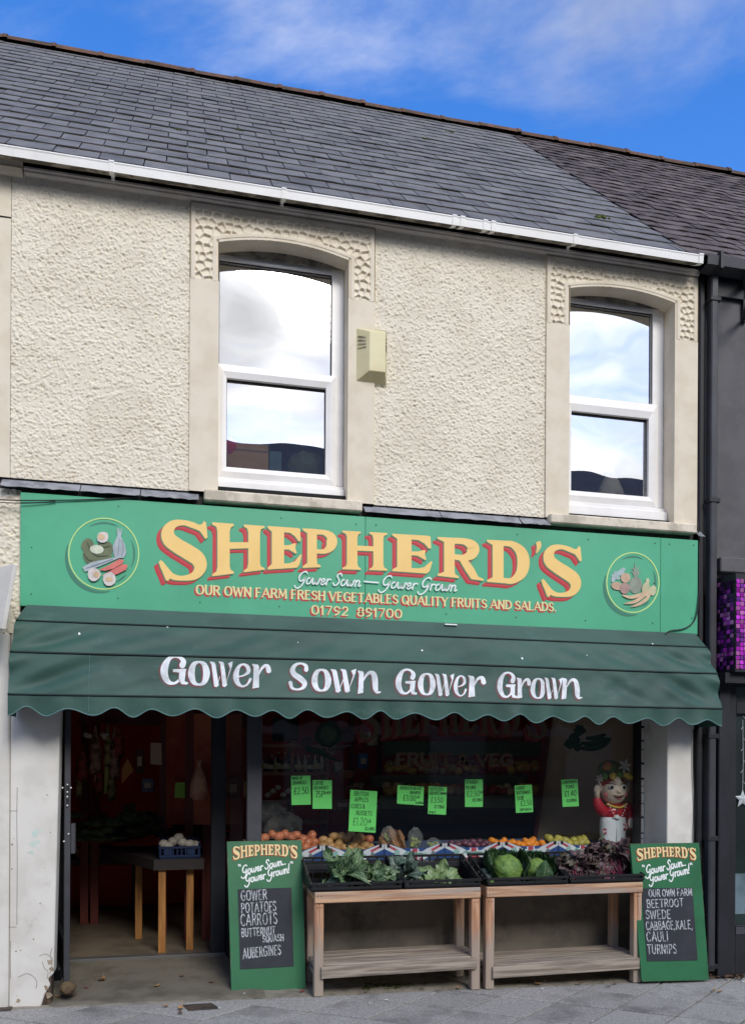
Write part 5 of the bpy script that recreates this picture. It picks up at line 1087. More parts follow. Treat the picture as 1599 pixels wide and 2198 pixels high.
T2, t2l, t2r = table('weathered pine stall table carrying crates of cabbages and beetroot', 1043, 1377)
m_crate = mat('black_crate_plastic', lin(30, 31, 34), .5, lin(24, 25, 27), 6, spec=.4)
def crate(label, x0, x1, m=m_crate, y0=YT0-.01, y1=YT1+.03, zb=None, hb=.19, hf=.062, group='black plastic crates on the stall tables', dark=None):
    zb = ZTT+.002 if zb is None else zb; xc = (x0+x1)/2
    root = thing('crate', label, 'crate', (xc, (y0+y1)/2, zb), group); t = .012
    mb = MB(); mb.box(x0+.01, x1-.01, y0+.012, y1-.012, zb, zb+.012); mb.build('crate_base', m, root)
    fl_ = .022
    def hz(y): return zb + hf + (hb-hf)*(y-y0)/(y1-y0)
    # front and back walls: rails with ribs and slots
    for yy, h, nm in ((y0, hf, 'front_wall'), (y1-t, hb, 'back_wall')):
        mb = MB(); mb.box(x0, x1, yy-.004, yy+t+.004, zb+h-.018, zb+h); mb.box(x0+.006, x1-.006, yy, yy+t, zb+.0125, zb+.03)
        n = 9
        for i in range(n+1):
            xx = x0+.008+(x1-x0-.03)*i/n; mb.box(xx, xx+.013, yy+.001, yy+t-.001, zb+.03, zb+h-.018)
        if h > .1: mb.box(x0+.006, x1-.006, yy+.002, yy+t-.002, zb+.07, zb+h*.62); mb.box(x0+.006, xc-.07, yy+.002, yy+t-.002, zb+h*.62+.012, zb+h-.03); mb.box(xc+.07, x1-.006, yy+.002, yy+t-.002, zb+h*.62+.012, zb+h-.03)
        else: mb.box(x0+.05, xc-.06, yy+.002, yy+t-.002, zb+.031, zb+h-.02); mb.box(xc+.06, x1-.05, yy+.002, yy+t-.002, zb+.031, zb+h-.02)
        mb.build(nm, m, root, bevel=.002)
    for xx, nm in ((x0, 'side_wall'), (x1-t, 'side_wall')):
        mb = MB(); mb.hexa([(xx-.003, y0+.018, hz(y0)-.017), (xx+t+.003, y0+.018, hz(y0)-.017), (xx+t+.003, y1-.018, hz(y1)-.017), (xx-.003, y1-.018, hz(y1)-.017)], [(xx-.003, y0+.018, hz(y0)), (xx+t+.003, y0+.018, hz(y0)), (xx+t+.003, y1-.018, hz(y1)), (xx-.003, y1-.018, hz(y1))])
        mb.hexa([(xx+.002, y0+.02, zb+.013), (xx+t-.002, y0+.02, zb+.013), (xx+t-.002, y1-.02, zb+.013), (xx+.002, y1-.02, zb+.013)], [(xx+.002, y0+.02, hz(y0)-.03), (xx+t-.002, y0+.02, hz(y0)-.03), (xx+t-.002, y1-.02, hz(y1)-.06), (xx+.002, y1-.02, hz(y1)-.06)])
        for i in range(7):
            y_ = y0+.03+(y1-y0-.07)*i/6; mb.box(xx, xx+t, y_, y_+.012, zb+.013, hz(y_)-.018)
        mb.build(nm, m, root, bevel=.0015)
    return root
cr = [(gx(662, 0, 1880), gx(857, 0, 1880), 'black crate holding the bushy bunch of cauliflower greens'), (gx(860, 0, 1880), gx(1024, 0, 1880), 'black crate holding kale and one pale green cauliflower'),
      (gx(1036, 0, 1880), gx(1208, 0, 1880), 'black crate holding the big savoy cabbages'), (gx(1211, 0, 1880), gx(1369, 0, 1880), 'black crate holding bunches of beetroot')]
CR = [crate(c[2], c[0], c[1]) for c in cr]
# leaves
def leafmat(name, c1, c2, vein, rough=.45, scale=9, sp=.4):
    m = mat(name, c1, rough, c2, scale, detail=5, bump=.5, bscale=42, bdist=.006, rand=.18, spec=sp)
    t = m.node_tree; p = [n for n in t.nodes if n.type == 'BSDF_PRINCIPLED'][0]; src = p.inputs['Base Color'].links[0].from_socket
    at_ = N(t, 'ShaderNodeUVMap'); sp_ = N(t, 'ShaderNodeSeparateXYZ'); t.links.new(at_.outputs[0], sp_.inputs[0])
    def MM(op, a, b=None, c=None):
        n = N(t, 'ShaderNodeMath', operation=op)
        for i, v in enumerate((a, b, c)):
            if v is None: continue
            if isinstance(v, (int, float)): n.inputs[i].default_value = v
            else: t.links.new(v, n.inputs[i])
        return n.outputs[0]
    ax = MM('ABSOLUTE', sp_.outputs[0]); mid = MM('LESS_THAN', ax, .05)
    w = MM('ADD', MM('MULTIPLY', sp_.outputs[1], 7.0), MM('MULTIPLY', ax, -2.2)); fr = MM('ABSOLUTE', MM('SUBTRACT', MM('FRACT', w), .5)); side = MM('MULTIPLY', MM('LESS_THAN', fr, .07), .6)
    fac = MM('MULTIPLY', MM('MAXIMUM', mid, side), .75)
    mxn = N(t, 'ShaderNodeMix', data_type='RGBA'); mxn.inputs['B'].default_value = tuple(vein) + (1,)
    t.links.new(src, mxn.inputs['A']); t.links.new(fac, mxn.inputs['Factor']); t.links.new(mxn.outputs['Result'], p.inputs['Base Color'])
    return m
m_cauleaf = leafmat('cauliflower_leaf', lin(84, 112, 76), lin(58, 84, 58), lin(176, 196, 150)); m_kale = leafmat('kale_leaf', lin(72, 92, 80), lin(48, 66, 58), lin(140, 158, 140))
m_palegreen = leafmat('pale_cabbage_leaf', lin(126, 150, 100), lin(92, 122, 76), lin(178, 196, 148)); m_savoy = leafmat('savoy_outer_leaf', lin(42, 72, 38), lin(26, 52, 28), lin(92, 124, 72), .55, 14)
m_beetleaf = leafmat('beet_leaf', lin(98, 80, 80), lin(62, 50, 53), lin(112, 78, 88), .5, 12); m_beetgreen = leafmat('greenish_beet_leaf', lin(82, 90, 66), lin(64, 58, 56), lin(140, 80, 96), .5, 10)
m_stalk = mat('white_stalk', lin(226, 232, 206), .5, lin(206, 216, 178), 8); m_savhead = mat('savoy_heart', lin(118, 150, 72), .55, lin(78, 114, 50), 11, bump=1.0, bscale=44, bdist=.012)
m_beet = mat('beetroot_skin', lin(112, 66, 80), .7, lin(84, 44, 58), 16, bump=.6, bscale=50, bdist=.004, dirt=lin(128, 104, 98), dscale=8); m_beetstem = mat('beet_stem', lin(140, 34, 72), .45, lin(100, 24, 50), 8); m_beetstem2 = mat('faded_beet_stem', lin(110, 60, 74), .5, lin(84, 44, 56), 8)
def leaf(name, m, parent, base, d, up, L, Wd, curl, ruf, seed, fold=.0, nu=10, nv=12, tipw=.9, stalk=0.0, k0=14):
    """blade along d from base, curling towards up, ruffled at the rim"""
    r = random.Random(seed); d = Vector(d).normalized(); up = Vector(up); up = (up - d*up.dot(d)).normalized(); sd = d.cross(up); ph = [r.uniform(0, 6.28) for _ in range(4)]; k1 = k0*r.uniform(.8, 1.2)
    vs, uv = [], []
    for j in range(nv+1):
        t = j/nv; tt = max(0, (t-stalk)/(1-stalk)); w = Wd*(math.sin(math.pi*min(1, tt**.75*.97+.03))**.62*tipw + .03) if t > stalk else Wd*.05
        a = curl*t*t; p = Vector(base) + d*(L*(t*math.cos(a*.5))) + up*(L*t*math.sin(a*.5)*1.2); nrm = (up*math.cos(a)-d*math.sin(a))
        for i in range(nu+1):
            s = 2*i/nu-1; q = p + sd*(w*s*(1+.07*math.sin(k1*t*2+ph[0]))) + nrm*(fold*w*abs(s)**1.4 + ruf*abs(s)**2.2*math.sin(k1*t+ph[1]+(2 if s > 0 else 0)) + ruf*.4*math.sin(k1*.6*t+s*5+ph[2])*abs(s)) + d*(ruf*.6*abs(s)**2*math.sin(k1*1.3*t+ph[3]))
            vs.append(q); uv.append((s, t))
    fs = [(j*(nu+1)+i, j*(nu+1)+i+1, (j+1)*(nu+1)+i+1, (j+1)*(nu+1)+i) for j in range(nv) for i in range(nu)]
    mb = MB(); mb.add(vs, fs); o = mb.build(name, m, parent, True); me = o.data; ul = me.uv_layers.new(name='UVMap')
    li = np.empty(len(me.loops), dtype='i'); me.loops.foreach_get('vertex_index', li); ul.data.foreach_set('uv', np.array(uv, dtype='f')[li].ravel())
    return o
def P2(px, py, y): return at(px, py, y)
# crate 1: loose cauliflower greens
def greens(label, centre, n, seed, m, L, Wd, spread, group='leafy greens in the black crates', stalks=True, lift=.7):
    r = random.Random(seed); root = thing('greens_bunch', label, 'vegetable', centre, group)
    for i in range(n):
        a = r.uniform(0, 6.28); e = r.uniform(.25, 1.25)*lift; d = Vector((math.cos(a)*math.cos(e)*spread, math.sin(a)*math.cos(e)*.7-.12, max(.18, math.sin(e))))
        b = Vector(centre) + Vector((r.uniform(-.3, .3)*L, r.uniform(-.2, .2)*L, r.uniform(0, .15)*L))
        leaf('leaf', m, root, b, d, Vector((r.uniform(-.6, .6), -.7, .7)), L*r.uniform(.7, 1.15), Wd*r.uniform(.7, 1.2), r.uniform(-1.6, .5), .020*r.uniform(.6, 1.5), seed*91+i, r.uniform(-.2, .5), stalk=.12)
        if stalks and r.random() < .45:
            mb = MB(); mb.tube([b - d.normalized()*.03+Vector((0, -.02, 0)), b+d.normalized()*L*.25], [.011, .005], 7); mb.build('stalk', m_stalk, root, True)
    return root
zc0 = ZTT+.03
greens('tall bushy heap of cauliflower leaves standing in the left half of its crate', P2(740, 1893, .10), 32, 21, m_cauleaf, .22, .06, .8, lift=1.05)
leafroot = greens('flatter tangle of cauliflower leaves with white stalks in the right half of its crate', P2(796, 1897, .08), 30, 22, m_cauleaf, .18, .052, 1.0, lift=.7)
greens('low scatter of trimmed green leaves at the left front corner of the first crate', P2(706, 1900, .05), 6, 23, m_cauleaf, .08, .03, 1.0, lift=.5)
greens('upright grey green kale in the left half of the second crate', P2(870, 1888, .10), 13, 24, m_kale, .17, .04, .45, lift=1.1)
greens('low kale leaves with white stalks at the front of the second crate', P2(882, 1899, .04), 8, 25, m_kale, .09, .035, 1.0, lift=.6)
cu = thing('cauliflower', 'single cauliflower wrapped in pale green leaves lying in the second crate', 'vegetable', P2(940, 1897, .08))
for i, (px, py, d, L, Wd, curl) in enumerate(((925, 1896, (-.9, -.2, .55), .17, .07, -1.0), (932, 1893, (-.5, -.3, .9), .15, .06, -1.5), (948, 1896, (.6, -.3, .8), .16, .06, -1.2), (955, 1897, (.9, -.1, .5), .15, .06, -1.2), (944, 1898, (.1, -.6, .7), .12, .05, -.6), (962, 1899, (.9, -.3, .3), .12, .05, -.8), (938, 1899, (-.3, -.7, .35), .12, .05, -.4), (946, 1890, (.2, .3, .95), .16, .06, .4))):
    leaf('leaf', m_palegreen, cu, P2(px, py, .08), d, (0, -.8, .6), L, Wd, curl, .012, 300+i, .25)
leaf('leaf', m_palegreen, cu, P2(925, 1902, -.02), (.3, -.8, -.55), (0, -.5, .8), .09, .03, -.5, .006, 333, .1)
# savoy cabbages
def cabbage(label, c, rad, seed, nl, head=True):
    r = random.Random(seed); c = Vector(c); root = thing('savoy_cabbage', label, 'cabbage', c, 'savoy cabbages in the third crate')
    if head:
        mb = MB(); mb.ball(c, rad, rad*.95, rad*.92, 24, 18, .012, r, None, 0, lambda d: 1+.035*math.sin(d.x*9+d.z*7)+.03*math.sin(d.z*17-d.x*13)+.02*math.sin(d.x*23+d.y*19)); mb.build('head', m_savhead, root, True)
    for i in range(nl):
        az = 2*math.pi*i/nl + r.uniform(-.25, .25); R0 = rad*(1.06+.07*(i % 3)); el = r.uniform(.0, .35); vs, uv = [], []; nu, nv = 14, 12; ph = r.uniform(0, 6)
        if -2.75 < ((az+math.pi) % (2*math.pi))-math.pi < -.4: el -= 1.15      # the side towards the street lies open
        for j in range(nv+1):
            t = j/nv; lat = -1.2+(1.75+el)*t; spr = .95*math.sin(math.pi*min(1, .12+.76*t))
            for k in range(nu+1):
                s = 2*k/nu-1; lon = az+s*spr; rr = R0*(1+.42*t**2+.14*abs(s)*t) + .016*abs(s)**2*math.sin(s*15+t*13+ph) + .018*t**3*math.sin(s*19+ph)
                vs.append(c+Vector((rr*math.cos(lat)*math.cos(lon), rr*math.cos(lat)*math.sin(lon), rr*math.sin(lat)))); uv.append((s, t))
        fs = [(j*(nu+1)+k, j*(nu+1)+k+1, (j+1)*(nu+1)+k+1, (j+1)*(nu+1)+k) for j in range(nv) for k in range(nu)]
        mb = MB(); mb.add(vs, fs); o = mb.build('outer_leaf', m_savoy, root, True); me = o.data; ul = me.uv_layers.new(name='UVMap')
        li = np.empty(len(me.loops), dtype='i'); me.loops.foreach_get('vertex_index', li); ul.data.foreach_set('uv', np.array(uv, dtype='f')[li].ravel())
    return root
cabbage('big savoy cabbage with a bright heart showing between dark leaves', P2(1088, 1866, .10), .118, 31, 9)
cb2 = cabbage('dark leaved savoy cabbage leaning on the big one, its heart turned away', P2(1150, 1868, .17), .10, 32, 9, True)
cabbage('small savoy cabbage heart low at the front left of the third crate', P2(1062, 1900, .03), .055, 33, 6)
lv = thing('cabbage_leaf', 'loose veined savoy leaf standing at the right front of the third crate', 'leaf', P2(1170, 1896, .05))
leaf('blade', m_savoy, lv, P2(1160, 1902, .03), (.35, .05, .95), (.2, -1, .1), .20, .085, -.35, .010, 401, .15); leaf('blade', m_palegreen, lv, P2(1166, 1899, .0), (.6, -.5, .55), (0, -.7, .7), .075, .03, -.6, .006, 402, .2)
leaf('blade', m_savoy, lv, P2(1140, 1892, .12), (.0, .1, 1), (.1, -1, .1), .19, .055, -.2, .010, 403, .2); leaf('blade', m_savoy, lv, P2(1180, 1899, .05), (.8, -.2, .5), (0, -.8, .5), .12, .05, -.5, .010, 404, .2)
lv = thing('cabbage_leaf', 'grey green loose leaf at the back left corner of the third crate', 'leaf', P2(1046, 1882, .1))
leaf('blade', m_kale, lv, P2(1050, 1888, .08), (-.6, .1, .7), (0, -1, .3), .11, .05, -.8, .008, 405, .1); leaf('blade', m_kale, lv, P2(1060, 1892, .05), (-.9, -.1, .35), (0, -1, .4), .10, .05, -.6, .008, 406, .1)
# beetroot bunches
def beets(label, bulbs, top, n, seed, spread, hh, m1, group='beetroot bunches in the right hand crate'):
    r = random.Random(seed); c = Vector(bulbs[0][0]); root = thing('beetroot_bunch', label, 'beetroot', c, group)
    for b, rad in bulbs:
        mb = MB(); mb.ball(b, rad, rad, rad*.95, 12, 9, .03, r); b = Vector(b); mb.tube([b+Vector((0, -.01, -rad*.8)), b+Vector((.01, -.03, -rad*1.3)), b+Vector((.02, -.05, -rad*1.6))], [.006, .003, .001], 5); mb.build('root', m_beet, root, True)
    for i in range(n):
        b, rad = r.choice(bulbs); b = Vector(b)+Vector((0, 0, rad*.8)); tip = Vector(top)+Vector((r.uniform(-1, 1)*spread, r.uniform(-.6, .6)*spread, r.uniform(-.5, .35)*hh))
        mid = b.lerp(tip, .5)+Vector((r.uniform(-.03, .03), r.uniform(-.04, .01), .01))
        mb = MB(); mb.tube(catmull([tuple(b), tuple(mid), tuple(tip)], 4), [.0036]*9, 5); mb.build('stem', m_beetstem if r.random() < .3 else m_beetstem2, root, True)
        d = Vector((r.uniform(-1, 1), r.uniform(-1, .2), r.uniform(-.3, 1)))
        for q in range(2 if i % 2 else 1): leaf('leaf', m1 if r.random() < .8 else m_beetgreen, root, tip+Vector((r.uniform(-.02, .02), r.uniform(-.03, .0), r.uniform(-.06, .02))), d+Vector((q*.8-.4, 0, -q)), (r.uniform(-.5, .5), -.8, .6), r.uniform(.08, .13), r.uniform(.024, .042), r.uniform(-2.6, .8), .02, seed*77+i*2+q, r.uniform(-.6, .9), 7, 8, k0=18)
    return root
beets('low beetroot bunch with limp purple leaves at the left of its crate', [(P2(1238, 1899, .02), .026), (P2(1228, 1900, .04), .022)], P2(1232, 1852, .11), 34, 41, .085, .10, m_beetleaf)
beets('middle beetroot bunch with dark leaves flopping over its stems', [(P2(1284, 1898, .03), .028), (P2(1275, 1895, .06), .026)], P2(1270, 1842, .12), 40, 42, .085, .12, m_beetleaf)
beets('tall beetroot bunch with red stems and round roots at the right of its crate', [(P2(1304, 1889, .05), .033), (P2(1318, 1885, .06), .028), (P2(1330, 1896, .05), .030), (P2(1341, 1897, .06), .022), (P2(1292, 1900, .02), .022)], P2(1306, 1826, .13), 60, 43, .10, .14, m_beetleaf)

# ------------------------------------------------------------------ display behind the glass: fruit trays
m_blue = mat('blue_print', lin(40, 78, 140), .7); m_whiteprint = mat('white_card', lin(226, 230, 234), .7, lin(208, 212, 218), 6); m_redprint = mat('red_print', lin(190, 70, 88), .7); m_greyprint = mat('grey_print', lin(110, 124, 128), .7); m_teal = mat('pale_teal_print', lin(150, 190, 184), .7); m_card = mat('tray_cardboard', lin(90, 104, 128), .8)
YB = .50
jx = [560, 692, 825, 954, 1078, 1198, 1302]
zbx = zled - .004
def tray(i, label):
    a, b = jx[i], jx[i+1]; xa, xb = gx(a, YB, 1830)+.003, gx(b, YB, 1830)-.003; w = xb-xa; H_ = .125; Hm = .088; root = thing('fruit_tray', label, 'fruit box', ((xa+xb)/2, YB+.17, zbx), 'flag printed fruit trays in the window')
    S = lambda u, v, h: Vector((xa+u*w, YB-h, zbx+v*H_))
    ol = [(0, 0), (1, 0), (1, 1), (.92, 1), (.70, Hm/H_), (.30, Hm/H_), (.08, 1), (0, 1)]
    mb = MB(); mb.prism(ol, S, -.005, 0); mb.build('front_panel', m_blue, root)
    mb = MB(); mb.box(xa, xb, YB+.345, YB+.35, zbx, zbx+H_*.9); mb.box(xa, xa+.005, YB+.005, YB+.345, zbx, zbx+H_*.8); mb.box(xb-.005, xb, YB+.005, YB+.345, zbx, zbx+H_*.8); mb.box(xa, xb, YB+.005, YB+.345, zbx, zbx+.004); mb.build('tray_body', m_card, root)
    k = Ink(S, .0008, .00004)
    for m_ in (0, 1):
        f = (lambda u: u) if m_ == 0 else (lambda u: 1-u); q = lambda pts: [(f(u), v) for u, v in pts]
        k.poly(q([(.0, .70), (.0, .99), (.075, .99), (.30, .68), (.42, .40), (.42, .0), (.34, .0), (.20, .34)]))
    k.poly([(.30, .10), (.70, .10), (.70, .52), (.30, .52)]); k.poly([(.43, .0), (.57, .0), (.57, .68), (.43, .68)]); k.build('white_print', m_whiteprint, root)
    k = Ink(S, .0022, .00004)
    for m_ in (0, 1):
        f = (lambda u: u) if m_ == 0 else (lambda u: 1-u); q = lambda pts: [(f(u), v) for u, v in pts]
        k.poly(q([(.06, .80), (.09, .90), (.23, .62), (.20, .52)])); k.poly(q([(.33, .0), (.42, .16), (.42, .0)]))
    k.poly([(.455, .0), (.545, .0), (.545, .68), (.455, .68)]); k.build('red_print', m_redprint, root)
    k = Ink(S, .0036, .00004); k.ribbon([(.32, .34), (.37, .50), (.40, .30), (.44, .44), (.48, .28), (.52, .46), (.56, .28), (.60, .44), (.64, .26), (.68, .40)], [.055]*10, False, 4); k.poly([(.20+.05*math.cos(t), .46+.19*math.sin(t)) for t in [i*math.pi/5 for i in range(10)]]); k.build('script_print', m_teal, root)
    k = Ink(S, .005, .00004); k.poly([(.77, .14), (.86, .14), (.87, .34), (.84, .36), (.83, .52), (.79, .52), (.775, .34)]); k.poly([(.73, .14), (.78, .14), (.78, .32), (.74, .30)]); k.build('grey_motif', m_greyprint, root)
    k = Ink(S, .006, .00004)
    for u in (.06, .94): k.poly([(u-.022, .80), (u+.022, .80), (u+.022, 1.0), (u-.022, 1.0)])
    k.build('hand_slot', m_shadowgap, root)
    return root
for i, lb in enumerate(('half hidden flag printed tray of red apples behind the left menu board', 'flag printed tray heaped with brown russet apples', 'flag printed tray of bagged grapes and brown paper', 'flag printed tray of dark plums', 'flag printed tray of satsumas behind the cabbages', 'flag printed tray of green pears behind the beetroot')): tray(i, lb)
FM = {'russet': mat('russet_skin', lin(190, 150, 96), .5, lin(168, 122, 72), 9, rand=.2, dirt=lin(150, 84, 56), dscale=4, dlo=.55, dhi=.75), 'red': mat('red_apple_skin', lin(196, 92, 70), .4, lin(200, 150, 96), 6, rand=.2), 'plum': mat('plum_skin', lin(96, 52, 66), .45, lin(120, 78, 92), 9, rand=.25),
      'orange': mat('satsuma_peel', lin(240, 150, 44), .45, lin(232, 132, 30), 8, bump=.2, bscale=120, rand=.1), 'pear': mat('pear_skin', lin(186, 176, 84), .45, lin(160, 150, 70), 7, rand=.15, dirt=lin(130, 110, 60), dscale=20, dlo=.6, dhi=.72), 'stem': mat('fruit_stalk', lin(70, 52, 34), .8)}
def fruit(name, kind, label, cat, group, pts, r0, y0=.56, y1=.66, pear=False):
    rr = random.Random(len(pts)*13+len(label)); proto = []
    for i in range(3):
        mb = MB(); mb.ball((0, 0, 0), 1, 1, .9 if not pear else 1.0, 14, 10, .012, rr, None, 0, (lambda d: 1-.16*max(0, d.z)**6-.10*max(0, -d.z)**6) if not pear else (lambda d: 1.0+.35*max(0, d.z)**2-.10*max(0, 1-abs(d.z-.35)*2)))
        me = bpy.data.meshes.new(name); me.from_pydata(mb.v, [], mb.f); me.materials.append(FM[kind]); me.polygons.foreach_set('use_smooth', [True]*len(me.polygons)); proto.append(me)
    sm = MB(); sm.tube([(0, 0, .72), (.06, .02, 1.12)], [.07, .05], 5); sme = bpy.data.meshes.new('stalk'); sme.from_pydata([tuple(v) for v in sm.v], [], sm.f); sme.materials.append(FM['stem'])
    for i, p in enumerate(pts):
        px, py = p[:2]; r_ = (p[2] if len(p) > 2 else r0)*rr.uniform(.92, 1.08); y = y0+(y1-y0)*max(0, min(1, (1822-py)/30))
        o = bpy.data.objects.new(name, rr.choice(proto)); COL.objects.link(o); o.location = at(px, py, y); o.scale = (r_, r_, r_); o.rotation_euler = (rr.uniform(-.9, .9) if not pear else rr.uniform(.6, 1.6), rr.uniform(-.9, .9), rr.uniform(0, 6))
        tag(o, label, cat, group)
        if kind != 'orange':
            s = bpy.data.objects.new('stalk', sme); COL.objects.link(s); s.parent = o
c2 = lambda x, y: (540+x/3.634, 1520+y/3.634); c3 = lambda x, y: (960+x/3.476, 1520+y/3.476)
fruit('apple', 'russet', 'brown russet apple in the heap above the second flag tray', 'apple', 'russet apples in the window', [c2(*p) for p in ((560, 1030), (602, 1045), (640, 1000), (680, 1060), (738, 1020), (800, 1072), (845, 1012), (885, 1070), (720, 1088), (618, 1080), (775, 985), (560, 1075), (660, 1100), (760, 1105), (850, 1105), (700, 1000), (820, 1040), (920, 1085), (600, 1110), (910, 1110))], .040)
fruit('apple', 'red', 'reddish apple at the left end of the window heap above the menu board', 'apple', 'reddish apples in the window', [c2(*p) for p in ((165, 985), (265, 985), (350, 992), (470, 990), (100, 1015), (215, 1005), (310, 1005), (405, 1020), (440, 1050), (490, 1040), (420, 1090), (915, 1022), (480, 1095), (375, 1050), (60, 1030))], .041)
fruit('plum', 'plum', 'dark purple plum in the fourth flag tray', 'plum', 'plums in the window', [c3(*p) for p in ((30, 1010), (80, 1015), (190, 1000), (237, 997), (288, 1008), (130, 1005), (160, 1022), (215, 1022), (262, 1020), (55, 1028), (310, 1022), (-10, 1022))], .031)
fruit('satsuma', 'orange', 'orange satsuma in the fifth flag tray', 'orange', 'satsumas in the window', [c3(*p) for p in ((330, 990), (360, 1000), (420, 988), (490, 1000), (528, 1012), (582, 990), (637, 982), (660, 1012), (600, 1012), (702, 1005), (640, 1028), (460, 1012), (395, 1008), (560, 1022), (715, 1022), (440, 1022), (620, 1000))], .032)
fruit('pear', 'pear', 'green pear in the sixth flag tray', 'pear', 'pears in the window', [c3(*p) for p in ((757, 972), (830, 975), (882, 988), (932, 992), (985, 985), (1018, 980), (990, 1008), (905, 1012), (950, 1012), (800, 1000), (860, 1008), (1035, 1005), (780, 1015))], .034, pear=True)
m_poly = bpy.data.materials.new('clear_polythene'); m_poly.use_nodes = True; t = m_poly.node_tree; t.nodes.clear()
o_ = N(t, 'ShaderNodeOutputMaterial'); a_ = N(t, 'ShaderNodeBsdfTransparent'); b_ = N(t, 'ShaderNodeBsdfPrincipled', i_Base_Color=(.75, .77, .75, 1), i_Roughness=.12); s_ = N(t, 'ShaderNodeMixShader', i_Fac=.20)
nz = N(t, 'ShaderNodeTexNoise', i_Scale=22.0, i_Detail=5.0); bp = N(t, 'ShaderNodeBump', i_Strength=1.0, i_Distance=.03); t.links.new(nz.outputs['Fac'], bp.inputs['Height']); t.links.new(bp.outputs[0], b_.inputs['Normal'])
t.links.new(a_.outputs[0], s_.inputs[1]); t.links.new(b_.outputs[0], s_.inputs[2]); t.links.new(s_.outputs[0], o_.inputs[0])
m_grape = mat('green_grape', lin(160, 172, 96), .3, lin(132, 150, 80), 9); m_brownpaper = mat('brown_paper', lin(170, 130, 92), .9, lin(134, 98, 68), 12, bump=.8, bscale=30, bdist=.01)
def bag(label, px, py, rx, rz, seed, n):
    r = random.Random(seed); c = at(px, py, .58); root = thing('grape_bag', label, 'bag', c-Vector((0, 0, rz)), 'polythene bags of grapes in the window')
    mb = MB(); mb.ball(c, rx, rx*.7, rz, 18, 14, .09, r, None, 0, lambda d: 1-.35*max(0, d.z)+.15*max(0, d.z)**4*math.sin(6*math.atan2(d.y, d.x))); mb.build('polythene', m_poly, root)
    mb = MB()
    for i in range(n): mb.ball(c+Vector((r.uniform(-.6, .6)*rx, r.uniform(-.4, .2)*rx, r.uniform(-.85, -.1)*rz)), .012, .012, .014, 8, 6)
    mb.build('grapes', m_grape, root, True)
bag('tall peaked polythene bag of grapes standing in the third tray', 891, 1795, .062, .095, 3, 26); bag('squat polythene bag of grapes slumped at the right of the third tray', 930, 1808, .06, .05, 4, 22); bag('crumpled polythene bag behind the brown paper in the third tray', 834, 1788, .06, .075, 5, 10)
mb = MB(); r = random.Random(8); mb.grid(lambda u, v: at(812+58*u, 1822-46*v*(.55+.45*math.sin(u*3.1)), .56+.05*v) + Vector((0, .03*math.sin(u*17+v*5), .014*math.sin(u*13)*math.cos(v*9))), 18, 8); tag(mb.build('crumpled_paper', m_brownpaper), 'crumpled brown paper lining the third tray beside the russet apples', 'paper')

# ------------------------------------------------------------------ price cards and painting on the glass
m_flu = mat('fluorescent_green_card', lin(118, 228, 116), .8, lin(110, 216, 108), 3); m_pen = mat('green_black_marker', lin(22, 62, 30), .8)
YC = YW + .006
def card(label, q, rows, lw=1.5):
    S = lambda x, y, h: at(x, y, YC - h); root = thing('price_card', label, 'price card', at((q[0][0]+q[2][0])/2, q[2][1], YC), 'green price cards stuck in the window')
    mb = MB(); n = 6
    mb.prism([(q[3][0], q[3][1]), (q[2][0], q[2][1]), (q[1][0], q[1][1]), (q[0][0], q[0][1])], S, 0, .0012); mb.build('card', m_flu, root)
    # rows are laid on the card in its own pixel-free frame: u across, v up
    P = [at(*p, YC) for p in (q[3], q[2], q[1], q[0])]; wv = P[1]-P[0]; Wm = wv.length; Hm = (P[3]-P[0]).length
    C = lambda x, y, h: P[0].lerp(P[1], x/Wm).lerp(P[3].lerp(P[2], x/Wm), y/Hm) + Vector((0, -h, 0))
    k = Ink(C, .0018, .00003); r = random.Random(len(label))
    for s_, u, v, hh, ww in rows: write(k, s_, u*Wm, v*Hm, hh*Hm, lw*.0026 if hh < .2 else lw*.0032, ww*Wm, .16, .35, .03, r, .03)
    k.build('writing', m_pen, root)
R4 = lambda x0, y0, x1, y1, s=0, k=0: [(x0, y0), (x1, y0+s), (x1+k, y1+s), (x0+k, y1)]
card('green price card reading BAGS OF ORANGES £2.50', R4(625, 1665.5, 666.5, 1728, -1, 1), [('BAGS OF', .06, .87, .09, .52), ('ORANGES', .06, .70, .11, .72), ('£2.50', .12, .36, .22, .76)])
card('green price card reading LOOSE ORANGES 75p EACH', R4(671, 1674.5, 712.5, 1736), [('LOOSE', .05, .84, .12, .5), ('ORANGES', .05, .67, .11, .76), ('75P', .14, .40, .21, .45), ('EACH', .62, .52, .08, .32)])
card('largest green price card reading BRITISH APPLES COXES RUSSETS £1.20', R4(752, 1695, 810, 1784, 3.5, -4), [('BRITISH', .15, .86, .10, .52), ('APPLES', .18, .72, .10, .50), ('COXES &', .04, .56, .10, .52), ('RUSSETS', .25, .40, .10, .58), ('£1.20', .14, .15, .18, .52), ('LB', .70, .24, .06, .1), ('£2.65KG', .60, .05, .07, .36)])
card('wide green price card reading SEEDLESS BLACK GRAPES £3.00', R4(853, 1685, 909.6, 1725, 4, -1), [('SEEDLESS BLACK', .10, .80, .13, .82), ('GRAPES', .47, .58, .14, .40), ('£3.00', .22, .20, .28, .48), ('LB', .74, .38, .10, .1), ('6.61KG', .70, .08, .10, .28)])
card('green price card reading SEEDLESS GRAPES GREEN £3.50 ITALY', R4(920, 1687.5, 959, 1747, 2, -2), [('SEEDLESS', .05, .86, .10, .74), ('GRAPES', .06, .70, .11, .62), ('GREEN', .66, .73, .06, .32), ('£3.50', .14, .42, .19, .66), ('£7.75KG', .34, .22, .10, .54), ('ITALY', .06, .03, .07, .36)])
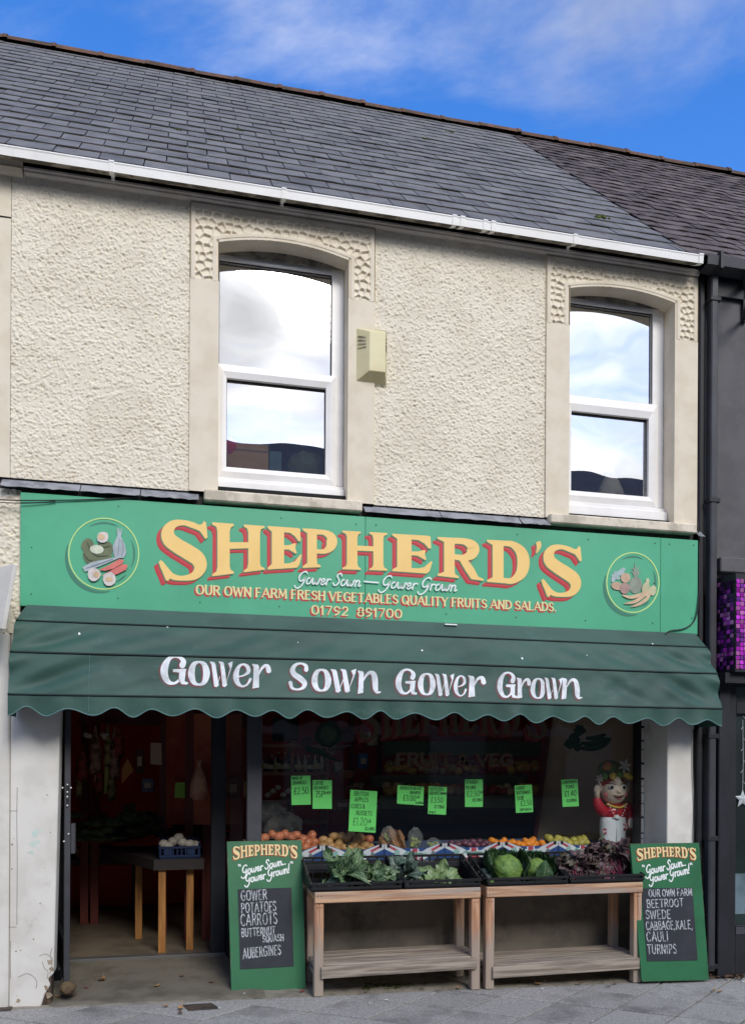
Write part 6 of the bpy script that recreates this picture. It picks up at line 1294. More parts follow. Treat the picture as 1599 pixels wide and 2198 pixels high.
card('green price card reading SPANISH PLUMS £2.50', R4(997.6, 1673, 1036, 1732), [('SPANISH', .04, .84, .12, .68), ('PLUMS', .06, .64, .12, .56), ('£2.50', .10, .38, .19, .72), ('LB', .86, .5, .07, .1), ('£5.51KG', .42, .2, .1, .54)])
card('tilted green price card reading LARGE SATSUMAS 5 FOR £2.50', R4(1104, 1686, 1141, 1745, -2, 3), [('LARGE', .06, .84, .11, .5), ('SATSUMAS', .06, .67, .11, .80), ('5 FOR', .10, .46, .14, .38), ('£2.50', .30, .24, .19, .62), ('55P EACH', .24, .06, .08, .64)])
card('green price card reading CONFERENCE PEARS £1.40, nearest the figurine', R4(1204, 1674, 1239, 1732, -1.5, 3), [('CONFERENCE', .03, .85, .10, .92), ('PEARS', .26, .68, .11, .5), ('£1.40', .16, .38, .20, .70), ('£3.09KG', .26, .17, .10, .6)])
GPX = lambda px, py, h: at(px, py, YW-.001-h)
m_dimgold = mat('brown_gold_on_glass', lin(88, 74, 56), .7); m_dimred = mat('dark_red_on_glass', lin(112, 30, 30), .6); m_dimgreen = mat('dark_green_on_glass', lin(24, 56, 46), .7, lin(16, 40, 34), 10); m_dimgreen2 = mat('olive_green_on_glass', lin(52, 78, 54), .7, lin(36, 60, 40), 20); m_dimgrey = mat('dull_mauve_on_glass', lin(66, 58, 64), .7, lin(52, 48, 54), 20); m_ink = mat('black_outline_on_glass', lin(14, 18, 20), .7)  # the gold window lettering is set to a dark brown tone
GL = thing('window_lettering', "painted SHEPHERD'S FRUIT & VEG lettering on the shop window glass", 'window lettering', at(980, 1640, YW))
xs = [770, 822, 868, 906, 946, 990, 1030, 1076, 1122, 1128, 1180]
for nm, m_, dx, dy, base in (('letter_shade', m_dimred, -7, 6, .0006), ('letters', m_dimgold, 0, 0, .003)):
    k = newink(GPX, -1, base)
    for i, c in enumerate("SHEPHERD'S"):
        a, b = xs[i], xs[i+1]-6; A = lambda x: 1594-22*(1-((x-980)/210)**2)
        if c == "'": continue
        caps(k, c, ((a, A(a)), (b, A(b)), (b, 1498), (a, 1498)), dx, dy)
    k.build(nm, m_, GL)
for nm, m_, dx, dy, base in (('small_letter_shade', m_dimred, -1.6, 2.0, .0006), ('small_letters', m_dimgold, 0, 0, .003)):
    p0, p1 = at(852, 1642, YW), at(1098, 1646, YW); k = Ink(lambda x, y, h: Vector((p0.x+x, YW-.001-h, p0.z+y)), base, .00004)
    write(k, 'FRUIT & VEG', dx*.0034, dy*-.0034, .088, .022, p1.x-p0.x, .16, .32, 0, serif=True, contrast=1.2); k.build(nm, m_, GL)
def decal(nm, m_, shapes, base):
    k = newink(GPX, -1, base)
    for s_ in shapes:
        if s_[0] == 'p': k.poly(s_[1])
        else: k.ribbon(s_[1], s_[2], len(s_) > 3, 5)
    k.build(nm, m_, GL)
decal('painted_cabbage', m_dimgreen, [blob(*c2(600, 205), 29, 18, .10, 11), ('r', [c2(440, 320), c2(540, 345), (*c2(620, 390),), c2(700, 415)], [12, 14, 8, 1.5])], .0006)
decal('painted_cabbage_heart', m_dimgreen2, [blob(*c2(600, 205), 17.5, 14, .06, 12)], .003)
decal('painted_turnip', m_dimgrey, [blob(*c2(745, 210), 18, 14, .06, 13)], .0004)
decal('painted_onion', m_dimgrey, [blob(*c2(430, 265), 14, 12, .06, 14)], .0004)
decal('painted_parsnip', m_dimgrey, [('r', [c2(610, 335), c2(680, 305), c2(780, 290)], [5, 6, 3])], .0003)
decal('painted_outline', m_ink, [('r', [c2(600+82*math.cos(t), 205+88*math.sin(t)+5*math.sin(t*9)) for t in [i*math.pi/12 for i in range(24)]], [2]*24, True), ('r', [c2(700, 200), c2(745, 180), c2(790, 215)], [1.5]*3)], .005)
decal('painted_cucumber', m_dimgreen, [('r', [c3(990, 300), c3(1070, 300), c3(1150, 280), c3(1200, 250)], [6, 13, 13, 7]), ('r', [c3(1000, 262), c3(1080, 268), c3(1160, 240), c3(1210, 232)], [7, 13, 12, 8]), ('r', [c3(1040, 225), c3(1110, 222), c3(1170, 200)], [7, 12, 7]), blob(*c3(985, 165), 12, 12, .25, 15), blob(*c3(950, 235), 13, 11, .25, 16), blob(*c3(905, 272), 10, 10, .3, 17), blob(*c3(970, 290), 10, 10, .3, 18)], .0006)
decal('painted_cucumber_light', m_dimgreen2, [('r', [c3(1020, 294), c3(1090, 292), c3(1160, 268)], [2, 3, 1]), ('r', [c3(1020, 258), c3(1090, 258), c3(1165, 232)], [2, 3, 1]), ('r', [c3(1060, 217), c3(1120, 214)], [2, 2])], .003)
mb = MB(); rect(mb, gx(822, 1.9, 1600), gx(1160, 1.9, 1600), at(990, 1622, 1.9).z, at(990, 1592, 1.9).z, 1.9); mb.build('green_board', mat('green_display_board', lin(70, 96, 60), .7), it)

# ------------------------------------------------------------------ figurine in the window
YG_ = .57
m_cer = mat('glazed_white_ceramic', lin(244, 249, 250), .25, lin(232, 238, 240), 3, coat=.3); m_skin = mat('painted_ceramic_skin', lin(244, 226, 206), .4, lin(232, 212, 190), 4); m_jack = mat('red_glazed_jacket', lin(206, 44, 58), .3, lin(186, 36, 50), 5, coat=.3); m_yel = mat('yellow_glaze', lin(222, 190, 80), .4)
m_eye = mat('black_glaze', (.006, .006, .006), .2); m_rose = mat('rosy_paint', lin(206, 110, 110), .5); m_grn = mat('green_glaze', lin(96, 130, 44), .35); m_org = mat('orange_glaze', lin(206, 128, 44), .4); m_petal = mat('cream_petal_glaze', lin(206, 200, 186), .4); m_hair = mat('red_glazed_hair', lin(170, 40, 30), .35)
m_flow = mat('dark_red_flower_paint', lin(150, 40, 60), .4); m_flow2 = mat('pink_flower_paint', lin(226, 160, 168), .4); m_mouth = mat('mouth_paint', lin(96, 44, 40), .4)
FG = thing('figurine', 'ceramic figurine in red jacket with fruit piled on its head behind the glass', 'figurine', at(1318, 1838, YG_))
fz = lambda x, y: (1240+x/8.883, 1620+y/8.883)       # enlarged view -> photograph
fp = lambda x, y, d=0.0: at(*fz(x, y), YG_) + Vector((0, d, 0))
U = .0041/8.883*1.0                                   # one enlarged pixel in metres, about
mb = MB(); cz = fp(660, 1900)
prof = []
for (yy, hw) in ((1905, 250), (1880, 262), (1800, 250), (1700, 236), (1600, 240), (1500, 246), (1400, 250), (1300, 248), (1230, 236), (1215, 215)): prof.append((hw*U, (1905-yy)*U))
mb.lathe(fp(660, 1905), prof, 22, sx=1, sy=.72); o = mb.build('trousers', m_cer, FG, True)
mb = MB(); mb.beam(fp(640, 1240, -.078), fp(640, 1890, -.083), .006, .006); mb.build('trouser_crease', mat('grey_glaze_line', lin(150, 164, 166), .4), FG)
for sx in (540, 790): mb = MB(); mb.ball(fp(sx, 1860, -.075), 130*U, .075, 75*U, 14, 9); mb.build('shoe', m_cer if sx == 540 else m_jack, FG, True)
mb = MB(); mb.ball(fp(670, 1085), 258*U, .085, 170*U, 20, 14, 0, RND, None, 0, lambda d: 1+.10*max(0, -d.z)); mb.build('jacket', m_jack, FG, True)
mb = MB(); mb.add([fp(560, 1180, -.092), fp(640, 1120, -.096), fp(720, 1190, -.092), fp(640, 1215, -.092)], [(0, 1, 2, 3)]); mb.build('shirt', m_cer, FG)
mb = MB(); mb.tube([fp(640, 1000, -.09), fp(640, 1120, -.098)], .003, 5); mb.build('jacket_opening', m_mouth, FG)
mb = MB()
for i in range(15): t = i/14; mb.ball(fp(490+330*t, 930+270*math.sin(math.pi*t), -.084-.018*math.sin(math.pi*t)), .0058, None, None, 7, 5)
mb.build('bead_necklace', m_cer, FG, True)
mb = MB()
for i in range(13): t = i/12; mb.ball(fp(500+350*t, 940+55*math.sin(math.pi*t), -.055-.03*math.sin(math.pi*t)), .013, .01, .010, 8, 6)
mb.build('ruffled_collar', m_yel, FG, True)
mb = MB(); mb.tube(catmull([tuple(fp(470, 1090, -.02)), tuple(fp(380, 1010, -.03)), tuple(fp(330, 900, -.03)), tuple(fp(330, 820, -.03))], 4), [.05, .05, .05, .05, .048, .046, .044, .042, .04, .038, .036, .034, .033][:13], 10); mb.build('sleeve', m_jack, FG, True)
mb = MB(); mb.tube([fp(330, 830, -.03), fp(325, 740, -.035), fp(320, 680, -.035)], [.024, .022, .026], 9); mb.ball(fp(322, 660, -.035), .03, .018, .04, 10, 8)
for i, dx in enumerate((-40, -12, 16, 42)): mb.tube([fp(322+dx*.8, 640, -.035), fp(320+dx, 585+abs(dx)*.4, -.04)], [.009, .006], 6)
mb.tube([fp(352, 690, -.04), fp(385, 650, -.05)], [.009, .006], 6); mb.build('hand', m_skin, FG, True)
mb = MB(); mb.tube(catmull([tuple(fp(840, 1000, 0)), tuple(fp(960, 1050, -.0)), tuple(fp(1000, 1150, -.02)), tuple(fp(960, 1230, -.05))], 4), [.052]*5+[.05]*4+[.042]*4, 10); mb.build('sleeve', m_jack, FG, True)
mb = MB(); mb.ball(fp(925, 1290, -.07), .03, .02, .045, 10, 8)
for i, dx in enumerate((-34, -12, 10, 30)): mb.tube([fp(925+dx, 1310, -.08), fp(915+dx*.9, 1385-abs(dx)*.5, -.085)], [.009, .006], 6)
mb.tube([fp(890, 1260, -.08), fp(878, 1310, -.09)], [.009, .006], 6); mb.build('hand', m_skin, FG, True)
mb = MB(); hc = fp(650, 690, -.02); mb.ball(hc, 238*U, .105, 238*U, 26, 20, 0, RND, None, 0, lambda d: 1+.05*max(0, -d.z)*(1-abs(d.x))-.02*max(0, d.z)); mb.ball(fp(640, 690, -.125), .022, .018, .017, 12, 8); head = mb.build('head', m_skin, FG, True)
def face(x, y): 
    p = fp(x, y); q = (p.x-hc.x)/(238*U); w = (p.z-hc.z)/(238*U); return Vector((p.x, hc.y-.105*math.sqrt(max(.05, 1-q*q-w*w))-.003, p.z))
for ex in (525, 745):
    mb = MB(); mb.ball(face(ex, 610), .023, .008, .020, 12, 8); e_ = mb.build('eye', m_cer, head, True)
    mb = MB(); mb.ball(face(ex-4, 612)+Vector((0, -.006, 0)), .016, .005, .016, 12, 8); mb.build('pupil', m_eye, head, True)
    mb = MB(); mb.tube([face(ex-60, 560), face(ex, 535), face(ex+60, 560)], .003, 5); mb.build('eyebrow', m_mouth, head)
for ex in (460, 780): mb = MB(); mb.ball(face(ex, 745)+Vector((0, .004, 0)), .022, .006, .020, 12, 8); mb.build('cheek', m_rose, head, True)
mb = MB(); P_ = [face(540+200*i/8, 760+30*math.sin(math.pi*i/8)) for i in range(9)]; mb.tube(P_, [.002, .006, .009, .011, .011, .011, .009, .006, .002], 7); mb.build('mouth', m_mouth, head, True)
mb = MB(); mb.tube([face(580+120*i/6, 808+14*math.sin(math.pi*i/6))+Vector((0, -.002, 0)) for i in range(7)], [.002, .005, .007, .007, .007, .005, .002], 6); mb.build('lower_lip', m_rose, head, True)
for sg, x in ((-1, 425), (1, 925)):
    mb = MB(); mb.ball(fp(x, 660, -.0), .018, .03, .055, 10, 8, 0, RND, Matrix.Rotation(sg*.25, 3, 'Y'), 0, lambda d: 1+.3*max(0, d.z)); mb.build('ear', m_skin, head, True)
mb = MB(); mb.ball(fp(650, 560, .01), 250*U, .10, 150*U, 20, 12, .015); mb.build('hair', m_hair, FG, True)
mb = MB(); mb.ball(fp(645, 520, -.075), 40*U*2, .05, 110*U, 12, 8); mb.build('fringe', m_skin, FG, True)
for nm, m_, x, y, d, rx, rz in (('orange', m_org, 560, 230, -.0, 95, 100), ('lemon', m_yel, 570, 400, -.08, 62, 70), ('pear', m_grn, 700, 370, -.07, 80, 75), ('lime', m_grn, 450, 400, -.05, 62, 80), ('grape', mat('purple_glaze', lin(70, 40, 66), .4), 850, 290, -.02, 80, 100), ('leaf_mound', m_grn, 660, 300, .05, 220, 190)):
    mb = MB(); mb.ball(fp(x, y, d), rx*U, rx*U, rz*U, 14, 10, .02); mb.build(nm, m_, FG, True)
mb = MB(); mb.tube(catmull([tuple(fp(760, 360, -.09)), tuple(fp(830, 390, -.10)), tuple(fp(900, 430, -.09)), tuple(fp(955, 440, -.07))], 4), [.012, .02, .024, .026, .027, .027, .026, .025, .024, .022, .018, .014, .008], 8); mb.build('banana', m_yel, FG, True)
def flower(cx_, cy_, d, L, nm='flower', n=6):
    mb = MB()
    for i in range(n):
        a = 2*math.pi*i/n+.3; c0 = fp(cx_, cy_, d); dr_ = Vector((math.cos(a), -.25, math.sin(a))); sd_ = Vector((-math.sin(a), 0, math.cos(a)))
        mb.add([c0, c0+dr_*L*.5+sd_*L*.2+Vector((0, -.012, 0)), c0+dr_*L, c0+dr_*L*.5-sd_*L*.2+Vector((0, -.012, 0)), c0+dr_*L*.5+Vector((0, -.002, 0))], [(0, 1, 4), (1, 2, 4), (2, 3, 4), (3, 0, 4)])
    mb.build(nm, m_petal, FG)
flower(765, 220, -.09, 145*U); flower(345, 450, -.05, 95*U)
for x, y, s_ in ((800, 1360, 1.0), (465, 1445, .8)):
    r = random.Random(x)
    for i in range(5):
        a = 2*math.pi*i/5+.4; mb = MB(); sy = -.72*246*U*math.sqrt(max(.05, 1-((x-660)/250)**2))
        mb.ball(fp(x+48*s_*math.cos(a), y+52*s_*math.sin(a), sy-.002), .013*s_, .003, .012*s_, 8, 6); mb.build('painted_petal', m_flow if i % 2 else m_flow2, FG, True)
    mb = MB(); mb.tube([fp(x-60*s_, y+40, sy), fp(x-85*s_, y+120, sy), fp(x-75*s_, y+180, sy)], .0025, 5); mb.build('painted_stem', m_grn, FG)

# ------------------------------------------------------------------ things inside the shop
def on_floor(px, py, zf): p = at(px, py, 0); b = (p.z-EYE)/DCAM; d = (zf-EYE)/b; return d-DCAM
zfl = zt_-.004
m_bench = mat('bench_timber', lin(180, 126, 66), .7, lin(150, 100, 50), 3, stretch=(14, 14, 1)); m_benchdark = mat('dark_bench_top', lin(60, 54, 52), .8)
y1, y3 = on_floor(350, 2046, zfl), on_floor(301, 2016, zfl)
DT = thing('display_bench', 'dark topped bench on three square timber legs just inside the doorway', 'bench', (gx(380, y1), y1+.3, zfl))
ztb = at(380, 1866, y1).z
for px, y, w in ((350, y1, .058), (410, y1+.06, .058), (300, y3, .058)):
    mb = MB(); x = gx(px, y); mb.box(x-w/2, x+w/2, y, y+w, zfl, ztb); mb.build('leg', m_bench, DT, bevel=.004)
mb = MB(); mb.add([(gx(332, y1-.03), y1-.03, ztb), (gx(440, y1-.03), y1-.03, ztb), (gx(440, y1-.03), y3+.5, ztb), (gx(215, y3+.4), y3+.5, ztb), (gx(332, y1-.03), y1-.03, ztb+.085), (gx(440, y1-.03), y1-.03, ztb+.085), (gx(440, y1-.03), y3+.5, ztb+.085), (gx(215, y3+.4), y3+.5, ztb+.085)], [(3, 2, 1, 0), (4, 5, 6, 7), (0, 1, 5, 4), (1, 2, 6, 5), (2, 3, 7, 6), (3, 0, 4, 7)]); mb.build('bench_top', m_benchdark, DT)
m_bcrate = mat('blue_crate_plastic', lin(30, 52, 92), .5)
crate('blue crate of white turnips standing on the dark bench inside the door', gx(342, y1), gx(432, y1), m_bcrate, y1-.02, y1+.34, ztb+.087, .14, .10, None)
m_turnip = mat('turnip_skin', lin(232, 226, 208), .6, lin(214, 200, 186), 6)
for i, (px, py) in enumerate(((352, 1812), (372, 1806), (392, 1808), (384, 1798), (408, 1812), (420, 1814), (362, 1816))):
    mb = MB(); mb.ball(at(px, py, y1+.08+.05*(i % 2)), .042, .042, .038, 12, 8, .03); tag(mb.build('turnip', m_turnip, None, True), 'white turnip in the blue crate on the bench', 'turnip', 'turnips in the blue crate')
mb = MB(); p0, p1 = at(165, 1795, 2.6), at(236, 1842, 2.6)
PB = thing('produce_box', 'low cardboard produce box on the left of the dim shop interior', 'box', at(200, 1842, 2.6)); mb.box(p0.x, p1.x, 2.6, 3.0, p1.z, p1.z+.10); mb.build('box_body', mat('printed_cardboard', lin(150, 116, 84), .8, lin(120, 60, 44), 6), PB, bevel=.003)
ST = thing('produce_stand', 'dark stand under the produce box on the left inside the shop', 'stand', at(210, 1900, 2.7)); mb = MB(); mb.box(p0.x-.3, p1.x+.35, 2.55, 3.2, p1.z-.06, p1.z-.002); mb.build('stand_top', m_benchdark, ST); 
mb = MB(); mb.box(p1.x+.2, p1.x+.26, 2.7, 2.76, zfl, p1.z-.06); mb.build('stand_leg', m_benchdark, ST); mb = MB(); mb.box(p0.x-.2, p0.x-.14, 2.7, 2.76, zfl, p1.z-.06); mb.build('stand_leg', m_benchdark, ST)
# dark heap of greens behind the bench
m_dimgreens = mat('dim_greens', lin(70, 92, 56), .7, lin(42, 58, 38), 12)
r = random.Random(5); mb = MB()
for i in range(70):
    px, py = r.uniform(150, 480), r.uniform(1748, 1800); y = r.uniform(1.75, 2.3); c = at(px, py, y); mb.ball(c, r.uniform(.05, .13), .08, r.uniform(.02, .05), 7, 5, .25, r)
tag(mb.build('heaped_greens', m_dimgreens), 'dark heap of leafy greens along the bench inside the door', kind='stuff')
def sheet(name, label, cat, q, y, m, grp=None):
    mb = MB(); mb.add([at(*p, y) for p in q]+[at(*p, y+.004) for p in q], [(0, 1, 2, 3), (7, 6, 5, 4), (0, 4, 5, 1), (1, 5, 6, 2), (2, 6, 7, 3), (3, 7, 4, 0)]); return tag(mb.build(name, m), label, cat, grp)
sheet('notice', 'green paper notice on the post inside the doorway', 'notice', [(375, 1712), (399, 1714), (401, 1679), (377, 1680)], 1.6, mat('dim_green_notice', lin(150, 200, 84), .8))
sheet('notice', 'olive paper notice low down behind the bench', 'notice', [(266, 1758), (291, 1756), (291, 1724), (266, 1726)], 2.0, mat('olive_notice', lin(82, 90, 40), .8))
sheet('paper_bag', 'orange brown paper bag hanging left of the dark opening', 'bag', [(262, 1682), (288, 1654), (274, 1628), (262, 1650)], 2.0, mat('orange_brown_paper', lin(226, 150, 84), .8))
sheet('notice', 'pair of pale notices pinned high inside the shop', 'notice', [(323, 1640), (348, 1642), (347, 1595), (324, 1594)], 1.85, mat('pale_notice', lin(210, 184, 156), .8))
sheet('hanging_card', 'yellow green strip hanging among the goods at the left', 'card', [(224, 1704), (233, 1702), (234, 1644), (226, 1645)], 2.2, mat('yellow_green_card', lin(196, 200, 110), .8))
for px, py, lb in ((189, 1577, 'white garlic bulb hanging at the far left of the shop'), (226, 1579, 'white garlic bulb hanging from the middle of the red posts')):
    g_ = thing('garlic_string', lb, 'garlic', at(px, py, 2.2)); r = random.Random(px)
    for i in range(4): mb = MB(); mb.ball(at(px+r.uniform(-5, 5), py+r.uniform(-6, 6), 2.2), .024, .024, .022, 8, 6, .05); mb.build('bulb', m_turnip, g_, True)
    mb = MB(); mb.tube([at(px, py, 2.2), at(px-2, 1535, 2.2)], .006, 5); mb.build('string', m_redpost, g_)
for i, (px, py, hh, kk) in enumerate(((178, 1640, 60, 0), (170, 1680, 50, 1), (205, 1610, 80, 2), (215, 1660, 70, 0), (232, 1600, 70, 1), (246, 1615, 90, 2), (255, 1590, 60, 0), (240, 1680, 60, 1))):
    mb = MB(); r = random.Random(i); c = at(px, py, 2.2); w_ = r.uniform(.03, .06); mb.lathe(c-Vector((0, 0, hh*.0028)), [(w_*.4, 0), (w_, .03), (w_*.9, hh*.003), (w_*.4, hh*.0045), (w_*.15, hh*.0056)], 8)
    tag(mb.build('hanging_packet', mat('packet_print', (lin(176, 70, 60), lin(176, 166, 104), lin(190, 150, 126))[kk], .6, (lin(50, 24, 22), lin(60, 56, 30), lin(70, 44, 38))[kk], 16), None, True), ('dim red','olive','dusky pink')[kk]+' packet hanging inside the shop, '+('low at the far left','lowest by the open door','high left of the first red post','beside the first red post','near the garlic bulb','long one by the middle post','topmost by the middle post','low right of the first red post')[i], 'packet', 'packets hanging inside the shop')
mb = MB(); mb.lathe(at(427, 1716, 1.4), [(.05, 0), (.075, .03), (.07, .14), (.045, .22), (.012, .29), (.03, .33)], 12); tag(mb.build('paper_sack', mat('dim_paper_sack', lin(222, 170, 138), .8, lin(186, 128, 104), 9), None, True), 'upright brown paper sack twisted at the top, beside the door jamb', 'sack')
# shelf of bottles
SH = thing('bottle_shelf', 'brown wooden shelf unit against the red wall, seen in the left of the window', 'shelf', at(630, 1800, 1.75))
m_shelf = mat('brown_shelf_wood', lin(170, 108, 72), .6, lin(146, 88, 56), 4, stretch=(1, 1, 10))
xa, xb = gx(556, 1.75), gx(704, 1.75)
for py in (1600, 1660, 1720, 1765): mb = MB(); z = at(630, py, 1.75).z; mb.box(xa, xb, 1.73, 2.0, z-.02, z+.015); mb.build('shelf_board', m_shelf, SH, bevel=.003)
for px in (560, 628, 703): mb = MB(); x = gx(px, 1.75); zt2, zb2 = at(630, 1592, 1.75).z, zfl; mb.box(x-.015, x+.015, 1.75, 2.0, zb2, zt2); mb.build('upright', m_shelf, SH)
bm_ = [mat('bottle_dark', lin(40, 34, 30), .25, spec=.6), mat('bottle_pale', lin(220, 208, 170), .35), mat('bottle_label', lin(214, 196, 96), .6), mat('bottle_amber', lin(104, 66, 34), .3)]
zs2 = at(630, 1660, 1.75).z+.016; r = random.Random(9)
for i in range(19):
    x = xa+.03+(xb-xa-.05)*i/19; h = r.uniform(.13, .17); w_ = r.uniform(.016, .021); q = thing('bottle', 'bottle in the row on the shelf by the red wall', 'bottle', (x, 1.79, zs2), 'bottles on the shelf')
    mb = MB(); mb.lathe((x, 1.79, zs2), [(w_, 0), (w_, h*.55), (w_*.9, h*.65), (w_*.38, h*.78), (w_*.38, h)], 10); mb.build('glass', bm_[(0, 1, 0, 3)[r.randrange(4)]], q, True)
    mb = MB(); mb.lathe((x, 1.79, zs2+h*.15), [(w_*1.04, 0), (w_*1.04, h*.3)], 10); mb.build('label', bm_[2] if i % 4 == 0 else bm_[1], q, True)
    mb = MB(); mb.lathe((x, 1.79, zs2+h), [(w_*.45, 0), (w_*.45, .012)], 8); mb.build('cap', bm_[r.randrange(4)], q, True)
sheet('chalk_notice', 'black chalk notice hanging on the red wall above the bottles', 'notice', [(585, 1591), (640, 1590), (641, 1540), (586, 1542)], 1.7, m_ink)
for i in range(7):
    px, py = 575+i*11, 1706-(i % 3)*8; mb = MB(); mb.ball(at(px, py, 1.68), .028, .028, .024, 9, 7, .05); tag(mb.build('onion', m_turnip, None, True), 'pale bulb heaped on the middle shelf under the bottles', 'onion', 'bulbs on the middle shelf')
sk = MB(); r = random.Random(12); sk.ball(at(608, 1775, .95), .16, .12, .12, 16, 11, .09, r); sk.ball(at(580, 1745, 1.0), .13, .1, .09, 14, 10, .12, r); tag(sk.build('produce_sack', mat('grey_sacking', lin(160, 154, 140), .9, lin(110, 106, 98), 14, bump=.8), None, True), 'slumped grey sack behind the apples at the left of the window', 'sack')
# tiered fruit display at the right
TD = thing('fruit_display', 'tiered display stand of fruit with a dark green front, deep in the shop', 'display stand', at(990, 1830, 1.5))
xa, xb = gx(815, 1.5), gx(1165, 1.5)
for py, y, nm in ((1712, 1.5, 'lower_tier'), (1668, 1.85, 'upper_tier')):
    mb = MB(); z = at(990, py, y).z; mb.box(xa, xb, y, y+.02, z-.10, z+.02); mb.build('front_strip', mat('dim_olive_board', lin(112, 122, 84), .7), TD, bevel=.003); mb = MB(); mb.box(xa, xb, y+.021, y+.42, z-.06, z-.03); mb.build(nm, m_shelf, TD)
mb = MB(); mb.box(xa, xb, 1.6, 1.66, zfl, at(990, 1720, 1.5).z-.07); mb.build('stand_front', m_benchdark, TD)
m_lg = lambda c: mat('dim_fruit_skin', c, .5, tuple(k*.7 for k in c), 7, rand=.25)
kinds = [('squash', m_lg(lin(244, 200, 96)), .05), ('grapefruit', m_lg(lin(244, 176, 96)), .045), ('apple', m_lg(lin(196, 80, 72)), .034), ('potato', m_lg(lin(232, 204, 146)), .042)]
r = random.Random(17)
for row, (py, y, n, seq) in enumerate(((1698, 1.54, 24, (0, 1, 0, 3, 3, 2, 2, 3, 0)), (1690, 1.63, 22, (3, 0, 1, 2, 2, 3, 1)), (1652, 1.9, 20, (0, 3, 0, 2, 0)), (1640, 1.99, 18, (3, 2, 0)))):
    for i in range(n):
        px = 826+330*(i+.5)/n+r.uniform(-4, 4); nm, m_, rr = kinds[seq[int(i/n*len(seq))]]
        mb = MB(); mb.ball(at(px, py+r.uniform(-5, 3), y), rr*r.uniform(.85, 1.1), rr, rr*r.uniform(.75, .95), 10, 7, .03, r)
        lab = {'squash': 'dim yellow squash on the tiered display deep in the shop', 'grapefruit': 'dim orange grapefruit on the tiered display', 'apple': 'dim dark red apple on the tiered display', 'potato': 'dim buff potato on the tiered display'}[nm]
        tag(mb.build(nm, m_, None, True), lab, nm, {'squash': 'squashes', 'potato': 'potatoes'}.get(nm, nm+'s')+' on the tiered display')
for px, py in ((744, 1662), (752, 1695)):
    bk = thing('basket', ('upper' if py < 1680 else 'lower')+' shallow basket of white bulbs by the red post', 'basket', at(px, py+8, 1.6)); mb = MB(); mb.lathe(at(px, py+8, 1.6), [(.06, 0), (.085, .05), (.09, .06)], 14); mb.build('wicker', m_shelf, bk)
    for dx in (-6, 1, 8): mb = MB(); mb.ball(at(px+dx, py-2, 1.6), .026, .026, .026, 8, 6, .04); mb.build('bulb', m_turnip, bk, True)
for px in (756, 816): mb = MB(); x = gx(px, 2.1); mb.box(x-.02, x+.02, 2.1, 2.15, zfl, 2.74); mb.build('post', m_redpost, it)
# more stock in the gloom: hanging strings, stacked boxes, leaning packs
r = random.Random(91)
for i, (px, py, y, w_, h_, c) in enumerate(((212, 1690, 2.2, .10, .16, (176, 60, 50)), (300, 1660, 2.1, .07, .22, (96, 60, 46)), (318, 1700, 2.1, .10, .12, (120, 130, 150)), (468, 1720, 1.4, .10, .16, (190, 130, 104)), (500, 1715, 1.4, .11, .18, (150, 96, 80)), (715, 1620, 1.7, .05, .22, (150, 130, 96)), (728, 1660, 1.7, .07, .1, (190, 186, 170)), (780, 1650, 1.7, .09, .14, (84, 110, 150)), (800, 1600, 1.7, .09, .12, (200, 190, 166)), (770, 1700, 1.6, .10, .08, (186, 160, 110)), (735, 1740, 1.5, .16, .10, (160, 110, 74)), (800, 1745, 1.5, .16, .10, (120, 92, 70)))):
    mb = MB(); c0 = at(px, py, y); mb.box(c0.x-w_/2, c0.x+w_/2, y, y+.12, c0.z, c0.z+h_); mb.box(c0.x-w_*.3, c0.x+w_*.3, y-.004, y-.001, c0.z+h_*.3, c0.z+h_*.7, 1)
    tag(mb.build('stock_carton', [mat('carton_print', lin(*c), .7, lin(*[v*.7 for v in c]), 12), m_beige], None, False, .003), ('red carton on the far left rack', 'tall brown carton beside the dark opening', 'blue grey carton low beside the dark opening', 'tan carton behind the side light of the door', 'brown carton right behind the side light of the door', 'narrow tan carton by the bottle shelf', 'small white carton by the red post', 'blue carton right of the red post', 'cream carton high right of the red post', 'flat buff carton above the apples', 'wide brown carton low behind the russet apples', 'dark brown carton low behind the largest price card')[i], 'carton', 'cartons stocked inside the shop')
# upstairs window sills
mb = MB(); a, b = at(487, 1012, .30), at(575, 962, .30)
cbx = thing('cardboard_box', 'tan cardboard box on the sill inside the left upper window', 'box', a); mb.box(a.x, b.x, .24, .5, a.z-.05, b.z); mb.build('carton', mat('tan_cardboard', lin(190, 150, 104), .8, lin(176, 136, 92), 3), cbx, bevel=.003)
mb = MB(); mb.box(a.x, b.x, .237, .2395, b.z-.055, b.z-.045); mb.build('tape_line', mat('brown_tape', lin(130, 92, 60), .5), cbx)
mb = MB(); a, b = at(577, 1013, .30), at(603, 975, .30); mb.box(a.x, b.x, .25, .45, a.z-.05, b.z); tag(mb.build('storage_box', mat('blue_grey_box', lin(78, 112, 124), .7), None, False, .003), 'blue grey box beside the cardboard box in the left upper window', 'box')
mb = MB(); mb.ball(at(494, 958, .26), .05, .04, .07, 10, 8, .1); tag(mb.build('pink_cushion', mat('pink_cloth', lin(206, 60, 96), .9), None, True), 'bright pink bundle at the lower left corner of the left upper window', 'cloth')
mb = MB(); mb.ball(at(660, 1010, .34), .16, .1, .13, 12, 9, .12); tag(mb.build('bag_heap', mat('dull_green_cloth', lin(92, 102, 74), .9, lin(64, 70, 54), 9), None, True), 'dull green bag slumped at the right of the left upper window', 'bag')
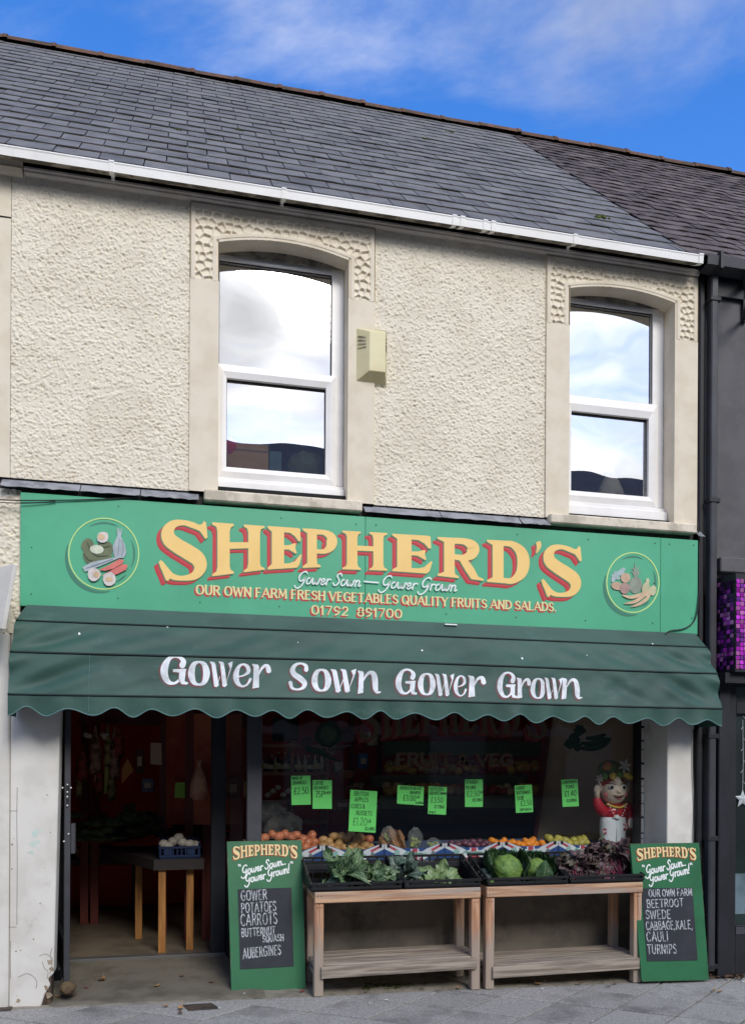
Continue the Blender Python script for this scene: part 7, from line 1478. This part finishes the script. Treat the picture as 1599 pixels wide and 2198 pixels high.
mb = MB(); a = at(1310, 1068, .3); mb.lathe(a-Vector((0, 0, .05)), [(.14, 0), (.10, .12), (.05, .22), (.01, .30)], 12, sy=.6); tag(mb.build('pale_sack', mat('pale_sacking', lin(186, 180, 166), .9, lin(150, 146, 134), 8), None, True), 'pale pointed sack inside the right upper window', 'sack')

# ------------------------------------------------------------------ neighbour on the right
xn = gx(1533)
mb = MB(); mb.box(xn, 9.0, .004, .3, gz(xn)-.3, ZE-.05); mb.build('wall', m_nwall, NB)
mb = MB(); mb.box(gx(1489)+.002, xn-.002, .05, .3, gz(xn)-.3, ZE-.02); mb.build('party_wall_recess', m_black, NB)
p0 = gx(1518, -.04, 1200); p1 = gx(1533, -.04, 1200)
dp = MB(); dp.box(p0, p1, -.075, -.004, gz(p0)+.06, at(1528, 585, -.075).z); dpo = dp.build('downpipe', m_pipe, NB, bevel=.008)
for py in (640, 1073, 1580, 1800, 2075): mb = MB(); z = at(1526, py, -.07).z; mb.box(p0-.012, p1+.02, -.082, -.002, z-.018, z+.018); mb.build('pipe_clip', m_black, dpo, bevel=.004)
dp = MB(); a0 = gx(1497, -.0, 1200); dp.box(a0, a0+.05, -.01, .048, gz(a0), ZE-.1); dp.build('black_pipe', m_black, NB, bevel=.01)
zgn = at(1560, 556, -.14).z; gp2 = [(-.17, 0), (-.16, -.07), (-.06, -.09), (-.04, 0), (-.05, 0), (-.065, -.08), (-.152, -.062), (-.16, 0)]
mb = MB(); extr(mb, gp2, gx(1516, -.15, 560), 9, zgn); mb.build('gutter', m_pipe, NB)
mb = MB(); mb.box(gx(1516), 9, -.03, .02, zgn-.22, zgn-.02); mb.build('fascia_board', m_black, NB)
mb = MB(); x = gx(1547, -.17, 560); mb.box(x-.012, x+.012, -.185, -.02, zgn-.10, zgn+.03); mb.build('gutter_bracket', m_black, NB)
SB = thing('sign_bracket', 'black metal hanging sign bracket high on the grey neighbouring wall', 'bracket', at(1590, 690, -.02))
mb = MB(); x = gx(1592, -.02); z1, z0 = at(1592, 612, -.02).z, at(1592, 690, -.02).z; mb.box(x-.016, x+.016, -.03, .0, z0, z1); mb.build('wall_plate', m_black, SB)
mb = MB(); xx = gx(1583, -.2, 650); mb.box(xx, xx+.025, -.32, -.29, z0, z1); mb.beam((x, -.01, z1-.02), (xx+.012, -.3, z1-.02), .03, .025); mb.beam((x, -.01, z0+.02), (xx+.012, -.3, z0+.02), .025, .02); mb.build('arm_frame', m_black, SB)
mb = MB(); zc1, zc0 = at(1560, 1200).z, at(1560, 1232).z; mb.box(xn+.004, 9, -.06, .002, zc0, zc1); mb.build('string_course', m_nwall, NB, bevel=.008)
# sequin sign box
YQ = -.22; xq0 = gx(1535, -.02, 1330); xq1 = gx(1578, YQ, 1330); zq1, zq0 = at(1578, 1236, YQ).z, at(1578, 1436, YQ).z
SQ = thing('sequin_sign', 'purple shimmering sequin sign box over the neighbouring shop', 'sign', (xq0, -.1, zq0))
mb = MB(); mb.add([(xq0, -.0, zq0-.02), (xq1, YQ, zq0-.02), (9, YQ, zq0-.02), (9, -.0, zq0-.02), (xq0, -.0, zq1+.02), (xq1, YQ, zq1+.02), (9, YQ, zq1+.02), (9, 0, zq1+.02)], [(3, 2, 1, 0), (4, 5, 6, 7), (0, 1, 5, 4), (1, 2, 6, 5)]); mb.build('sign_box', m_black, SQ)
m_seq = [mat('sequin_purple', lin(110, 40, 130), .25, metal=.55, rand=.5), mat('sequin_magenta', lin(190, 50, 190), .25, metal=.4, rand=.35), mat('sequin_dark', lin(54, 26, 66), .3, metal=.5, rand=.5), mat('sequin_pink', lin(206, 120, 190), .25, metal=.4, rand=.2)]
r = random.Random(33); sz = .034; smes = []
for m_ in m_seq:
    me = bpy.data.meshes.new('sequin'); h = sz*.46; c_ = .3*h
    vs = [(-h+c_, 0, -h), (h-c_, 0, -h), (h, 0, -h+c_), (h, 0, h-c_), (h-c_, 0, h), (-h+c_, 0, h), (-h, 0, h-c_), (-h, 0, -h+c_)]; me.from_pydata(vs+[(x*.9, -.002, z*.9) for x, y, z in vs], [], [tuple(range(8, 16))]+[(i, (i+1) % 8, 8+(i+1) % 8, 8+i) for i in range(8)]); me.materials.append(m_); smes.append(me)
A, B = Vector((xq0, 0, 0)), Vector((xq1, YQ, 0)); Ls = (B-A).length; nrm = Vector(((B-A).y, -(B-A).x, 0)).normalized(); ang = math.atan2(B.y-A.y, B.x-A.x); off = chain(SQ); cnt = 0
for j in range(int((zq1-zq0)/sz)):
    z = zq0+sz*(j+.5)
    for i in range(int(Ls/sz)):
        p = A.lerp(B, (i+.5)*sz/Ls)+nrm*.004+Vector((0, 0, z)); o = bpy.data.objects.new('sequin', smes[r.choice((0, 0, 2, 2, 2, 3, 1))]); COL.objects.link(o); o.parent = SQ; o.location = p-off; o.rotation_euler = (r.uniform(-.16, .16), r.uniform(-.1, .1), ang+r.uniform(-.18, .18)); cnt += 1
    for i in range(6):
        p = Vector((xq1+(i+.5)*sz, YQ-.004, z)); o = bpy.data.objects.new('sequin', smes[r.choice((1, 1, 1, 3, 0))]); COL.objects.link(o); o.parent = SQ; o.location = p-off; o.rotation_euler = (r.uniform(-.16, .16), r.uniform(-.1, .1), r.uniform(-.18, .18)); cnt += 1
mb = MB()
for j in range(int((zq1-zq0)/sz)):
    for i in range(6, 60):
        x0 = xq1+(i+.5)*sz; z = zq0+sz*(j+.5); t0, t1 = r.uniform(-.004, .004), r.uniform(-.004, .004); h = sz*.45
        mb.add([(x0-h, YQ-.004+t0, z-h), (x0+h, YQ-.004+t1, z-h), (x0+h, YQ-.004-t0, z+h), (x0-h, YQ-.004-t1, z+h)], [(0, 1, 2, 3)], r.choice((0, 0, 0, 1, 2)))
tag(mb.build('further_sequins', [m_seq[1], m_seq[3], m_seq[0]], SQ), kind='stuff')
print('sequins', cnt)
mb = MB(); mb.box(xq0-.02, 9, -.17, -.004, at(1560, 1466, -.15).z, zq0-.022); mb.build('fascia', m_black, NB)
# neighbouring shopfront
xw = gx(1560, -.02, 1700); zh = at(1580, 1468, 0).z; zl = at(1580, 1985, 0).z
mb = MB(); mb.box(xn+.002, xw, -.05, .002, gz(xn)-.05, zh); mb.build('pilaster', m_frame_dark, NB, bevel=.006)
mb = MB(); xk = gx(1579, -.03, 1700); mb.box(xw+.001, xk, -.03, .03-.028, gz(xn)-.05, zh); mb.box(xk, 9, -.028, .001, gz(4)-.05, zl); mb.box(xk, 9, -.03, .001, at(1590, 1532, -.03).z, at(1590, 1505, -.03).z); mb.build('shopfront_frame', m_black, NB, bevel=.004)
mb = MB(); mb.box(xk, 9, -.036, -.0285, at(1590, 2005, -.03).z, at(1590, 1990, -.03).z); mb.build('bottom_rail', m_frame, NB)
mb = MB(); rect(mb, xk, 9, zl, zh, -.008); mb.build('window_pane', m_glass_shop, NB)
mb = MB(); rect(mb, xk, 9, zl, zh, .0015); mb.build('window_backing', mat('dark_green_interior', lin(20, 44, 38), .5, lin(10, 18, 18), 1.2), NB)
mb = MB(); rect(mb, xk+.004, 9, at(1590, 1962, -.01).z, at(1590, 1875, -.01).z, -.0065); mb.build('frosted_strip', mat('frosted_film', lin(120, 140, 150), .6, lin(90, 106, 112), 3), NB)
SL = thing('star_light', 'pale star shaped light hanging in the neighbouring shop window', 'light', at(1592, 1735, -.015))
mb = MB(); c = at(1593, 1715, -.016); pts = [(c.x+(.075 if i % 2 == 0 else .032)*math.sin(i*math.pi/5), c.z+(.075 if i % 2 == 0 else .032)*math.cos(i*math.pi/5)) for i in range(10)]
k = len(pts); mb.add([(x, c.y, z) for x, z in pts]+[(c.x, c.y-.012, c.z)], [(i, (i+1) % k, k) for i in range(k)]); mb.build('star', mat('pale_star_plastic', lin(186, 194, 196), .4), SL)
mb = MB(); mb.tube([(c.x, c.y, c.z+.07), (c.x+.004, c.y, c.z+.3), (c.x-.002, c.y, at(1592, 1545, -.016).z)], .0022, 4)
for i in range(7): mb.tube([(c.x, c.y, c.z+.14+i*.085), (c.x+.018*(-1)**i, c.y, c.z+.12+i*.085)], .002, 4)
mb.build('light_string', mat('white_cable', lin(190, 194, 194), .5), SL)

# ------------------------------------------------------------------ small things on the ground
m_drain = mat('rusty_cover', lin(84, 72, 60), .8, lin(60, 54, 50), 12, bump=.8, bscale=60, bdist=.004)
def ghit(px, py):
    o_ = Vector((0, -DCAM, EYE)); d = at(px, py, 0)-o_; lo_, hi_ = .5, 1.4
    for _ in range(40):
        m_ = (lo_+hi_)/2; p = o_+d*m_
        if p.z > (ground(p.x, p.y) if p.y < 0 else gz(p.x)+(zt_-gz(p.x))*min(1, p.y/YT) if p.x < gx(560) else ground(p.x, p.y)): lo_ = m_
        else: hi_ = m_
    p = o_+d*lo_; return Vector((p.x, p.y, p.z))
q = [ghit(*p) for p in ((406, 2171), (472, 2166), (455, 2155), (392, 2159))]; mb = MB(); mb.hexa([p+Vector((0, 0, -.01)) for p in q], [p+Vector((0, 0, .008)) for p in q]); tag(mb.build('drain_cover', m_drain, None, False, .002), 'small rusty brown metal cover set in the paving before the doorway', 'cover')
q = [ghit(*p) for p in ((-10, 2172), (24, 2170), (28, 2162), (0, 2162))]; mb = MB(); mb.hexa([p+Vector((0, 0, -.01)) for p in q], [p+Vector((0, 0, .006)) for p in q]); tag(mb.build('drain_cover', m_drain), 'sliver of dark cover at the foot of the far left pier', 'cover')
m_lf = [mat('tan_dead_leaf', lin(176, 138, 88), .8, lin(140, 100, 60), 20, rand=.2), mat('brown_dead_leaf', lin(104, 76, 54), .85, lin(76, 54, 40), 20, rand=.25), mat('reddish_dead_leaf', lin(140, 60, 52), .85, lin(100, 44, 40), 20)]
def dleaf(px, py, sz, mi, label, seed):
    r = random.Random(seed); p = ghit(px, py); a0 = r.uniform(0, 6.28); n = 9; mb = MB(); ol = []
    for i in range(n*2):
        t = 2*math.pi*i/(n*2); rr = sz*(1 if i % 2 == 0 else .62)*(.75+.35*abs(math.cos(t))); ol.append((rr*math.cos(t), rr*.62*math.sin(t)))
    vs = [p+Vector((x*math.cos(a0)-y*math.sin(a0), x*math.sin(a0)+y*math.cos(a0), .012+.16*abs(y)*r.uniform(.6, 1.4)+r.uniform(0, .004)+.25*x*x/sz)) for x, y in ol]
    mb.add(vs+[p+Vector((0, 0, .010))], [(i, (i+1) % (2*n), 2*n) for i in range(2*n)]); mb.tube([vs[0], vs[0]+(vs[0]-p)*.5+Vector((0, 0, .004))], .0012, 4)
    tag(mb.build('fallen_leaf', m_lf[mi], None), label, 'leaf', 'fallen leaves on the ground')
LV = [(219, 2108, .035, 1, 'brown dead leaf in the middle of the doorway floor'), (222, 2104, .03, 0, 'tan dead leaf curled over a brown one in the doorway'), (185, 2124, .022, 2, 'small reddish leaf near the door foot'), (337, 2120, .032, 0, 'tan dead leaf near the front of the doorway floor'), (391, 2098, .025, 1, 'dark leaf deep in the doorway'), (455, 2112, .03, 1, 'dark curled leaf near the left menu board'),
      (157, 2141, .025, 0, 'pale orange leaf on the step by the stone'), (126, 2143, .025, 0, 'pale orange leaf at the foot of the left pier'), (356, 2163, .028, 0, 'pale tan leaf left of the rusty cover'), (388, 2168, .038, 0, 'tan leaf lying against the rusty cover'), (388, 2178, .03, 1, 'grey brown leaf just before the rusty cover'),
      (1112, 2112, .03, 1, 'brown leaf under the left end of the second stall'), (1155, 2115, .034, 0, 'tan leaf under the second stall'), (1245, 2114, .03, 1, 'dark leaf under the middle of the second stall'), (1320, 2114, .03, 1, 'dark leaf under the right end of the second stall'), (1305, 2121, .025, 1, 'small dark leaf before the second stall'),
      (1543, 2133, .03, 0, 'pale leaf on the paving right of the second menu board'), (1530, 2130, .025, 0, 'tan leaf beside the pale one near the right edge'), (914, 2115, .03, 1, 'brown leaf behind the right end of the first stall'), (985, 2124, .028, 0, 'tan leaf by the right leg of the first stall'), (940, 2130, .026, 1, 'small brown leaf before the first stall'), (784, 2135, .02, 1, 'tiny dark leaf near the left leg of the first stall'), (648, 2132, .026, 2, 'reddish leaf beside the left menu board')]
for i, l in enumerate(LV): dleaf(*l, 50+i)
m_scrap = mat('white_litter', lin(226, 226, 222), .8)
for i, (px, py) in enumerate(((829, 2149), (794, 2156), (1163, 2125), (1428, 2146), (1272, 2194), (1370, 2123), (1594, 2109), (525, 2135), (470, 2167))):
    p = ghit(px, py); r = random.Random(i); mb = MB(); s_ = r.uniform(.012, .02); a = r.uniform(0, 3); mb.add([p+Vector((s_*math.cos(a+t)*(1 if k % 2 else .5), s_*math.sin(a+t)*(1 if k % 2 else .5), .009+r.uniform(0, .004))) for k, t in enumerate((0, 1.2, 2.5, 3.6, 5))], [(0, 1, 2, 3, 4)])
    tag(mb.build('litter_scrap', m_scrap), 'tiny white scrap of litter on the grey paving', 'litter', 'white scraps on the paving')
m_weed = mat('withered_weed', lin(128, 100, 72), .9, lin(92, 70, 52), 14, rand=.2)
WD = thing('withered_weed', 'withered brown weed against the dark wall right of the second menu board', 'plant', ghit(1546, 2092)); r = random.Random(77); b0 = ghit(1546, 2090)+Vector((0, .02, 0))
for i in range(7):
    tip = b0+Vector((r.uniform(-.06, .06), r.uniform(-.05, .02), r.uniform(.12, .27))); mb = MB(); mb.tube([b0, b0.lerp(tip, .5)+Vector((r.uniform(-.02, .02), 0, 0)), tip], [.004, .003, .002], 5); mb.build('stem', m_weed, WD)
    for q in range(3): leaf('leaf', m_weed, WD, b0.lerp(tip, r.uniform(.35, 1)), (r.uniform(-1, 1), r.uniform(-1, 0), r.uniform(-.9, .4)), (0, -.6, .8), r.uniform(.04, .07), r.uniform(.010, .018), r.uniform(-2, .5), .008, 900+i*3+q, .4, 4, 5)
mb = MB(); r = random.Random(78)
for i in range(60):
    px = r.uniform(1520, 1599); p = ghit(px, r.uniform(2094, 2106)); s_ = r.uniform(.012, .03); a = r.uniform(0, 6.3); e = r.uniform(-.5, .5)
    d1 = Vector((math.cos(a), math.sin(a), e))*s_; d2 = Vector((-math.sin(a), math.cos(a), r.uniform(-.4, .4)))*s_*.5; p = p+Vector((0, 0, .02)); mb.add([p-d1, p+d2, p+d1, p-d2], [(0, 1, 2, 3)])
tag(mb.build('leaf_litter', m_lf[1]), 'drift of dead leaves along the foot of the dark wall', kind='stuff')
mb = MB(); r = random.Random(79)
for i in range(46):
    p = ghit(r.uniform(770, 880), r.uniform(2112, 2124)); mb.ball(p+Vector((0, 0, .004)), r.uniform(.006, .018), r.uniform(.006, .015), .005, 6, 4, .2, r)
tag(mb.build('moss_patch', m_moss, None, True), 'thin green moss on the concrete behind the first stall', kind='stuff')

# ------------------------------------------------------------------ other side of the street (seen only as reflections)
OP = thing('opposite_terrace', 'plain rendered terrace across the street, mirrored in the shop windows', 'building', (2, -16, 0))
m_op = mat('opposite_render', lin(176, 168, 156), .85, lin(160, 152, 140), 1); m_opr = mat('opposite_slates', lin(84, 84, 90), .7, lin(70, 70, 76), 3); m_opw = mat('opposite_window', lin(40, 46, 54), .2)
mb = MB(); mb.box(-24, 30, -19, -13.6, -.05, 6.0); mb.build('wall', m_op, OP)
mb = MB(); mb.add([(-24, -13.3, 5.95), (30, -13.3, 5.95), (30, -17, 10.3), (-24, -17, 10.3), (-24, -20.7, 5.95), (30, -20.7, 5.95)], [(0, 1, 2, 3), (3, 2, 5, 4), (0, 3, 4), (1, 5, 2)]); mb.build('roof', m_opr, OP)
for i in range(14):
    for z in (.6, 3.6): mb = MB(); x = -22+i*3.7; mb.box(x, x+1.3 if z > 1 else x+2.2, -13.62, -13.57, z, z+1.6); mb.build('window', m_opw, OP)
for x, w_, h_ in ((-12, 1.2, 10.7), (-3.5, .8, 10.8), (19, 1.2, 10.9)):
    mb = MB(); mb.box(x, x+w_, -17.4, -16.6, 9.2, h_); mb.build('chimney', m_core, OP)
    for q in range(2): mb = MB(); mb.lathe((x+w_*(.3+.4*q), -17, h_), [(.09, 0), (.075, .2), (.095, .23)], 10); mb.build('chimney_pot', m_ridge, OP)

# paint smears and cracks on the left pier
SM = lambda px, py, h: at(px, py, -.0005 - h)
k = Ink(SM, .0006, .00003); k.flip = -1
for i, (px, py, r_) in enumerate(((76, 1788, 9), (73, 1812, 8), (80, 1806, 6), (70, 1830, 5), (90, 1782, 4))): k.poly(blob(px, py, r_, 12, .3, 60+i)[1])
k.build('green_paint_smear', mat('pale_green_smear', lin(196, 216, 206), .8, lin(220, 220, 212), 30), BLD)
k = Ink(SM, .0006, .00003); k.flip = -1
for P in ([(40, 2098), (58, 2090), (72, 2096), (80, 2108), (78, 2122)], [(86, 2052), (98, 2048), (110, 2054), (114, 2062)], [(92, 2064), (96, 2078), (104, 2086), (102, 2100)], [(112, 2036), (109, 2052), (113, 2068), (108, 2090)], [(24, 2100), (23, 2060), (24, 2020)], [(12, 1740), (38, 1741)], [(38, 1690), (37, 1760), (38, 1850), (37, 1985)], [(14, 1990), (36, 1990)]): k.ribbon(P, [1.3]*len(P), False, 4)
k.build('crack', mat('hairline_crack', lin(140, 137, 130), .9), BLD)
k = Ink(SM, .0006, .00003); k.flip = -1; r = random.Random(70)
for i in range(12): k.poly(blob(r.uniform(24, 118), r.uniform(1640, 2140), r.uniform(.8, 2.2), 7, .3, 80+i)[1])
for px, py, r_ in ((108, 2066, 6), (112, 2080, 5), (100, 2120, 5), (106, 2136, 7), (40, 2148, 5)): k.poly(blob(px, py, r_, 10, .4, px)[1])
tag(k.build('stain', mat('rusty_stain', lin(172, 156, 130), .9, lin(134, 120, 100), 30), BLD), kind='stuff')
